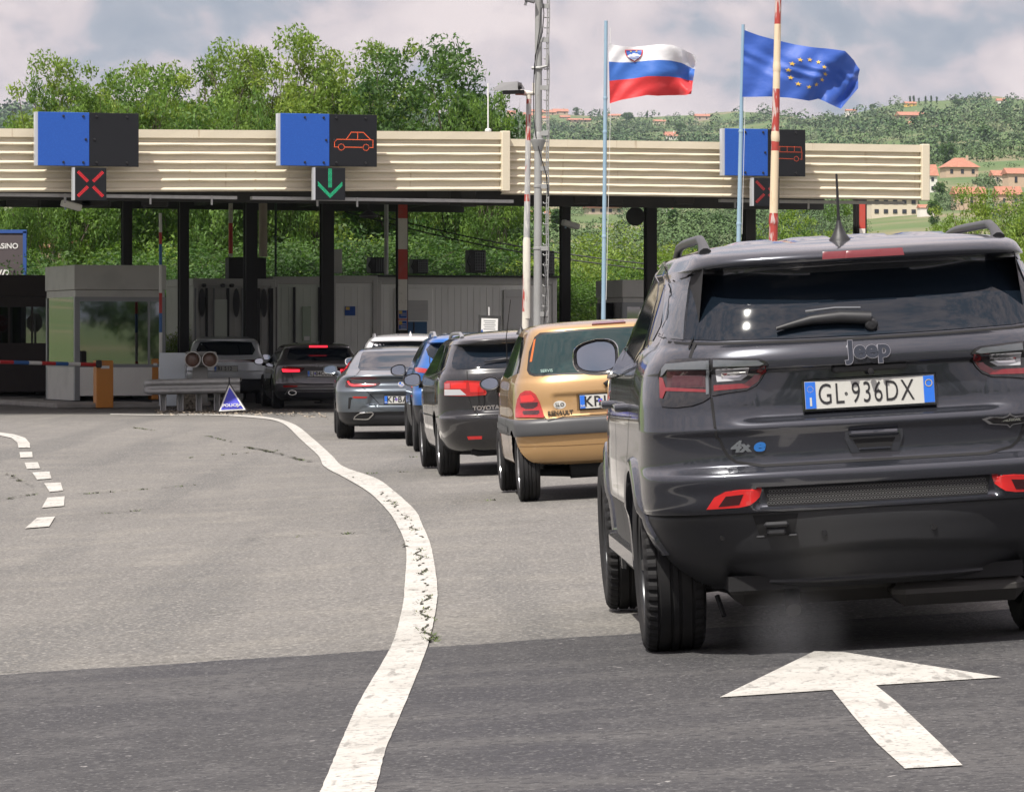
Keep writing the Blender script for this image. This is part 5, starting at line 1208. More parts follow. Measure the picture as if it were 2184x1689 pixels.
class Car:
    def __init__(s, name, label, u, Yb, yaw, rows, L, rear_wheel, wheelbase, Rt, body_mat, low_mat, NR=120, NS=60, NF=24, step=.02, disp=None, Ra=None, track=.90, tw=.22, ftaper=.10, cat='car', fcap=.75):
        X = (u - U0) / FPX * Yb
        roll = math.atan2(float(g(X + .8, Yb + 1)) - float(g(X - .8, Yb + 1)), 1.6)
        s.M = Matrix.Translation((X, Yb, float(g(X, Yb + 1.5)))) @ Matrix.Rotation(R(yaw), 4, 'Z') @ Matrix.Rotation(-roll, 4, 'Y')
        s.Mi = s.M.inverted(); s.L = L; s.yw = rear_wheel; s.wb = wheelbase; s.Rt = Rt; s.Ra = Ra or Rt * 1.10
        s.root = root(name, (0, 0, 0), label, cat, 'cars queueing at the border' if cat == 'car' else None, M=s.M)
        cols = np.array([[r[0], r[1], r[2], r[3], r[4], r[5], r[6]] for r in rows], float); mt = [r[7] if len(r) > 7 else 0 for r in rows]
        dd = np.diff(cols[:, :4], axis=0) * np.array([1, .8, 1, .3]); h = np.maximum(np.sqrt((dd ** 2).sum(1)), .006); x = np.concatenate([[0], np.cumsum(h)])
        q = []; fm = []
        for i in range(len(x) - 1):
            n = max(1, int(round(h[i] / step))); q += list(np.linspace(x[i], x[i + 1], n, endpoint=False)); fm += [mt[i]] * n
        q.append(x[-1]); q = np.array(q); C = pchip(x, cols, q); C[:, 0] = np.interp(q, x, cols[:, 0]) * .0 + C[:, 0]
        ph = np.linspace(math.pi, 0, 400); rings = []
        for z, w, yr, yf, a, n, kr in C:
            w = max(w, .004); a = min(a, (yf - yr) * .45)
            ex = np.sign(np.cos(ph)) * np.abs(np.cos(ph)) ** (2 / n) * w; ey = yr + a - a * np.abs(np.sin(ph)) ** (2 / n)
            al = np.concatenate([[0], np.cumsum(np.hypot(np.diff(ex), np.diff(ey)))]); t = np.linspace(0, al[-1], NR)
            rx, ry = np.interp(t, al, ex), np.interp(t, al, ey)
            af = min(fcap, (yf - yr) * .45); nf = 2.6
            fx = -np.sign(np.cos(ph)) * np.abs(np.cos(ph)) ** (2 / nf) * w; fy = yf - af + af * np.abs(np.sin(ph)) ** (2 / nf)
            al = np.concatenate([[0], np.cumsum(np.hypot(np.diff(fx), np.diff(fy)))]); t = np.linspace(0, al[-1], NF)
            gx, gy = np.interp(t, al, fx), np.interp(t, al, fy)
            sy = np.linspace(yr + a, yf - af, NS + 2)[1:-1]
            X_ = np.concatenate([rx, np.full(NS, w), gx, np.full(NS, -w)]); Y_ = np.concatenate([ry, sy, gy, sy[::-1]])
            X_ = X_ * (1 - (1 - kr) * sm((.95 - Y_) / .7)) * (1 - ftaper * sm((Y_ - L * .55) / (L * .45)))
            Z_ = np.full(len(X_), z)
            if disp is not None: Y_, Z_ = disp(X_, Y_, Z_)
            rings.append(np.stack([X_, Y_, Z_], 1))
        V = np.array(rings); nr, N = V.shape[:2]; v = V.reshape(-1, 3); F = []; FM = []
        body = []
        for i in range(nr - 1):
            for k in range(N):
                k2 = (k + 1) % N; F.append((i * N + k, i * N + k2, (i + 1) * N + k2, (i + 1) * N + k)); FM.append(fm[i])
        F.append(tuple(range((nr - 1) * N, nr * N))); FM.append(fm[-1])
        s.V, s.F = v, F; s.bvh = BVHTree.FromPolygons(v.tolist(), F)
        wmax = max(r[1] for r in rows); s.w = wmax
        Fa = np.array([f[:4] for f in F[:-1]]); cen = v[Fa].mean(1); keep = np.ones(len(F), bool)
        for yw in (s.yw, s.yw + s.wb):
            ins = (np.hypot(cen[:, 1] - yw, cen[:, 2] - Rt) < s.Ra) & (np.abs(cen[:, 0]) > wmax * .5)
            keep[:-1] &= ~ins
        # snap the ragged arch edge to its circle
        v2 = v.copy()
        cut = set(Fa[~keep[:-1]].ravel().tolist()); kept = set(Fa[keep[:-1]].ravel().tolist())
        for i in cut & kept:
            for yw in (s.yw, s.yw + s.wb):
                dy, dz = v[i, 1] - yw, v[i, 2] - Rt; r_ = math.hypot(dy, dz)
                if abs(r_ - s.Ra) < .05: v2[i, 1] = yw + dy / r_ * s.Ra; v2[i, 2] = Rt + dz / r_ * s.Ra
        s.V2 = v2
        for k, (nm, m_) in enumerate((('body', body_mat), ('bumper', low_mat))):
            idx = [i for i in range(len(F)) if keep[i] and FM[i] == k]
            if not idx: continue
            used = sorted({q_ for i in idx for q_ in F[i]}); mp_ = {q_: j for j, q_ in enumerate(used)}
            me = make_mesh(nm, v2[used].tolist(), [[mp_[q_] for q_ in F[i]] for i in idx], [m_], smooth=True, angle=38)
            o = bpy.data.objects.new(nm, me); link(o, s.root)
        # floor and wheel housings
        zb = rows[0][0]; c = MB(); c.box((0, L / 2, zb + .03), (wmax * 1.3, L * .9, .06), 0)
        for yw in (s.yw, s.yw + s.wb):
            for sx in (-1, 1):
                n = 20; pv = []
                for j in range(n + 1):
                    t = R(18) + R(144) * j / n
                    for x_ in (wmax * .55, wmax * .84): pv.append((sx * x_, yw + math.cos(t) * s.Ra * 1.01, Rt + math.sin(t) * s.Ra * 1.01))
                c.add(pv, [(2 * j, 2 * j + 2, 2 * j + 3, 2 * j + 1) for j in range(n)])
                c.add([pv[2 * j] for j in range(n + 1)], [tuple(range(n + 1))])
        obj('underbody', c, m_gap, s.root, origin=None)
        s.track, s.tw = track, tw
    # surface access
    def px(s, pts, x0, y0, k):
        """pixels of an enlarged crop -> (x, z) on the body's back"""
        out = []
        for p in pts:
            u, v = (x0 + p[0] * k) * .5332, (y0 + p[1] * k) * .5332
            o_ = s.Mi @ Vector((0, 0, CAMZ)); d = s.Mi.to_3x3() @ Vector(((u - U0) / FPX, 1, (V0 - v) / FPX)).normalized()
            h = s.bvh.ray_cast(o_, d)
            q = h[0] if h[0] is not None else o_ + d * ((.12 - o_.y) / d.y)
            out.append((q.x, q.z))
        return out
    def hit(s, a, b, axis):
        if axis == 'rear': o_, d = Vector((a, -3, b)), Vector((0, 1, 0))
        elif axis == 'left': o_, d = Vector((-4, a, b)), Vector((1, 0, 0))
        elif axis == 'right': o_, d = Vector((4, a, b)), Vector((-1, 0, 0))
        elif axis == 'corner': o_, d = Vector((a - 2, -2, b)), Vector((1, 1, 0)).normalized()
        h = s.bvh.ray_cast(o_, d)
        if h[0] is None or (h[0] - o_).length > 3.9 and axis != 'rear' and False:
            h = s.bvh.find_nearest(Vector((a, .1, b)) if axis == 'rear' else Vector((-s.w if axis == 'left' else s.w, a, b)))
        n = h[1] if h[1].dot(d) < 0 else -h[1]
        return h[0], n
    def patch(s, name, poly, m, axis='rear', off=.004, thick=.012, grid=.03, mirror=True, parent=None, chamfer=.0, hollow=None):
        sides = [1, -1] if mirror and axis in ('rear', 'left') and mirror != 'no' else [1]
        res = []
        for sd in sides:
            ax = axis if not (axis == 'left' and sd == -1) else 'right'
            pts = [Vector((p[0] * (sd if axis == 'rear' else 1), p[1])) for p in poly]
            den = []
            for i, a in enumerate(pts):
                b = pts[(i + 1) % len(pts)]; k = max(1, int((b - a).length / grid)); den += [a.lerp(b, j / k) for j in range(k)]
            nb = len(den); xs = [p.x for p in den]; ys = [p.y for p in den]; allp = list(den)
            gx = np.arange(min(xs) + grid / 2, max(xs), grid); gy = np.arange(min(ys) + grid / 2, max(ys), grid)
            if len(gx) * len(gy) < 9000: allp += [Vector((a, b)) for a in gx for b in gy]
            r_ = geometry.delaunay_2d_cdt(allp, [], [list(range(nb))], 1, 1e-5)
            vs, fs = r_[0], [list(f) for f in r_[2]]; c = MB(); inner = []
            for p in vs:
                h, n = s.hit(p[0], p[1], ax); c.v.append(tuple(h + n * off)); inner.append(tuple(h + n * (off - thick)))
            cnt = {}
            for f in fs:
                for a, b in zip(f, f[1:] + f[:1]): cnt[(a, b)] = cnt.get((a, b), 0) + 1
            c.f += fs; c.m += [0] * len(fs)
            for (a, b) in cnt:
                if (b, a) not in cnt:
                    k0 = len(c.v); c.v += [c.v[a], c.v[b], inner[b], inner[a]]; c.f.append([k0 + 3, k0 + 2, k0 + 1, k0][::1]); c.m.append(0)
            o = obj(name, c, m, parent or s.root, origin=None, smooth=True, angle=40); res.append(o)
        return res if len(res) > 1 else res[0]
    def lines(s, polys, width=.007, axis='rear', mirror=True, off=.0015, m=None, name='panel_gap', closed=False):
        c = MB()
        for poly in polys:
            for sd in ([1, -1] if mirror else [1]):
                ax = axis if not (axis == 'left' and sd == -1) else 'right'
                P_ = [Vector((p[0] * (sd if axis == 'rear' else 1), p[1])) for p in poly]; den = []
                if closed: P_.append(P_[0])
                for a, b in zip(P_, P_[1:]): k = max(1, int((b - a).length / .02)); den += [a.lerp(b, j / k) for j in range(k)]
                den.append(P_[-1]); k0 = len(c.v)
                for i, p in enumerate(den):
                    t = (den[min(i + 1, len(den) - 1)] - den[max(i - 1, 0)]).normalized(); nrm = Vector((-t.y, t.x)) * width / 2
                    for e in (-1, 1):
                        h, n = s.hit(p.x + nrm.x * e, p.y + nrm.y * e, ax); c.v.append(tuple(h + n * off))
                for i in range(len(den) - 1): c.f.append([k0 + 2 * i, k0 + 2 * i + 1, k0 + 2 * i + 3, k0 + 2 * i + 2]); c.m.append(0)
        return obj(name, c, m or m_gap, s.root, origin=None, smooth=True)
    def wheels(s, rim_r, rim_m, spokes=5, style='bar', lugs=False, steer=0):
        tb, rb = wheel_mesh(s.Rt, s.tw, rim_r, spokes, style, lugs)
        tme = make_mesh('tyre', tb.v, tb.f, [m_tyre], smooth=True, angle=32); rme = make_mesh('rim', rb.v, rb.f, [rim_m, m_gap], rb.m, smooth=True, angle=35)
        for yw in (s.yw, s.yw + s.wb):
            for sx in (-1, 1):
                e = bpy.data.objects.new('wheel', None); e.empty_display_size = .2; link(e, s.root)
                e.location = (sx * (s.track - s.tw / 2), yw, s.Rt); e.rotation_euler = (random.uniform(0, 6) if True else 0, 0, 0 if sx < 0 else math.pi)
                e.rotation_euler = (random.uniform(0, 1.2), 0, 0 if sx < 0 else math.pi)
                for n_, me in (('tyre', tme), ('rim', rme)): o = bpy.data.objects.new(n_, me); link(o, e)
    def mirror_unit(s, x, y, z, w, h, m, sides=(-1,), taper=.8, tilt=5, yawm=4, round_=3.2, sq=False):
        for sd in sides:
            t = bpy.data.objects.new('side_mirror', None); t.empty_display_size = .1; link(t, s.root); t.location = (sd * x, y, z)
            t.rotation_euler = (R(-tilt), 0, R(yawm * sd)); n = 28; out = []
            for i in range(n):
                a = 2 * math.pi * i / n; cx, sy = math.cos(a), math.sin(a)
                px_, pz = np.sign(cx) * abs(cx) ** (2 / round_) * w / 2, np.sign(sy) * abs(sy) ** (2 / round_) * h / 2
                f = 1 - (1 - taper) * max(0, -px_ / (w / 2)) * .9      # outer end lower
                if sq and px_ > 0: px_ *= .88; pz *= 1.0
                out.append((px_ * (-sd), pz * f if pz > 0 else pz * (f * .35 + .65)))
            c = MB(); rings = [(.004, .85), (-.008, .89), (-.012, 1.0), (.012, 1.05), (.05, 1.02), (.09, .85), (.12, .55), (.13, .2)]
            for yy, f in rings: c.v += [(p[0] * f, yy, p[1] * f) for p in out]
            for k in range(len(rings) - 1):
                for i in range(n): c.f.append((k * n + i, k * n + (i + 1) % n, (k + 1) * n + (i + 1) % n, (k + 1) * n + i)); c.m.append(0)
            c.f.append(tuple(range((len(rings) - 1) * n, len(rings) * n))); c.m.append(0)
            c.tube([(-sd * w * .35, .05, -h * .35), (-sd * (w * .5 + .06), .06, -h * .48)], [.045, .03], 10)
            obj('mirror_housing', c, m, t, origin=None, smooth=True, angle=45)
            c = MB(); c.add([(p[0] * .86, -.006, p[1] * .84) for p in out], [tuple(range(n))]); obj('mirror_glass', c, m_mir, t, origin=None)
    def plate(s, x, z, txt, w=.52, h=.11, tilt=4, y=None, style='slo', frame=True):
        """registration plate with its writing"""
        yy = min(s.hit(x - w * .45, z, 'rear')[0].y, s.hit(x + w * .45, z, 'rear')[0].y, s.hit(x, z + h * .4, 'rear')[0].y, s.hit(x, z - h * .4, 'rear')[0].y) - .012 if y is None else y
        t = bpy.data.objects.new('number_plate', None); t.empty_display_size = .1; link(t, s.root); t.location = (x, yy, z)
        t.rotation_euler = (R(90) - R(tilt), 0, 0)
        c = MB(); c.box((0, 0, -.004), (w + .02, h + .022, .012), 0, None, .004); obj('plate_frame', c, m_blkg, t, origin=None)
        c = MB(); c.box((0, 0, .003), (w, h, .004), 0, None); obj('plate_face', c, m_plate, t, origin=None)
        c = MB(); c.box((-w / 2 + .022, 0, .0055), (.042, h - .004, .003), 0); obj('blue_band', c, m_eu, t, origin=None)
        if style == 'it': c = MB(); c.box((w / 2 - .022, 0, .0055), (.042, h - .004, .003), 0); obj('blue_band', c, m_eu, t, origin=None)
        c = MB()
        if style == 'it':
            c.merge(text('I', .045, bold=.0018, extr=.0008), Matrix.Translation((-w / 2 + .022, -.028, .0075)))
            for i in range(12): a = i * math.pi / 6; c.box((-w / 2 + .022 + .012 * math.cos(a), .024 + .012 * math.sin(a), .0075), (.0022, .0022, .0012), 1)
            c.lathe([(.0125, .0075), (.0125, .009), (.0145, .009), (.0145, .0075)], 20, 1, Matrix.Translation((w / 2 - .022, .024, 0)))
        else: c.merge(text('SLO', .022, bold=.0008, extr=.0008), Matrix.Translation((-w / 2 + .022, -.033, .0075)))
        obj('band_symbols', c, [m_plate, m_yel], t, origin=None)
        for i, (tx, px_, sx) in enumerate(txt):
            c = MB()
            if tx == '#':      # municipal shield between the letters
                c.prism([(-.017, .02), (.017, .02), (.017, -.004), (0, -.022), (-.017, -.004)], .0055, .008, 1); c.box((0, .002, .0085), (.028, .005, .002), 0); c.box((0, 0, .0086), (.005, .034, .002), 0)
                o = obj('plate_shield', c, [m_br, m_eu], t, origin=None); o.location = (px_, 0, 0); continue
            if tx == 'o': c.lathe([(.003, .006), (.003, .0075), (.006, .0075), (.006, .006)], 14, 0, Matrix.Translation((px_, 0, 0))); obj('plate_stamp', c, m_ink, t, origin=None); continue
            c.merge(text(tx, h * 1.08, bold=-.0006 if style == 'it' else .0022, extr=.001, sx=sx, space=1.14), Matrix.Translation((px_, -.002, .0065))); obj('plate_lettering', c, m_ink, t, origin=None)
        return t
    def box_part(s, name, c0, d, m, bev=.01, axis='rear', parent=None):
        c = MB(); c.box(c0, d, 0, None, bev); return obj(name, c, m, parent or s.root, origin=None)
    def word(s, name, txt, x, z, size, m, sx=1.0, bold=.001, extr=.003, tilt=0, off=.004, shear=0, rot=0):
        y = s.hit(x, z, 'rear')[0].y - off; c = MB(); c.merge(text(txt, size, bold=bold, extr=extr, sx=sx, shear=shear), Matrix.Translation((x, y, z)) @ Matrix.Rotation(R(90) - R(tilt), 4, 'X') @ Matrix.Rotation(R(rot), 4, 'Z'))
        return obj(name, c, m, s.root, origin=None)
    def wiper(s, pts, r0=.012, parent=None, m=None):
        c = MB(); P_ = []
        for x, z in pts: h, n = s.hit(x, z, 'rear'); P_.append(h + n * .03)
        c.tube(P_, [r0 * 1.6] + [r0 * .8] * (len(P_) - 1), 8); return obj('wiper', c, m or m_plas, s.root, origin=None, smooth=True, angle=40)
    def antenna(s, y, h, lean=.12, x=0, m=None, base=(.045, .03)):
        hz = s.bvh.ray_cast(Vector((x, y, 4)), Vector((0, 0, -1)))[0]
        c = MB(); M = Matrix.Translation(hz); c.lathe([(base[0] * 1.25, -.015), (base[0] * 1.2, 0), (base[0] * .8, .02), (base[0] * .4, .05), (base[0] * .22, .08)], 18, 0, M)
        if h > .1: c.tube([hz + Vector((0, 0, .06)), hz + Vector((0, -h * lean * .2, .10)), hz + Vector((0, -h * lean, h))], [.009, .0065, .0045], 8)
        return obj('antenna', c, m or m_ink, s.root, origin=None, smooth=True, angle=50)
    def fin(s, y, m):
        hz = s.bvh.ray_cast(Vector((0, y, 4)), Vector((0, 0, -1)))[0]
        c = MB(); c.add([(-.025, 0, -.01), (.025, 0, -.01), (.02, .15, -.01), (-.02, .15, -.01), (-.004, -.01, .06), (.004, -.01, .06)], [(0, 1, 5, 4), (1, 2, 5), (2, 3, 4, 5), (3, 0, 4)], 0, Matrix.Translation(hz)); return obj('antenna', c, m, s.root, origin=None)
    def rail(s, x, y0, y1, lift, m, r=.02):
        pts = []
        for i in range(15):
            f = i / 14; y = y0 + (y1 - y0) * f; hz = s.bvh.ray_cast(Vector((x, y, 4)), Vector((0, 0, -1)))[0]; e = min(1, min(f, 1 - f) * 7) ** .5; pts.append(hz + Vector((0, 0, -.01 + lift * e)))
        for sd in (1, -1):
            c = MB(); c.tube([Vector((p.x * sd, p.y, p.z)) for p in pts], [r * 1.5] + [r] * 13 + [r * 1.5], 10); c.v = [(a, b, h) for a, b, h in c.v]; obj('roof_rail', c, m, s.root, origin=None, smooth=True, angle=50)
def wheel_mesh(Rt, W, rr, spokes, style, lugs):
    tb = MB(); hw = W / 2; n = 144 if lugs else 72
    gr = [(-.62, 0), (-.58, .009), (-.54, .009), (-.50, 0), (-.2, 0), (-.17, .009), (-.11, .009), (-.08, 0), (.08, 0), (.11, .009), (.17, .009), (.2, 0), (.50, 0), (.54, .009), (.58, .009), (.62, 0)]
    prof = [(rr * .96, -hw * .62), (rr, -hw * .84), (rr * 1.02, -hw * .9), ((rr + Rt) / 2, -hw), (Rt * .93, -hw * .97), (Rt * .975, -hw * .88), (Rt * .992, -hw * .76)]
    prof += [(Rt - d, h * hw) for h, d in gr] + [(Rt * .992, hw * .76), (Rt * .975, hw * .88), (Rt * .93, hw * .97), ((rr + Rt) / 2, hw), (rr * 1.02, hw * .9), (rr, hw * .84), (rr * .96, hw * .62)]
    tb.lathe(prof, n)
    if lugs:
        L = len(prof)
        for i, (r_, h) in enumerate(prof):
            if abs(h) > hw * .6 and r_ > Rt * .92:
                for k in range(n):
                    if k % 3 == 0: x, y, z = tb.v[i * n + k]; f = (r_ - .010) / r_; tb.v[i * n + k] = (x * f, y * f, z * (.975 if abs(h) > hw * .9 else 1))
    rb = MB(); rb.lathe([(rr * .99, -hw * .84), (rr * .95, -hw * .80), (rr * .93, -hw * .6), (rr * .92, hw * .7)], 48, 0)
    rb.lathe([(rr * .92, -hw * .05), (.0, -hw * .05)], 32, 1)
    rb.lathe([(.0, -hw * .80), (.055, -hw * .78), (.07, -hw * .6), (.07, -hw * .1)], 20, 0)
    for i in range(spokes):
        a = 2 * math.pi * i / spokes
        for da in ((0,) if style == 'bar' else (-.13, .13)):
            wd = rr * (.17 if style == 'bar' else .075); M = Matrix.Rotation(a + da, 4, 'Z')
            rb.add([(.05, -wd * .7, -hw * .70), (rr * .95, -wd * .5, -hw * .80), (rr * .95, wd * .5, -hw * .80), (.05, wd * .7, -hw * .70), (.05, -wd, -hw * .3), (rr * .95, -wd * .9, -hw * .45), (rr * .95, wd * .9, -hw * .45), (.05, wd, -hw * .3)],
                   [(0, 1, 2, 3)[::-1], (0, 4, 5, 1)[::-1], (3, 2, 6, 7)[::-1], (4, 7, 6, 5)[::-1], (1, 5, 6, 2)[::-1]], 0, M)
    Mx = Matrix.Rotation(R(90), 4, 'Y')     # axis Z -> X ; face with negative h points to -X
    for b in (tb, rb): b.v = [tuple(Mx @ Vector(p)) for p in b.v]
    return tb, rb
C4 = (2300, 850, 1000 / 1877.); C5 = (3100, 850, 996 / 1869.); C6 = (2300, 1700, 1796 / 2184.); CR = (1600, 1250, 1100 / 2184.); CB = (1300, 1300, 600 / 2027.); CA = (650, 1300, 850 / 2184.)

# ------------------------------------------------------------------ the dark grey SUV close to the camera
def jeep_disp(X, Y, Z):
    rear = sm((.60 - Y) / .12); ax = np.abs(X)
    d = .034 * sm((.60 - ax) / .16) * sm((Z - .945) / .035) * sm((1.166 - Z) / .012)
    d += .022 * sm((.50 - ax) / .03) * sm((Z - .605) / .02) * sm((.700 - Z) / .01)
    d += .030 * sm((.62 - ax) / .05) * sm((Z - .30) / .02) * sm((.445 + .015 * np.cos(X * 5) - Z) / .05)
    d += -.012 * sm((.5 - ax) / .3) * sm((Z - 1.55) / .02) * sm((1.66 - Z) / .03)
    return Y + d * rear, Z
m_jeep = paint('granite_paint', (0.034, 0.037, 0.047), .55, .22)
jr = [(.275, .86, .20, 4.05, .55, 2.6, .70, 1), (.31, .875, .13, 4.12, .55, 2.6, .77, 1), (.40, .89, .075, 4.25, .55, 2.6, .90, 1), (.50, .895, .045, 4.33, .55, 2.7, .965, 1), (.575, .905, .03, 4.37, .55, 2.8, .985, 1), (.592, .91, .03, 4.37, .55, 2.8, .97, 1),
      (.597, .915, .016, 4.38, .52, 3.1, .985), (.68, .918, .004, 4.39, .50, 3.3, 1.0), (.735, .918, -.004, 4.39, .50, 3.5, 1.0), (.752, .918, .002, 4.38, .50, 3.5, 1.0), (.770, .918, .030, 4.36, .50, 3.5, 1.0), (.788, .917, .052, 4.34, .50, 3.5, 1.0),
      (.83, .915, .056, 4.30, .49, 3.5, 1.0), (.905, .912, .046, 4.24, .49, 3.5, 1.0), (.930, .912, .032, 4.2, .49, 3.5, 1.0), (.945, .911, .036, 4.18, .49, 3.5, 1.0), (1.02, .905, .050, 4.0, .48, 3.4, 1.0), (1.155, .888, .050, 3.4, .50, 3.0, .99),
      (1.170, .885, .030, 3.2, .50, 3.0, .985), (1.20, .875, .028, 3.05, .49, 3.0, .98), (1.25, .85, .050, 2.95, .47, 3.0, .97), (1.272, .832, .075, 2.9, .45, 3.0, .965), (1.30, .822, .098, 2.85, .44, 3.1, .96),
      (1.42, .78, .165, 2.60, .42, 3.2, .955), (1.55, .735, .245, 2.36, .40, 3.3, .95), (1.572, .73, .245, 2.32, .40, 3.3, .95), (1.578, .728, .105, 2.31, .38, 3.4, .95), (1.598, .715, .090, 2.28, .38, 3.4, .95), (1.625, .695, .112, 2.22, .38, 3.4, .955),
      (1.648, .655, .22, 2.15, .38, 3.2, .97), (1.668, .58, .42, 2.05, .38, 3.0, .98), (1.685, .45, .72, 1.95, .36, 2.8, 1.0), (1.695, .26, 1.0, 1.8, .3, 2.6, 1.0), (1.698, .05, 1.25, 1.6, .1, 2.4, 1.0)]
J = Car('suv', 'big dark grey SUV with black bumper and plate GL 936DX close by at the right', 1893, 15.68, 2.0, jr, 4.40, .88, 2.64, .362, m_jeep, m_plas, NR=230, NS=110, NF=30, step=.009, disp=jeep_disp, Ra=.405, track=.915, tw=.255)
jp = lambda pts, cr=C4: J.px(pts, *cr)
gl_left = jp([(1012, 505), (1052, 575), (1024, 745), (1004, 908)])
top_c = 1.566; bot_c = 1.276
xl = [p[0] for p in gl_left]; 
glass = [(-.655, 1.545), (-.672, 1.50), (-.70, 1.38), (-.715, 1.300), (-.60, 1.288), (-.3, 1.280), (0, 1.278), (.3, 1.280), (.60, 1.288), (.715, 1.300), (.70, 1.38), (.672, 1.50), (.655, 1.545), (.4, 1.560), (0, 1.566), (-.4, 1.560)]
J.patch('rear_window', glass, m_tint, off=.003, thick=.02, grid=.035, mirror=False)
J.patch('window_finlet', [(-.662, 1.552), (-.735, 1.530), (-.765, 1.42), (-.785, 1.335), (-.765, 1.305), (-.72, 1.297), (-.706, 1.38), (-.678, 1.50)], mat('finlet', (.045, .05, .06), .15, coat=1.0), off=.008, thick=.02)
J.lines([[(-.675, 1.552), (-.745, 1.537), (-.778, 1.42), (-.80, 1.33), (-.775, 1.292), (-.72, 1.284), (-.6, 1.276), (-.3, 1.269), (0, 1.267)]], .010)
# tail lamps
o1 = jp([(632, 1215), (655, 1165), (700, 1125), (760, 1108), (860, 1102), (1015, 1100), (1018, 1388), (960, 1425), (880, 1452), (760, 1466), (660, 1460), (638, 1400)])
i1 = jp([(1029, 1100), (1380, 1103), (1430, 1120), (1452, 1145), (1445, 1180), (1400, 1250), (1360, 1300), (1290, 1335), (1150, 1355), (1032, 1378)])
for a in (o1, i1): J.patch('tail_lamp', a, m_blkg, off=.006, thick=.03, grid=.02)
tl = [o for o in J.root.children if o.name.startswith('tail_lamp')]
m_lredl = mat('lens_red_line', (.17, .009, .012), .12, coat=1.0)
def sub(poly, m, nm='lens', off=.0085, cr=C4, par=None):
    pts = jp(poly, cr) if cr else poly
    rs_ = J.patch(nm, pts, m, off=off, thick=.004, grid=.02)
    for k, r_ in enumerate(rs_): r_.parent = tl[(0 if pts[0][0] < -.62 else 2) + k]
    return rs_
sub([(700, 1195), (985, 1188), (985, 1318), (700, 1325)], m_lredd); sub([(740, 1215), (960, 1208), (960, 1300), (740, 1308)], mat('lens_red_mid', (.045, .005, .007), .12, coat=1.0), off=.0095)
sub([(690, 1140), (960, 1118), (1000, 1120), (1005, 1180), (985, 1178), (700, 1183), (668, 1230), (650, 1220), (660, 1175)], m_lsmk)
sub([(645, 1240), (668, 1245), (690, 1318), (1008, 1332), (1008, 1352), (690, 1345), (668, 1400), (648, 1395)], m_lredl, off=.0095)
sub([(988, 1118), (1010, 1118), (1010, 1365), (988, 1370)], m_lsmk, off=.0105)
sub([(1058, 1178), (1310, 1165), (1292, 1225), (1240, 1262), (1070, 1275)], m_lclr, off=.010); sub([(1100, 1192), (1280, 1182), (1262, 1215), (1225, 1240), (1105, 1250)], m_chr, off=.0115)
sub([(1045, 1300), (1270, 1285), (1330, 1240), (1385, 1165), (1432, 1148), (1436, 1178), (1375, 1270), (1300, 1318), (1045, 1342)], m_lredl, off=.0098)
sub([(1040, 1112), (1370, 1112), (1420, 1135), (1385, 1150), (1040, 1160)], m_lsmk)
# lamp shelf edge, tailgate seam
J.lines([jp([(905, 975), (880, 1040), (863, 1092)]), jp([(1024, 1392), (1035, 1480), (1050, 1600), (1062, 1690)]) + jp([(705, 70), (722, 115), (745, 152), (785, 180)], C6) + [(-.45, .781), (0, .781)]], .011)
J.lines([[(p[0], p[1]) for p in o1 + []]], .006, closed=True); J.lines([i1], .006, closed=True)
# high brake lamp
J.patch('high_brake_lamp', [(-.165, 1.592), (-.16, 1.616), (.16, 1.616), (.165, 1.592)], mat('lens_red_brake', (.14, .008, .012), .15, coat=1.0), off=.006, thick=.01, mirror=False, grid=.03)
# rear wiper, badge, plate, handle
c = MB(); hp = [J.hit(x, z, 'rear') for x, z in ((.02, 1.335), (-.1, 1.346), (-.22, 1.340), (-.36, 1.310))]
c.tube([h + n * .025 for h, n in hp], [.027, .026, .020, .008], 10); w_ = obj('wiper', c, m_plas, J.root, origin=None, smooth=True, angle=50)
c = MB(); h, n = J.hit(.02, 1.325, 'rear'); c.lathe([(.026, -.02), (.026, .03), (.018, .036), (0, .038)], 16, 0, Matrix.Translation(h) @ Matrix.Rotation(R(100), 4, 'X')); obj('wiper_hub', c, m_plas, w_, origin=None)
c = MB(); hp = [J.hit(x, z, 'rear') for x, z in ((-.02, 1.368), (-.12, 1.373), (-.24, 1.365))]; c.tube([h + n * .045 for h, n in hp], .006, 6); obj('wiper_rib', c, m_lsmk, w_, origin=None)
J.word('badge_lettering', 'Jeep', -.005, 1.220, .098, m_chr, sx=1.02, bold=.0056, extr=.003, tilt=8, off=.002)
J.word('badge_lettering', 'Jeep', -.005, 1.220, .098, mat('badge_blue', (.008, .014, .026), .2, coat=1.0), sx=1.02, bold=.0040, extr=.005, tilt=8, off=.004)
J.plate(-.005, 1.050, [('GL', -.156, .70), ('o', -.095, 1), ('936DX', .052, .66)], style='it', tilt=3)
c = MB(); c.box((0, .075, 1.150), (.30, .06, .03), 0, None, .008); c.lathe([(.012, 0), (.012, .02), (.0, .022)], 12, 1, Matrix.Translation((.0, .045, 1.135)) @ Matrix.Rotation(R(100), 4, 'X')); obj('plate_lamp', c, [m_plas, m_ink], J.root, origin=None)
y0 = J.hit(0, .87, 'rear')[0].y
c = MB(); c.prism([(-.115, .045), (.115, .045), (.118, .02), (.095, -.042), (-.095, -.042), (-.118, .02)], -.002, .008, 0, Matrix.Translation((0, y0, .855)) @ Matrix.Rotation(R(90), 4, 'X')); hd = obj('tailgate_handle', c, m_jeep, J.root, origin=None)
c = MB(); c.prism([(-.085, .012), (.085, .012), (.066, -.026), (-.066, -.026)], .006, .010, 0, Matrix.Translation((0, y0, .855)) @ Matrix.Rotation(R(90), 4, 'X')); obj('handle_recess', c, m_gap, hd, origin=None)
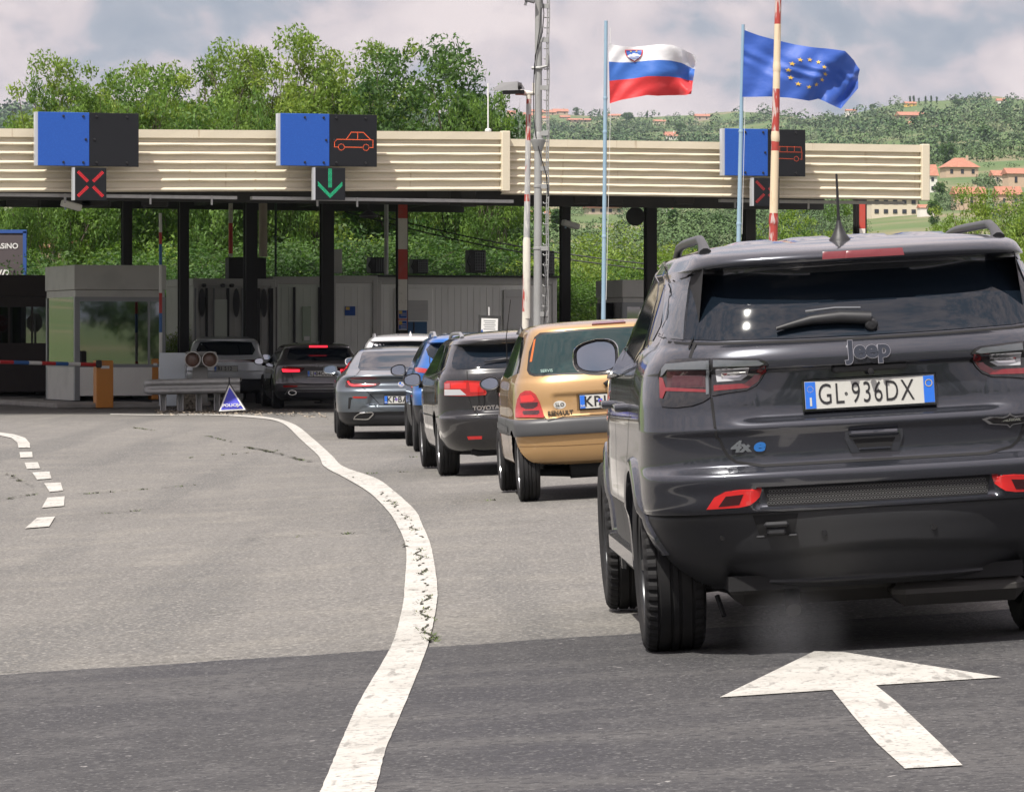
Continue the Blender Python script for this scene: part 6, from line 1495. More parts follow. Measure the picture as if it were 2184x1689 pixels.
c = MB(); c.box((0, y0 - .016, .888), (.205, .026, .026), 0, None, .010); c.box((0, y0 - .012, .826), (.13, .016, .012), 0, None, .005); obj('handle_grip', c, m_jeep, hd, origin=None)
J.word('side_badge', '4x', -.535, .860, .060, m_lsmk, sx=1.3, bold=.003, extr=.003, shear=.2, off=.003); J.word('side_badge', 'e', -.462, .862, .068, mat('badge_bright_blue', (.02, .12, .36), .3), sx=1.4, bold=.003, extr=.003, shear=.2, off=.003)
# winged badge
def wing(dx, dz, k):
    pts = [(-.115, .016), (-.08, .022), (-.03, .018), (-.012, .022), (0, .030), (.012, .022), (.03, .018), (.08, .022), (.115, .016), (.085, -.008), (.03, -.014), (.012, -.016), (0, -.028), (-.012, -.016), (-.03, -.014), (-.085, -.008)]
    return [(dx + a * k, dz + b * k) for a, b in pts]
wb_ = J.patch('wing_badge', wing(.55, .905, 1.0), m_chr, off=.005, thick=.008, grid=.02, mirror=False)
J.patch('wing_badge_inlay', wing(.55, .905, .82), m_blkg, off=.007, thick=.003, grid=.02, mirror=False, parent=wb_)
J.word('wing_lettering', 'TRAILHAWK', .55, .908, .0155, m_chr, sx=1.0, bold=.0004, extr=.001, off=.011)
# bumper details
rf = jp([(642, 408), (680, 350), (730, 325), (800, 315), (907, 310), (892, 348), (852, 388), (800, 399)], C6)
rr_ = J.patch('reflector', rf, mat('reflector_red', (.62, .02, .02), .2, coat=1.0), off=.008, thick=.02, grid=.02)
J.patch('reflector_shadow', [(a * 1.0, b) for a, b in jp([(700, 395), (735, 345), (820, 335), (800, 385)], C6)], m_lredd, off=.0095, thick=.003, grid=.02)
gr_ = J.patch('bumper_grille', [(-.44, .618), (-.455, .690), (.455, .690), (.44, .618)], m_gap, off=.002, thick=.01, grid=.04, mirror=False)
c = MB()
for i in range(66):
    for j in range(4):
        x = -.435 + .0134 * i; z = .632 + .0155 * j; x += .0067 * (j % 2)
        if abs(x) > .437: continue
        y = J.hit(x, z, 'rear')[0].y - .007
        pts = [(x + .0072 * math.cos(R(60 * k)), z + .0072 * math.sin(R(60 * k)) * .95) for k in range(6)]
        pi = [(x + .0050 * math.cos(R(60 * k)), z + .0050 * math.sin(R(60 * k)) * .95) for k in range(6)]
        k0 = len(c.v); c.v += [(a, y, b) for a, b in pts] + [(a, y, b) for a, b in pi]
        for k in range(6): c.f.append((k0 + k, k0 + (k + 1) % 6, k0 + 6 + (k + 1) % 6, k0 + 6 + k)); c.m.append(0)
obj('grille_mesh', c, mat('mesh_grey', (.10, .10, .10), .5), gr_, origin=None)
y1 = J.hit(-.4, .53, 'rear')[0].y
tw_ = J.patch('tow_hook_recess', [(-.50, .585), (-.32, .585), (-.345, .50), (-.475, .50)], m_gap, off=.003, thick=.006, mirror=False, grid=.03)
c = MB(); c.box((-.41, y1 - .014, .545), (.10, .03, .022), 0, None, .009); c.box((-.41, y1 - .008, .518), (.075, .02, .03), 0, None, .008); c.box((-.475, y1 - .008, .498), (.035, .02, .010), 0, None, .004); c.box((-.345, y1 - .008, .498), (.035, .02, .010), 0, None, .004); obj('tow_hook', c, m_plas, tw_, origin=None)
for x in (-.62, -.22, .22, .62):
    h, n = J.hit(x, .50, 'rear'); c = MB(); c.lathe([(.012, 0), (.012, .003), (0, .003)], 14, 0, Matrix.Translation(h + n * .001) @ Matrix.Rotation(R(90), 4, 'X')); obj('parking_sensor', c, m_blkg, J.root, origin=None)
# exhaust, muffler and suspension under the bumper
c = MB(); c.box((.0, .62, .265), (1.15, .5, .13), 0, None, .05); c.box((.34, .42, .235), (.55, .4, .12), 0, None, .05); obj('muffler', c, mat('muffler_steel', (.035, .033, .031), .6, metal=.2), J.root, origin=None)
for pp_ in ([(-.28, .75, .28), (-.31, .45, .27), (-.335, .33, .24), (-.34, .24, .185)], [(.62, .9, .27), (.70, .5, .27), (.72, .2, .26)]): c = MB(); c.tube(pp_, .032, 12); obj('exhaust_pipe', c, mat('pipe_dark', (.02, .019, .018), .7), J.root, origin=None, smooth=True, angle=40)
c = MB(); c.tube([(-.75, .9, .26), (-.2, .85, .30), (.2, .85, .30), (.75, .9, .26)], .035, 8); c.tube([(-.62, .55, .24), (-.60, .5, .16)], .012, 6); c.tube([(-.7, .6, .30), (-.4, .5, .22)], .02, 6); obj('rear_axle', c, m_gap, J.root, origin=None)
# side: windows, pillars, handles, mouldings, arches, sills
sg = [(1.02, 1.30), (1.10, 1.47), (1.30, 1.55), (1.75, 1.60), (2.2, 1.585), (2.75, 1.40), (3.05, 1.22), (3.1, 1.16), (2.0, 1.17), (1.15, 1.20)]
J.patch('side_window', sg, m_tint, 'left', off=.003, thick=.02, grid=.05)
J.patch('quarter_window', [(.62, 1.36), (.72, 1.485), (.95, 1.535), (1.04, 1.50), (.97, 1.30), (.72, 1.30)], m_tint, 'left', off=.003, thick=.02, grid=.04)
J.lines([[(.50, 1.38), (.62, 1.50), (.95, 1.575), (1.3, 1.610), (1.75, 1.630), (2.2, 1.61), (2.7, 1.45)], [(.5, 1.38), (.6, 1.29), (1.0, 1.20), (2.0, 1.155), (3.1, 1.13)]], .018, 'left', m=m_jeep, off=.010, name='window_moulding')
J.lines([[(2.05, 1.18), (2.08, 1.60)], [(2.0, .45), (2.02, 1.16)], [(1.02, 1.28), (1.05, 1.0), (1.30, .75), (1.34, .45)], [(3.1, .45), (3.12, 1.12)]], .009, 'left')
J.lines([[(2.0, 1.22), (2.05, 1.58)]], .05, 'left', m=m_blkg, off=.006, name='door_pillar')
J.lines([[(.95, .985), (1.6, .975), (2.6, .965), (3.3, .955)]], .006, 'left', m=m_gap)
for y in (1.18, 2.12):
    for sd in (-1, 1):
        h, n = J.hit(y, 1.02, 'left' if sd < 0 else 'right'); c = MB(); c.tube([h + Vector((-sd * .01, 0, 0)), h + Vector((sd * .04, .02, .0)), h + Vector((sd * .045, .16, .0)), h + Vector((-sd * .005, .20, 0))], [.016, .018, .018, .016], 8); obj('door_handle', c, m_jeep, J.root, origin=None, smooth=True, angle=50)
for sd in (-1, 1):
    for yw in (J.yw, J.yw + J.wb):
        c = MB(); n = 30
        for i in range(n + 1):
            t = (R(-18) if yw > J.yw + 1 else R(0)) + (R(216) if yw > J.yw + 1 else R(172)) * i / n; cy, cz = math.cos(t), math.sin(t); yy, zz = yw + cy * J.Ra, J.Rt + cz * J.Ra
            h, nn = J.hit(yw + cy * (J.Ra + .03), J.Rt + cz * (J.Ra + .03), 'left' if sd < 0 else 'right'); xo = min(abs(h.x), .925) if abs(h.x) > .5 else .88
            for dr, dx in ((-.004, -.05), (-.004, .018), (.018, .024), (.048, .014), (.056, -.004)): c.v.append((sd * (xo + dx), yw + cy * (J.Ra + dr), J.Rt + cz * (J.Ra + dr)))
        for i in range(n):
            for k in range(4): c.f.append((i * 5 + k, i * 5 + k + 1, i * 5 + k + 6, i * 5 + k + 5)); c.m.append(0)
        obj('arch_trim', c, m_jeep, J.root, origin=None, smooth=True, angle=40)
    c = MB(); c.box((sd * .865, 2.2, .36), (.09, 1.80, .14), 0, None, .04); obj('sill', c, m_jeep, J.root, origin=None)
J.rail(.70 * .86, .42, 2.0, .056, mat('rail_black', (.035, .036, .038), .35), .019)
# roof ribs
c = MB()
for x in (-.36, -.12, .12, .36):
    for i in range(20):
        y = .62 + 1.1 * i / 19; hz = J.bvh.ray_cast(Vector((x, y, 4)), Vector((0, 0, -1)))[0]; e = min(1, i / 2.)
        for dx, dz in ((-.075, -.002), (-.055, .010 * e), (.055, .010 * e), (.075, -.002)):
            hz2 = J.bvh.ray_cast(Vector((x + dx, y, 4)), Vector((0, 0, -1)))[0]; c.v.append((x + dx, y, hz2.z + dz))
    k0 = len(c.v) - 80
    for i in range(19):
        for k in range(3): c.f.append((k0 + i * 4 + k, k0 + i * 4 + k + 1, k0 + i * 4 + k + 5, k0 + i * 4 + k + 4)); c.m.append(0)
obj('roof_rib', c, m_jeep, J.root, origin=None, smooth=True)
J.antenna(.50, .27, .05, x=-.04, base=(.038, .02))
J.mirror_unit(.925, 2.93, 1.235, .225, .165, m_blkg, sides=(-1, 1), taper=.72, tilt=7, yawm=5, sq=True)
J.wheels(.245, m_rimd, 5, 'bar', True)
# exhaust cloud
m_smoke = bpy.data.materials.new('exhaust_vapour'); m_smoke.use_nodes = True; nt = m_smoke.node_tree; nt.nodes.clear()
out = nt.nodes.new('ShaderNodeOutputMaterial'); vol = nt.nodes.new('ShaderNodeVolumePrincipled'); vol.inputs['Color'].default_value = (.55, .56, .6, 1)
tcx = nt.nodes.new('ShaderNodeTexCoord'); gm = nt.nodes.new('ShaderNodeTexGradient'); gm.gradient_type = 'SPHERICAL'; mpg = nt.nodes.new('ShaderNodeMapping'); mpg.inputs['Location'].default_value = (-.5 * 2, -.5 * 2, -.5 * 2); mpg.inputs['Scale'].default_value = (2, 2, 2)
nt.links.new(tcx.outputs['Generated'], mpg.inputs[0]); nt.links.new(mpg.outputs[0], gm.inputs[0])
nz = nt.nodes.new('ShaderNodeTexNoise'); nz.inputs['Scale'].default_value = 2.2; nt.links.new(tcx.outputs['Generated'], nz.inputs[0])
mp_ = nt.nodes.new('ShaderNodeMath'); mp_.operation = 'POWER'; mp_.inputs[1].default_value = 1.3; nt.links.new(gm.outputs['Fac'], mp_.inputs[0])
mm1 = nt.nodes.new('ShaderNodeMath'); mm1.operation = 'MULTIPLY'; nt.links.new(mp_.outputs[0], mm1.inputs[0]); nt.links.new(nz.outputs['Fac'], mm1.inputs[1])
mm2 = nt.nodes.new('ShaderNodeMath'); mm2.operation = 'MULTIPLY'; mm2.inputs[1].default_value = 1.9; nt.links.new(mm1.outputs[0], mm2.inputs[0]); nt.links.new(mm2.outputs[0], vol.inputs['Density']); nt.links.new(vol.outputs[0], out.inputs['Volume'])
c = MB(); cpt = J.M @ Vector((-.36, .02, .17)); n = 20
prof = [(.25 * math.sin(math.pi * i / 14) + .0005, -.21 * math.cos(math.pi * i / 14)) for i in range(15)]
c.lathe(prof, n, 0, Matrix.Translation((cpt.x, cpt.y, cpt.z - .05)) @ Matrix.Rotation(R(0), 4, 'Y'))
o = obj('exhaust_smoke', c, m_smoke, smooth=True, origin='base'); tag(o, kind='stuff')
# ------------------------------------------------------------------ gold hatchback
m_gold = paint('gold_paint', (0.43, 0.265, 0.115), .5, .36)
m_glg = mat('greenish_glass', (0.014, 0.034, 0.036), .04, spec=.6, var=[(3, .8, (.035, .07, .068), .5, .68)])
def tw_disp(X, Y, Z):
    rear = sm((.5 - Y) / .1); ax = np.abs(X)
    d = .018 * sm((.50 - ax) / .05) * sm((Z - .695) / .02) * sm((.90 - Z) / .035)
    return Y + d * rear, Z
tr = [(.30, .76, .14, 3.2, .28, 2.6, .97), (.335, .79, .06, 3.3, .28, 2.7, .985), (.42, .80, .028, 3.38, .28, 2.8, .99), (.50, .805, .018, 3.41, .28, 2.8, .99), (.546, .81, .010, 3.43, .28, 2.9, .99),
      (.552, .818, -.008, 3.43, .28, 3.0, .99, 1), (.60, .822, -.018, 3.43, .28, 3.0, .99, 1), (.66, .820, -.014, 3.42, .28, 3.0, .99, 1), (.688, .815, .004, 3.40, .32, 3.0, .99, 1), (.694, .808, .034, 3.40, .32, 3.0, .99),
      (.80, .803, .040, 3.28, .45, 2.8, .985), (.90, .797, .045, 3.12, .45, 2.8, .98), (.985, .785, .060, 2.85, .45, 2.8, .975), (1.03, .770, .082, 2.65, .44, 2.8, .97), (1.06, .758, .10, 2.58, .42, 2.9, .97),
      (1.25, .695, .155, 2.28, .40, 3.0, .97), (1.40, .640, .205, 2.02, .38, 3.0, .97), (1.435, .615, .225, 1.95, .38, 3.0, .97), (1.462, .560, .30, 1.85, .38, 2.9, .98), (1.480, .44, .50, 1.7, .36, 2.8, 1), (1.490, .25, .8, 1.5, .3, 2.6, 1), (1.492, .04, 1.0, 1.3, .1, 2.4, 1)]
T = Car('hatchback', 'gold hatchback with round red tail lamps and a KP plate', 1316, 32.8, 4.0, tr, 3.43, .47, 2.345, .285, m_gold, mat('grey_bumper', (.06, .062, .066), .45, var=[(2, .4, (.085, .085, .088), .5, .7)]), NR=130, NS=60, NF=20, step=.014, disp=tw_disp, Ra=.315, track=.785, tw=.175)
tp = lambda pts: T.px(pts, *CR)
T.patch('rear_window', [(-.655, 1.065), (-.668, 1.10), (-.64, 1.25), (-.585, 1.375), (-.54, 1.408), (-.3, 1.418), (0, 1.420), (.3, 1.418), (.54, 1.408), (.585, 1.375), (.64, 1.25), (.668, 1.10), (.655, 1.065), (.62, 1.050), (0, 1.042), (-.62, 1.050)], m_ink, off=.003, thick=.012, mirror=False)
T.patch('window_glass', [(-.635, 1.075), (-.648, 1.10), (-.62, 1.25), (-.565, 1.37), (-.52, 1.392), (-.3, 1.402), (0, 1.404), (.3, 1.402), (.52, 1.392), (.565, 1.37), (.62, 1.25), (.648, 1.10), (.635, 1.075), (.6, 1.066), (0, 1.058), (-.6, 1.066)], m_glg, off=.005, thick=.004, mirror=False)
T.patch('orange_sticker', [(-.638, 1.17), (-.622, 1.17), (-.575, 1.36), (-.590, 1.35)], mat('sticker_orange', (.5, .13, .03), .5), off=.0065, thick=.002, grid=.02, mirror=False)

T.word('window_lettering', 'SERVIS VOZIL', -.46, 1.090, .036, mat('sticker_pale', (.35, .5, .45), .5), sx=1.0, bold=.0, extr=.001, off=.004, tilt=15)
lp = tp([(925, 838), (925, 780), (940, 690), (962, 645), (1000, 622), (1040, 622), (1078, 648), (1108, 705), (1135, 780), (1148, 828), (1140, 838)])
tls = T.patch('tail_lamp', lp, m_lred, off=.012, thick=.02, grid=.02)
for pl, m__ in (([(960, 720), (1100, 712), (1095, 745), (1060, 768), (1005, 770), (970, 750)], m_lredd), ([(985, 785), (1110, 780), (1112, 800), (1095, 815), (990, 818), (980, 800)], m_lredd), ([(965, 665), (1050, 655), (1075, 690), (1060, 705), (970, 712)], mat('lens_red_bright', (.6, .02, .02), .15, coat=1.0))):
    for k, o in enumerate(T.patch('lens', tp(pl), m__, off=.0135, thick=.003, grid=.02)): o.parent = tls[k]
T.lines([tp([(1068, 620), (1040, 612), (985, 618), (945, 660), (930, 560), (960, 470)])[:0] + tp([(1125, 790), (1150, 835), (1175, 862)]) + [(-.40, .700), (0, .700)]], .008)
T.lines([[(-.79, .47), (-.4, .46), (0, .46)]], .006, m=mat('gold_dark', (.16, .09, .035), .5), name='bumper_line')
T.patch('high_brake_lamp', [(-.105, 1.448), (-.09, 1.464), (.17, 1.464), (.18, 1.450)], mat('lens_red_brake', (.26, .015, .02)), off=.012, thick=.02, mirror=False)
sx_, sz_ = tp([(1268, 733)])[0]; bx_, bz_ = tp([(1272, 798)])[0]
T.patch('country_sticker', [(sx_ + .052 * math.cos(R(20 * i)), sz_ + .034 * math.sin(R(20 * i))) for i in range(18)], m_plate, off=.003, thick=.003, grid=.02, mirror=False)
T.word('sticker_lettering', 'SLO', sx_, sz_, .042, m_ink, sx=1.05, bold=.0006, extr=.001, off=.012)
T.word('badge_lettering', 'RENAULT', bx_, bz_, .050, mat('badge_dark_chrome', (.10, .085, .065), .35, metal=.6), sx=.98, bold=.002, extr=.003, off=.016)
T.plate(0.0, .815, [('KP', -.158, .95), ('#', -.090, 1), ('LS', -.01, .9), ('o', .055, 1), ('407', .145, .85)], tilt=2)
T.patch('plate_shade', [(-.285, .745), (-.285, .885), (.285, .885), (.285, .745)], mat('gold_shadow', (.20, .115, .045), .5, metal=.4), off=.001, thick=.004, mirror=False)  # darker gold patch paints the shade around the plate

c = MB(); c.tube([T.hit(.10, 1.03, 'rear')[0] + Vector((0, -.03, 0)), T.hit(.0, .985, 'rear')[0] + Vector((0, -.05, 0)), T.hit(-.045, .945, 'rear')[0] + Vector((0, -.03, 0))], [.012, .015, .024], 10); obj('wiper', c, m_ink, T.root, origin=None, smooth=True)
T.patch('side_window', [(.42, 1.08), (.55, 1.30), (.72, 1.375), (1.4, 1.39), (1.95, 1.33), (2.3, 1.13), (2.32, 1.06), (1.2, 1.03)], m_tint, 'left', off=.003, thick=.01, grid=.05)
T.lines([[(1.05, .40), (1.08, 1.05)], [(1.12, 1.03), (1.18, 1.40)], [(2.28, .42), (2.3, 1.05)]], .012, 'left')
T.lines([[(.80, .60), (2.4, .62)]], .05, 'left', m=mat('grey_bumper'), off=.008, name='side_moulding')
T.mirror_unit(.87, 2.18, .985, .17, .115, m_ink, sides=(-1, 1), taper=.7, round_=2.3)
T.wheels(.185, m_rims, 9, 'bar')
c = MB(); c.tube([(-.35, .32, .27), (.35, .32, .27)], .095, 14); c.box((0, .9, .25), (1.1, .5, .08), 0, None, .03); obj('muffler', c, m_gap, T.root, origin=None, smooth=True, angle=40)
c = MB(); c.tube([(-.66, .47, .24), (-.3, .5, .21), (.3, .5, .21), (.66, .47, .24)], .03, 8); obj('rear_axle', c, m_gap, T.root, origin=None)

# ------------------------------------------------------------------ black estate car
m_black = mat('black_paint', (0.009, 0.009, 0.011), .25, coat=1.0)
def ts_disp(X, Y, Z):
    rear = sm((.5 - Y) / .1); ax = np.abs(X)
    d = .03 * sm((.50 - ax) / .06) * sm((Z - .66) / .03) * sm((.93 - Z) / .03)
    return Y + d * rear, Z
ys = [(.22, .74, .24, 4.4, .5, 2.6, .84), (.27, .84, .12, 4.5, .5, 2.6, .90), (.38, .88, .04, 4.65, .5, 2.6, .95), (.50, .895, .012, 4.72, .5, 2.7, .98), (.585, .90, .0, 4.76, .5, 2.8, .99), (.61, .902, .004, 4.76, .5, 2.8, .99), (.63, .90, .040, 4.74, .5, 2.8, .99),
      (.70, .90, .052, 4.7, .5, 2.8, .99), (.85, .895, .045, 4.4, .5, 2.8, .99), (.98, .885, .04, 3.9, .5, 2.8, .985), (1.05, .86, .055, 3.55, .48, 2.8, .98), (1.085, .84, .08, 3.4, .46, 2.9, .975), (1.12, .825, .10, 3.3, .45, 3.0, .97),
      (1.34, .725, .25, 2.75, .42, 3.0, .96), (1.350, .72, .25, 2.72, .42, 3.0, .96), (1.356, .715, .15, 2.7, .4, 3.1, .96), (1.385, .69, .145, 2.62, .4, 3.1, .96), (1.41, .655, .22, 2.5, .4, 3.0, .97), (1.44, .56, .50, 2.4, .4, 2.9, .98), (1.462, .40, .9, 2.2, .36, 2.8, 1), (1.475, .2, 1.3, 2.0, .3, 2.6, 1), (1.477, .04, 1.5, 1.8, .1, 2.4, 1)]
Y_ = Car('estate_car', 'black estate car with wide red and clear tail lamps behind the gold hatchback', 1135, 40.1, 5.0, ys, 4.76, 1.02, 2.70, .325, m_black, m_plas, NR=120, NS=60, NF=20, step=.016, disp=ts_disp, Ra=.355, track=.885, tw=.215)
yp = lambda pts: Y_.px(pts, *CR)
Y_.patch('rear_window', [(-.735, 1.12), (-.735, 1.17), (-.70, 1.27), (-.66, 1.335), (0, 1.345), (.66, 1.335), (.70, 1.27), (.735, 1.17), (.735, 1.12), (.70, 1.10), (0, 1.09), (-.70, 1.10)], m_tint, off=.003, mirror=False, thick=.01)
lp = yp([(357, 560), (378, 545), (540, 540), (640, 545), (672, 580), (690, 640), (680, 655), (550, 665), (357, 660)])
tls = Y_.patch('tail_lamp', lp, m_lred, off=.010, thick=.02, grid=.025)
for pl, m__ in (([(360, 612), (480, 612), (530, 655), (360, 658)], m_lclr), ([(408, 560), (530, 556), (530, 606), (410, 604)], mat('lens_red_bright')), ([(550, 556), (630, 560), (668, 632), (560, 632)], mat('lens_red_bright')), ([(362, 566), (400, 560), (402, 606), (362, 606)], mat('lens_pink', (.40, .12, .13), .15, coat=1))):
    for k, o in enumerate(Y_.patch('lens', yp(pl), m__, off=.0125, thick=.003, grid=.025)): o.parent = tls[k]
Y_.lines([yp([(532, 465), (536, 540), (541, 665), (560, 720), (590, 785), (640, 835)]) + [(-.2, .628), (0, .628)]], .010)
Y_.patch('reflector', yp([(535, 985), (652, 982), (652, 1003), (545, 1008)]), mat('reflector_red'), off=.006, thick=.01, grid=.03)
Y_.word('badge_lettering', 'TOYOTA', yp([(682, 758)])[0][0], yp([(682, 758)])[0][1], .060, m_rims, sx=1.1, bold=.0015, extr=.003, off=.016)
Y_.plate(.0, .78, [('KP', -.158, .95), ('#', -.090, 1), ('TM', .0, .9), ('718', .15, .85)], tilt=0)
Y_.patch('chrome_strip', [(-.42, .905), (-.42, .93), (.42, .93), (.42, .905)], m_chr, off=.006, thick=.01, mirror=False)
c = MB(); hp = [Y_.hit(x, z, 'rear') for x, z in ((-.02, 1.13), (-.2, 1.165), (-.42, 1.145))]; c.tube([h + n * .03 for h, n in hp], [.018, .014, .006], 8); obj('wiper', c, m_plas, Y_.root, origin=None, smooth=True)
Y_.patch('side_window', [(1.10, 1.12), (1.18, 1.28), (1.35, 1.335), (2.0, 1.37), (2.7, 1.30), (3.2, 1.10), (3.25, 1.05), (2.0, 1.03), (1.15, 1.06)], m_tint, 'left', off=.003, thick=.01, grid=.05)
Y_.patch('quarter_window', [(.50, 1.14), (.60, 1.26), (.85, 1.33), (1.08, 1.32), (1.02, 1.10), (.62, 1.09)], m_tint, 'left', off=.003, thick=.01, grid=.05)
Y_.lines([[(.46, 1.12), (.56, 1.08), (1.1, 1.04), (2.0, 1.01), (3.3, 1.03)]], .018, 'left', m=m_chr, off=.006, name='chrome_strip')
Y_.lines([[(1.35, .42), (1.15, .75), (1.1, 1.04)], [(2.15, .35), (2.18, 1.03)], [(3.2, .40), (3.22, 1.0)]], .012, 'left')
Y_.mirror_unit(.97, 3.25, .985, .20, .14, m_ink, sides=(-1, 1), taper=.6, sq=True)
Y_.rail(.60, .55, 2.5, .045, m_rims, .018); Y_.antenna(.45, .05, .1); Y_.wheels(.215, m_rims, 8, 'bar')
c = MB(); hz = Vector((-.62, 2.9, 1.28)); c.tube([T.M.inverted() @ T.M @ Vector((-.56, 2.0, 1.40)), Vector((-.50, 1.2, 1.50))], .004, 5)
c = MB(); base = T.bvh.find_nearest(Vector((-.74, 2.15, 1.10)))[0]; c.tube([base, base + Vector((-.005, -.16, .30)), base + Vector((.04, -.34, .64))], [.006, .004, .003], 6); obj('antenna', c, m_ink, T.root, origin=None)
c = MB(); c.box((0, .6, .24), (1.1, .5, .08), 0, None, .03); c.tube([(.3, .4, .24), (.3, .1, .23)], .03, 8); obj('muffler', c, m_gap, Y_.root, origin=None)

# ------------------------------------------------------------------ blue crossover
m_bluep = paint('blue_paint', (0.018, 0.125, 0.42), .5, .28)
br = [(.24, .76, .20, 4.1, .5, 2.6, .86, 1), (.30, .86, .08, 4.25, .5, 2.6, .92, 1), (.42, .90, .03, 4.35, .5, 2.6, .96, 1), (.58, .912, .012, 4.42, .5, 2.7, .98, 1), (.60, .914, .004, 4.42, .5, 2.8, .985), (.70, .918, .0, 4.45, .5, 2.8, .99), (.75, .918, .01, 4.43, .5, 2.8, .99), (.78, .915, .04, 4.4, .5, 2.8, .99),
      (.90, .91, .05, 4.2, .5, 2.8, .985), (1.0, .895, .035, 3.8, .5, 2.8, .98), (1.06, .875, .045, 3.45, .48, 2.8, .97), (1.12, .845, .08, 3.2, .46, 2.9, .965), (1.30, .76, .19, 2.75, .42, 3.0, .955), (1.375, .72, .25, 2.55, .42, 3.0, .95), (1.385, .715, .13, 2.5, .4, 3.1, .95), (1.42, .685, .13, 2.4, .4, 3.1, .95), (1.45, .63, .25, 2.3, .4, 3.0, .97),
      (1.475, .52, .5, 2.2, .4, 2.9, .98), (1.495, .34, .9, 2.0, .34, 2.8, 1), (1.503, .15, 1.3, 1.8, .3, 2.6, 1), (1.505, .04, 1.4, 1.7, .1, 2.4, 1)]
B = Car('crossover', 'bright blue crossover between the grey coupe and the black estate car', 1040, 49.6, 3.6, br, 4.45, .88, 2.67, .345, m_bluep, m_plas, NR=110, NS=56, NF=18, step=.018, Ra=.385, track=.90, tw=.215)
bp = lambda pts: B.px(pts, *CB)
B.patch('rear_window', [(-.60, 1.14), (-.70, 1.22), (-.72, 1.30), (-.66, 1.365), (0, 1.375), (.66, 1.365), (.72, 1.30), (.70, 1.22), (.60, 1.14), (0, 1.12)], m_tint, off=.003, mirror=False, thick=.01)
tls = B.patch('tail_lamp', bp([(1218, 580), (1250, 575), (1420, 600), (1500, 615), (1500, 650), (1400, 655), (1260, 640), (1222, 620)]), m_lred, off=.010, thick=.02, grid=.03)
B.patch('tail_lamp', bp([(1380, 655), (1500, 655), (1480, 760), (1400, 775)]), m_lredd, off=.008, thick=.02, grid=.03)
for k, o in enumerate(B.patch('lens', bp([(1392, 715), (1450, 712), (1445, 765), (1400, 770)]), m_lred, off=.010, thick=.003, grid=.03)): o.parent = tls[k]
B.patch('reflector', [(-.70, .60), (-.70, .64), (-.56, .64), (-.56, .60)], m_lred, off=.006, thick=.01)
B.plate(.0, .86, [('KP', -.158, .95), ('#', -.090, 1), ('EV', .0, .9), ('295', .15, .85)], tilt=2)
B.patch('side_window', [(1.02, 1.18), (1.12, 1.32), (1.4, 1.385), (2.0, 1.405), (2.6, 1.33), (3.05, 1.12), (3.1, 1.08), (2.0, 1.09), (1.1, 1.12)], m_tint, 'left', off=.003, thick=.01, grid=.05)
B.patch('quarter_window', [(.62, 1.24), (.75, 1.345), (1.05, 1.36), (.98, 1.18), (.75, 1.19)], m_tint, 'left', off=.003, thick=.01, grid=.05)
B.lines([[(1.25, .42), (1.08, .75), (1.05, 1.12)], [(2.05, .35), (2.08, 1.1)], [(3.05, .40), (3.08, 1.05)]], .012, 'left')
B.lines([bp([(1418, 340), (1415, 500), (1425, 560), (1420, 600)])], .012)
B.mirror_unit(.99, 3.0, 1.03, .21, .15, m_ink, sides=(-1, 1), taper=.6, sq=True); B.rail(.60, .45, 2.3, .06, m_rims, .020); B.wheels(.235, m_rims, 5, 'bar'); B.fin(.5, m_bluep)

# ------------------------------------------------------------------ grey four door coupe
m_steel = paint('steel_paint', (0.125, 0.148, 0.170), .7, .28)
def bm_disp(X, Y, Z):
    rear = sm((.5 - Y) / .1); ax = np.abs(X)
    d = .05 * sm((.52 - ax - (Z - .5) * .25) / .06) * sm((Z - .475) / .03) * sm((.668 - Z) / .02)
    d += .03 * sm((Z - .76) / .06) * sm((.90 - Z) / .05) * sm((.85 - ax) / .1)
    return Y + d * rear, Z
cr_ = [(.185, .78, .20, 4.7, .5, 2.6, .88, 1), (.23, .87, .08, 4.85, .5, 2.6, .93, 1), (.30, .915, .04, 4.95, .5, 2.6, .96, 1), (.385, .93, .02, 5.02, .5, 2.7, .98, 1), (.395, .935, .004, 5.03, .5, 2.7, .985), (.50, .95, .0, 5.08, .5, 2.8, .99), (.62, .96, .004, 5.08, .5, 2.8, .99), (.69, .962, -.004, 5.0, .5, 2.8, .99), (.715, .962, .012, 5.0, .5, 2.8, .99),
      (.76, .958, .02, 4.9, .5, 2.8, .985), (.86, .935, .0, 4.5, .5, 2.9, .97), (.905, .90, -.025, 4.2, .48, 3.0, .955), (.920, .88, -.02, 4.05, .46, 3.0, .95), (.935, .865, .05, 3.9, .44, 3.0, .94), (.965, .83, .22, 3.7, .42, 3.0, .93), (.99, .80, .34, 3.6, .4, 3.1, .93),
      (1.10, .72, .72, 3.3, .36, 3.2, .94), (1.22, .635, 1.15, 2.95, .34, 3.2, .97), (1.27, .585, 1.38, 2.75, .34, 3.2, .99), (1.30, .51, 1.6, 2.6, .3, 3.0, 1), (1.32, .36, 1.8, 2.5, .3, 2.8, 1), (1.332, .18, 2.0, 2.4, .2, 2.6, 1), (1.334, .04, 2.1, 2.3, .1, 2.4, 1)]
W = Car('coupe', 'steel grey low four door coupe with slim L-shaped red tail lamps', 860, 56.4, 3.2, cr_, 5.08, 1.08, 3.02, .345, m_steel, m_plas, NR=120, NS=60, NF=20, step=.016, disp=bm_disp, Ra=.375, track=.94, tw=.26)
wp = lambda pts: W.px(pts, *CB)
W.patch('rear_window', [(-.60, .993), (-.625, 1.03), (-.56, 1.22), (-.53, 1.252), (0, 1.262), (.53, 1.252), (.56, 1.22), (.625, 1.03), (.60, .993), (0, .99)], m_tint, off=.003, mirror=False, thick=.01)
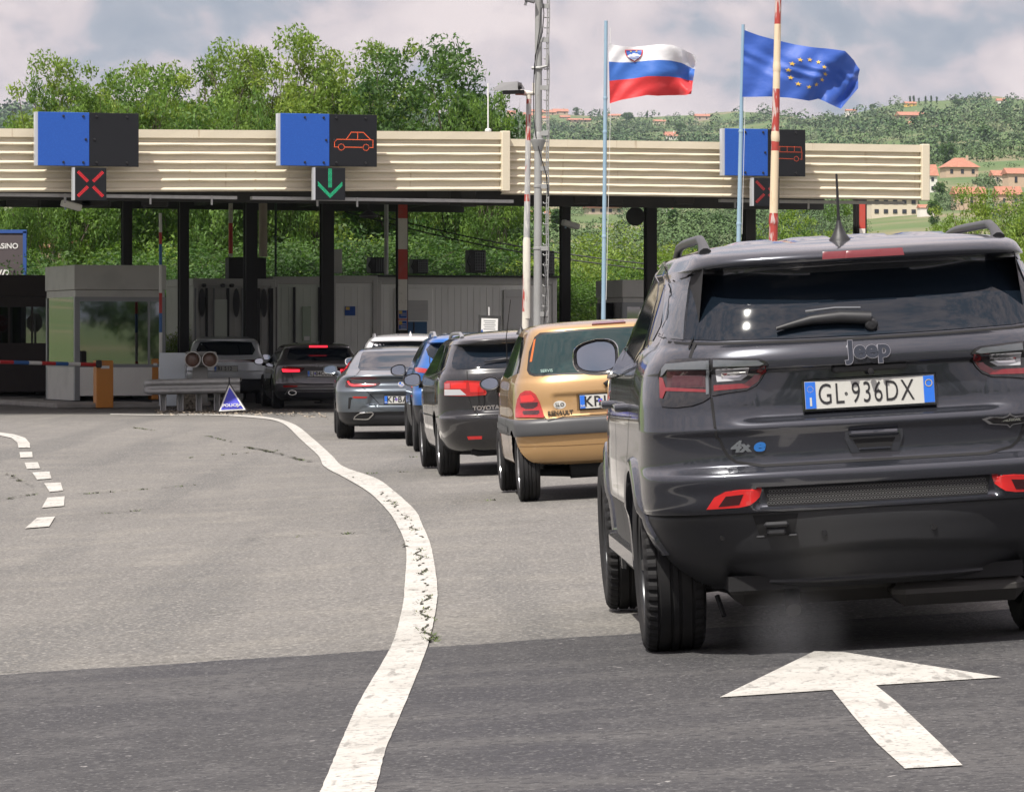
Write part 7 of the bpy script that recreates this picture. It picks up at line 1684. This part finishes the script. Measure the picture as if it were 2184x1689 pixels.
tls = W.patch('tail_lamp', wp([(278, 835), (285, 770), (300, 742), (340, 745), (355, 775), (500, 785), (735, 772), (752, 790), (720, 815), (640, 838), (500, 842), (300, 840)]), m_lredd, off=.008, thick=.02, grid=.025)
for pl in ([(298, 760), (325, 752), (348, 795), (400, 808), (560, 800), (690, 800), (690, 815), (560, 828), (380, 832), (330, 815)],):
    for k, o in enumerate(W.patch('lens', wp(pl), mat('lens_red_glow', (.65, .03, .04), .2, coat=1, emis=((1, .05, .06), .12)), off=.011, thick=.003, grid=.025)): o.parent = tls[k]
W.lines([wp([(505, 842), (560, 890), (625, 955)]) + [(-.42, .60), (-.33, .50), (0, .49)]], .010)
W.lines([wp([(485, 600), (440, 660), (380, 705), (300, 730)])], .008)
rb_ = W.patch('roundel', [(.045 * math.cos(R(20 * i)) - .02, .785 + .045 * math.sin(R(20 * i))) for i in range(18)], m_chr, off=.006, thick=.008, grid=.02, mirror=False)
for q, mm__ in enumerate((m_plate, m_eu, m_plate, m_eu)):
    c = MB(); y = W.hit(-.02, .785, 'rear')[0].y - .012; pts = [(-.02, y, .785)] + [(-.02 + .033 * math.cos(R(90 * q + 15 * i)), y, .785 + .033 * math.sin(R(90 * q + 15 * i))) for i in range(7)]; c.add(pts, [tuple(range(8))]); obj('roundel_quarter', c, mm__, rb_, origin=None)
W.plate(0, .565, [('KP', -.158, .95), ('#', -.090, 1), ('BA', .0, .9), ('651', .15, .85)], tilt=0)
W.patch('reflector', wp([(370, 972), (400, 965), (575, 970), (560, 988), (390, 990)]), m_lred, off=.006, thick=.01, grid=.03)
W.patch('air_vent', wp([(318, 985), (350, 975), (380, 990), (355, 1010), (340, 1130), (312, 1135)]), m_gap, off=.002, thick=.01, grid=.03)
ex = W.patch('exhaust_tip', wp([(388, 1272), (400, 1235), (470, 1178), (640, 1170), (662, 1190), (655, 1215), (600, 1268), (560, 1278)]), m_chr, off=.014, thick=.03, grid=.03)
for k, o in enumerate(W.patch('exhaust_opening', wp([(405, 1258), (420, 1232), (480, 1192), (630, 1184), (645, 1198), (590, 1256), (540, 1262)]), m_gap, off=.017, thick=.003, grid=.03)): o.parent = ex[k]
W.lines([wp([(400, 1170), (500, 1085), (660, 1075), (740, 1115)]) + [(-.25, .43), (0, .43)]], .02, m=m_steel, off=.012, name='bumper_crease')
W.patch('side_window', [(1.0, .985), (1.25, 1.12), (1.6, 1.215), (2.2, 1.25), (2.9, 1.17), (3.6, .98), (3.6, .93), (2.2, .93), (1.2, .94)], m_tint, 'left', off=.003, thick=.01, grid=.06)
W.lines([[(1.5, .40), (1.25, .70), (1.25, .92)], [(2.5, .30), (2.52, .92)], [(3.6, .35), (3.62, .9)]], .012, 'left')
W.mirror_unit(1.0, 3.45, .99, .20, .13, m_steel, sides=(-1, 1), taper=.6); W.wheels(.245, m_rimd, 5, 'twin')

# ------------------------------------------------------------------ white car beyond
m_whp = paint('white_paint', (0.62, 0.62, 0.64), .05, .30)
def suv_rows(H, w=.92, L=4.45):
    return [(.24, .76, .22, L - .3, .5, 2.6, .86, 1), (.30, .86, .08, L - .15, .5, 2.6, .93, 1), (.55, .905, .012, L - .02, .5, 2.7, .98, 1), (.57, w - .006, .004, L, .5, 2.8, .985), (.72, w, .0, L, .5, 2.8, .99), (.76, w, .04, L - .03, .5, 2.8, .99), (.95, w - .015, .045, L - .4, .5, 2.8, .985),
            (1.03, w - .04, .055, L - .95, .48, 2.8, .97), (1.10, w - .075, .085, L - 1.2, .46, 2.9, .965), (H - .19, .76, .21, L - 1.85, .42, 3.0, .955), (H - .135, .72, .25, L - 1.95, .42, 3.0, .95), (H - .128, .715, .14, L - 1.97, .4, 3.1, .95), (H - .09, .68, .14, L - 2.05, .4, 3.1, .95), (H - .06, .62, .26, L - 2.1, .4, 3.0, .97),
            (H - .03, .50, .55, L - 2.25, .4, 2.9, .98), (H - .01, .32, .95, L - 2.4, .34, 2.8, 1), (H, .14, 1.3, L - 2.6, .3, 2.6, 1), (H + .001, .04, 1.4, L - 2.7, .1, 2.4, 1)]
H_ = Car('suv', 'white car with silver roof rails seen over the roof of the grey coupe', 878, 66.0, 3.0, suv_rows(1.53, .90), 4.45, .88, 2.65, .34, m_whp, m_plas, NR=70, NS=36, NF=14, step=.03, Ra=.38, track=.89, tw=.21)
H_.patch('rear_window', [(-.66, 1.12), (-.70, 1.20), (-.62, 1.375), (0, 1.39), (.62, 1.375), (.70, 1.20), (.66, 1.12), (0, 1.10)], m_tint, off=.003, mirror=False, thick=.01, grid=.06)
H_.patch('tail_lamp', [(-.88, .90), (-.86, 1.04), (-.5, 1.02), (-.5, .92)], m_lred, off=.006, thick=.01, grid=.05)
H_.patch('side_window', [(.62, 1.17), (.85, 1.34), (1.4, 1.41), (2.0, 1.42), (2.6, 1.35), (3.1, 1.12), (3.1, 1.08), (2.0, 1.07), (.8, 1.12)], m_tint, 'left', off=.003, thick=.01, grid=.06)
H_.rail(.60, .40, 2.3, .05, m_rims, .018); H_.fin(.6, m_whp); H_.mirror_unit(.98, 3.05, 1.05, .2, .14, m_whp, sides=(-1, 1)); H_.wheels(.22, m_rims, 5)

# ------------------------------------------------------------------ dark grey estate under the canopy
m_dgrey = paint('dark_grey_paint', (0.085, 0.080, 0.088), .5, .30)
ar = [(.18, .78, .18, 4.6, .5, 2.6, .88, 1), (.24, .87, .06, 4.75, .5, 2.6, .94, 1), (.34, .91, .02, 4.85, .5, 2.6, .97, 1), (.36, .915, .01, 4.86, .5, 2.7, .98), (.48, .93, .0, 4.93, .5, 2.8, .99), (.505, .935, .0, 4.93, .5, 2.8, .99), (.525, .935, .03, 4.9, .5, 2.8, .99), (.66, .938, .045, 4.85, .5, 2.8, .99), (.82, .93, .03, 4.5, .5, 2.8, .985), (.90, .915, .02, 4.1, .5, 2.8, .98),
      (.96, .885, .035, 3.8, .48, 2.8, .97), (1.0, .855, .07, 3.6, .46, 2.9, .965), (1.20, .74, .30, 3.0, .42, 3.0, .955), (1.262, .70, .37, 2.85, .42, 3.0, .95), (1.270, .695, .24, 2.83, .4, 3.1, .95), (1.31, .665, .22, 2.72, .4, 3.1, .95), (1.34, .61, .35, 2.6, .4, 3.0, .97), (1.37, .48, .7, 2.45, .4, 2.9, .98), (1.39, .3, 1.1, 2.3, .34, 2.8, 1), (1.395, .12, 1.4, 2.1, .2, 2.6, 1), (1.397, .04, 1.5, 2.0, .1, 2.4, 1)]
A = Car('estate_car', 'dark grey estate car with lit brake lamps and plate LJ beside the police triangle', 683, 82.0, 8.0, ar, 4.94, 1.05, 2.92, .35, m_dgrey, m_plas, NR=110, NS=56, NF=18, step=.018, Ra=.38, track=.92, tw=.24)
ap = lambda pts: A.px(pts, *CA)
A.patch('rear_window', [(-.64, 1.02), (-.67, 1.07), (-.60, 1.25), (0, 1.258), (.60, 1.25), (.67, 1.07), (.64, 1.02), (0, 1.0)], m_tint, off=.003, mirror=False, thick=.01, grid=.05)
A.patch('high_brake_lamp', [(-.21, 1.285), (-.21, 1.312), (.17, 1.312), (.17, 1.285)], m_lit, off=.012, thick=.02, mirror=False, grid=.06)
tls = A.patch('tail_lamp', ap([(1207, 430), (1230, 418), (1320, 425), (1462, 440), (1455, 460), (1410, 485), (1240, 490), (1212, 470)]), m_lredd, off=.008, thick=.02, grid=.04)
for pl, mm__ in (([(1228, 452), (1320, 456), (1410, 456), (1412, 480), (1330, 484), (1240, 484)], m_lit), ([(1225, 430), (1320, 432), (1440, 442), (1400, 450), (1235, 446)], m_lred)):
    for k, o in enumerate(A.patch('lens', ap(pl), mm__, off=.011, thick=.003, grid=.04)): o.parent = tls[k]
A.patch('reflector', ap([(1240, 620), (1390, 620), (1385, 638), (1245, 640)]), m_lred, off=.006, thick=.01, grid=.04)
c = MB()
for i in range(4): y = A.hit(-.075 + .05 * i, .905, 'rear')[0].y - .01; c.lathe([(.030, 0), (.036, .006), (.036, -.006), (.030, 0)], 20, 0, Matrix.Translation((-.085 + .052 * i, y, .905)) @ Matrix.Rotation(R(90), 4, 'X'))
obj('ring_badge', c, m_chr, A.root, origin=None)
A.plate(0.0, .735, [('LJ', -.165, .9), ('#', -.105, 1), ('84', -.045, .85), ('o', .01, 1), ('CUK', .12, .8)], tilt=0)
for sx in (-1, 1):
    c = MB(); M = Matrix.Translation((sx * .58, .02, .34)) @ Matrix.Rotation(R(90), 4, 'X'); c.lathe([(.05, -.02), (.055, .015), (.04, .015), (.038, -.02)], 16, 0, M @ Matrix.Scale(1.7, 4, (1, 0, 0))); obj('exhaust_tip', c, m_chr, A.root, origin=None)
A.lines([[(-.72, .30), (-.66, .40), (-.5, .42), (0, .42)], [(-.6, .36), (0, .36)]], .02, m=m_rims, off=.006, name='bumper_trim')
A.lines([ap([(1325, 500), (1345, 570), (1370, 590)]) + [(-.3, .52), (0, .52)]], .010)
A.patch('side_window', [(.65, 1.05), (.9, 1.20), (1.4, 1.28), (2.2, 1.31), (2.9, 1.22), (3.5, 1.02), (3.5, .97), (2.2, .95), (.9, .98)], m_tint, 'left', off=.003, thick=.01, grid=.06)
A.lines([[(1.5, .40), (1.2, .70), (1.2, .95)], [(2.4, .30), (2.42, .95)]], .014, 'left')
A.mirror_unit(1.02, 3.4, .98, .2, .14, m_blkg, sides=(-1, 1), taper=.6); A.wheels(.25, m_rimd, 6, 'bar'); A.fin(.6, m_dgrey)

# ------------------------------------------------------------------ silver SUV by the booth
m_silv = paint('silver_paint', (0.50, 0.53, 0.57), .2, .32)
S = Car('suv', 'silver car standing at the booth window behind the round signal lamps', 482, 88.5, 5.0, suv_rows(1.55, .92), 4.5, .9, 2.65, .35, m_silv, m_plas, NR=80, NS=40, NF=14, step=.028, Ra=.385, track=.90, tw=.22)
S.patch('rear_window', [(-.60, 1.11), (-.66, 1.22), (-.58, 1.39), (0, 1.41), (.58, 1.39), (.66, 1.22), (.60, 1.11), (0, 1.10)], m_tint, off=.003, mirror=False, thick=.01, grid=.06)
S.patch('tail_lamp', [(-.90, .94), (-.88, 1.01), (0, 1.00), (.88, 1.01), (.90, .94), (0, .945)], m_lredd, off=.006, thick=.01, grid=.06, mirror=False)
S.patch('country_sticker', [(.30 + .06 * math.cos(R(20 * i)), .56 + .06 * math.sin(R(20 * i))) for i in range(18)], m_plate, off=.004, thick=.003, grid=.04, mirror=False)
S.word('sticker_lettering', 'HR', .30, .56, .07, m_ink, off=.008)
S.plate(0, .80, [('RI', -.14, .9), ('512', .05, .9)], tilt=2)
S.patch('side_window', [(.62, 1.17), (.85, 1.34), (1.4, 1.41), (2.0, 1.42), (2.6, 1.35), (3.1, 1.12), (3.1, 1.08), (2.0, 1.07), (.8, 1.12)], m_tint, 'left', off=.003, thick=.01, grid=.06)
S.mirror_unit(.98, 3.05, 1.05, .2, .14, m_silv, sides=(-1, 1)); S.wheels(.23, m_rims, 5)
# ------------------------------------------------------------------ air between here and the hills
hz_m = bpy.data.materials.new('haze_air'); hz_m.use_nodes = True; nt = hz_m.node_tree; nt.nodes.clear()
out = nt.nodes.new('ShaderNodeOutputMaterial'); vol = nt.nodes.new('ShaderNodeVolumePrincipled'); vol.inputs['Color'].default_value = (.72, .82, 1.0, 1)
vol.inputs['Density'].default_value = 0.00005; vol.inputs['Anisotropy'].default_value = .2; nt.links.new(vol.outputs[0], out.inputs['Volume'])
c = MB(); c.box((0, 1400, 160), (14000, 9800, 420), 0)
o = obj('haze', c, hz_m, origin=None); tag(o, kind='stuff')
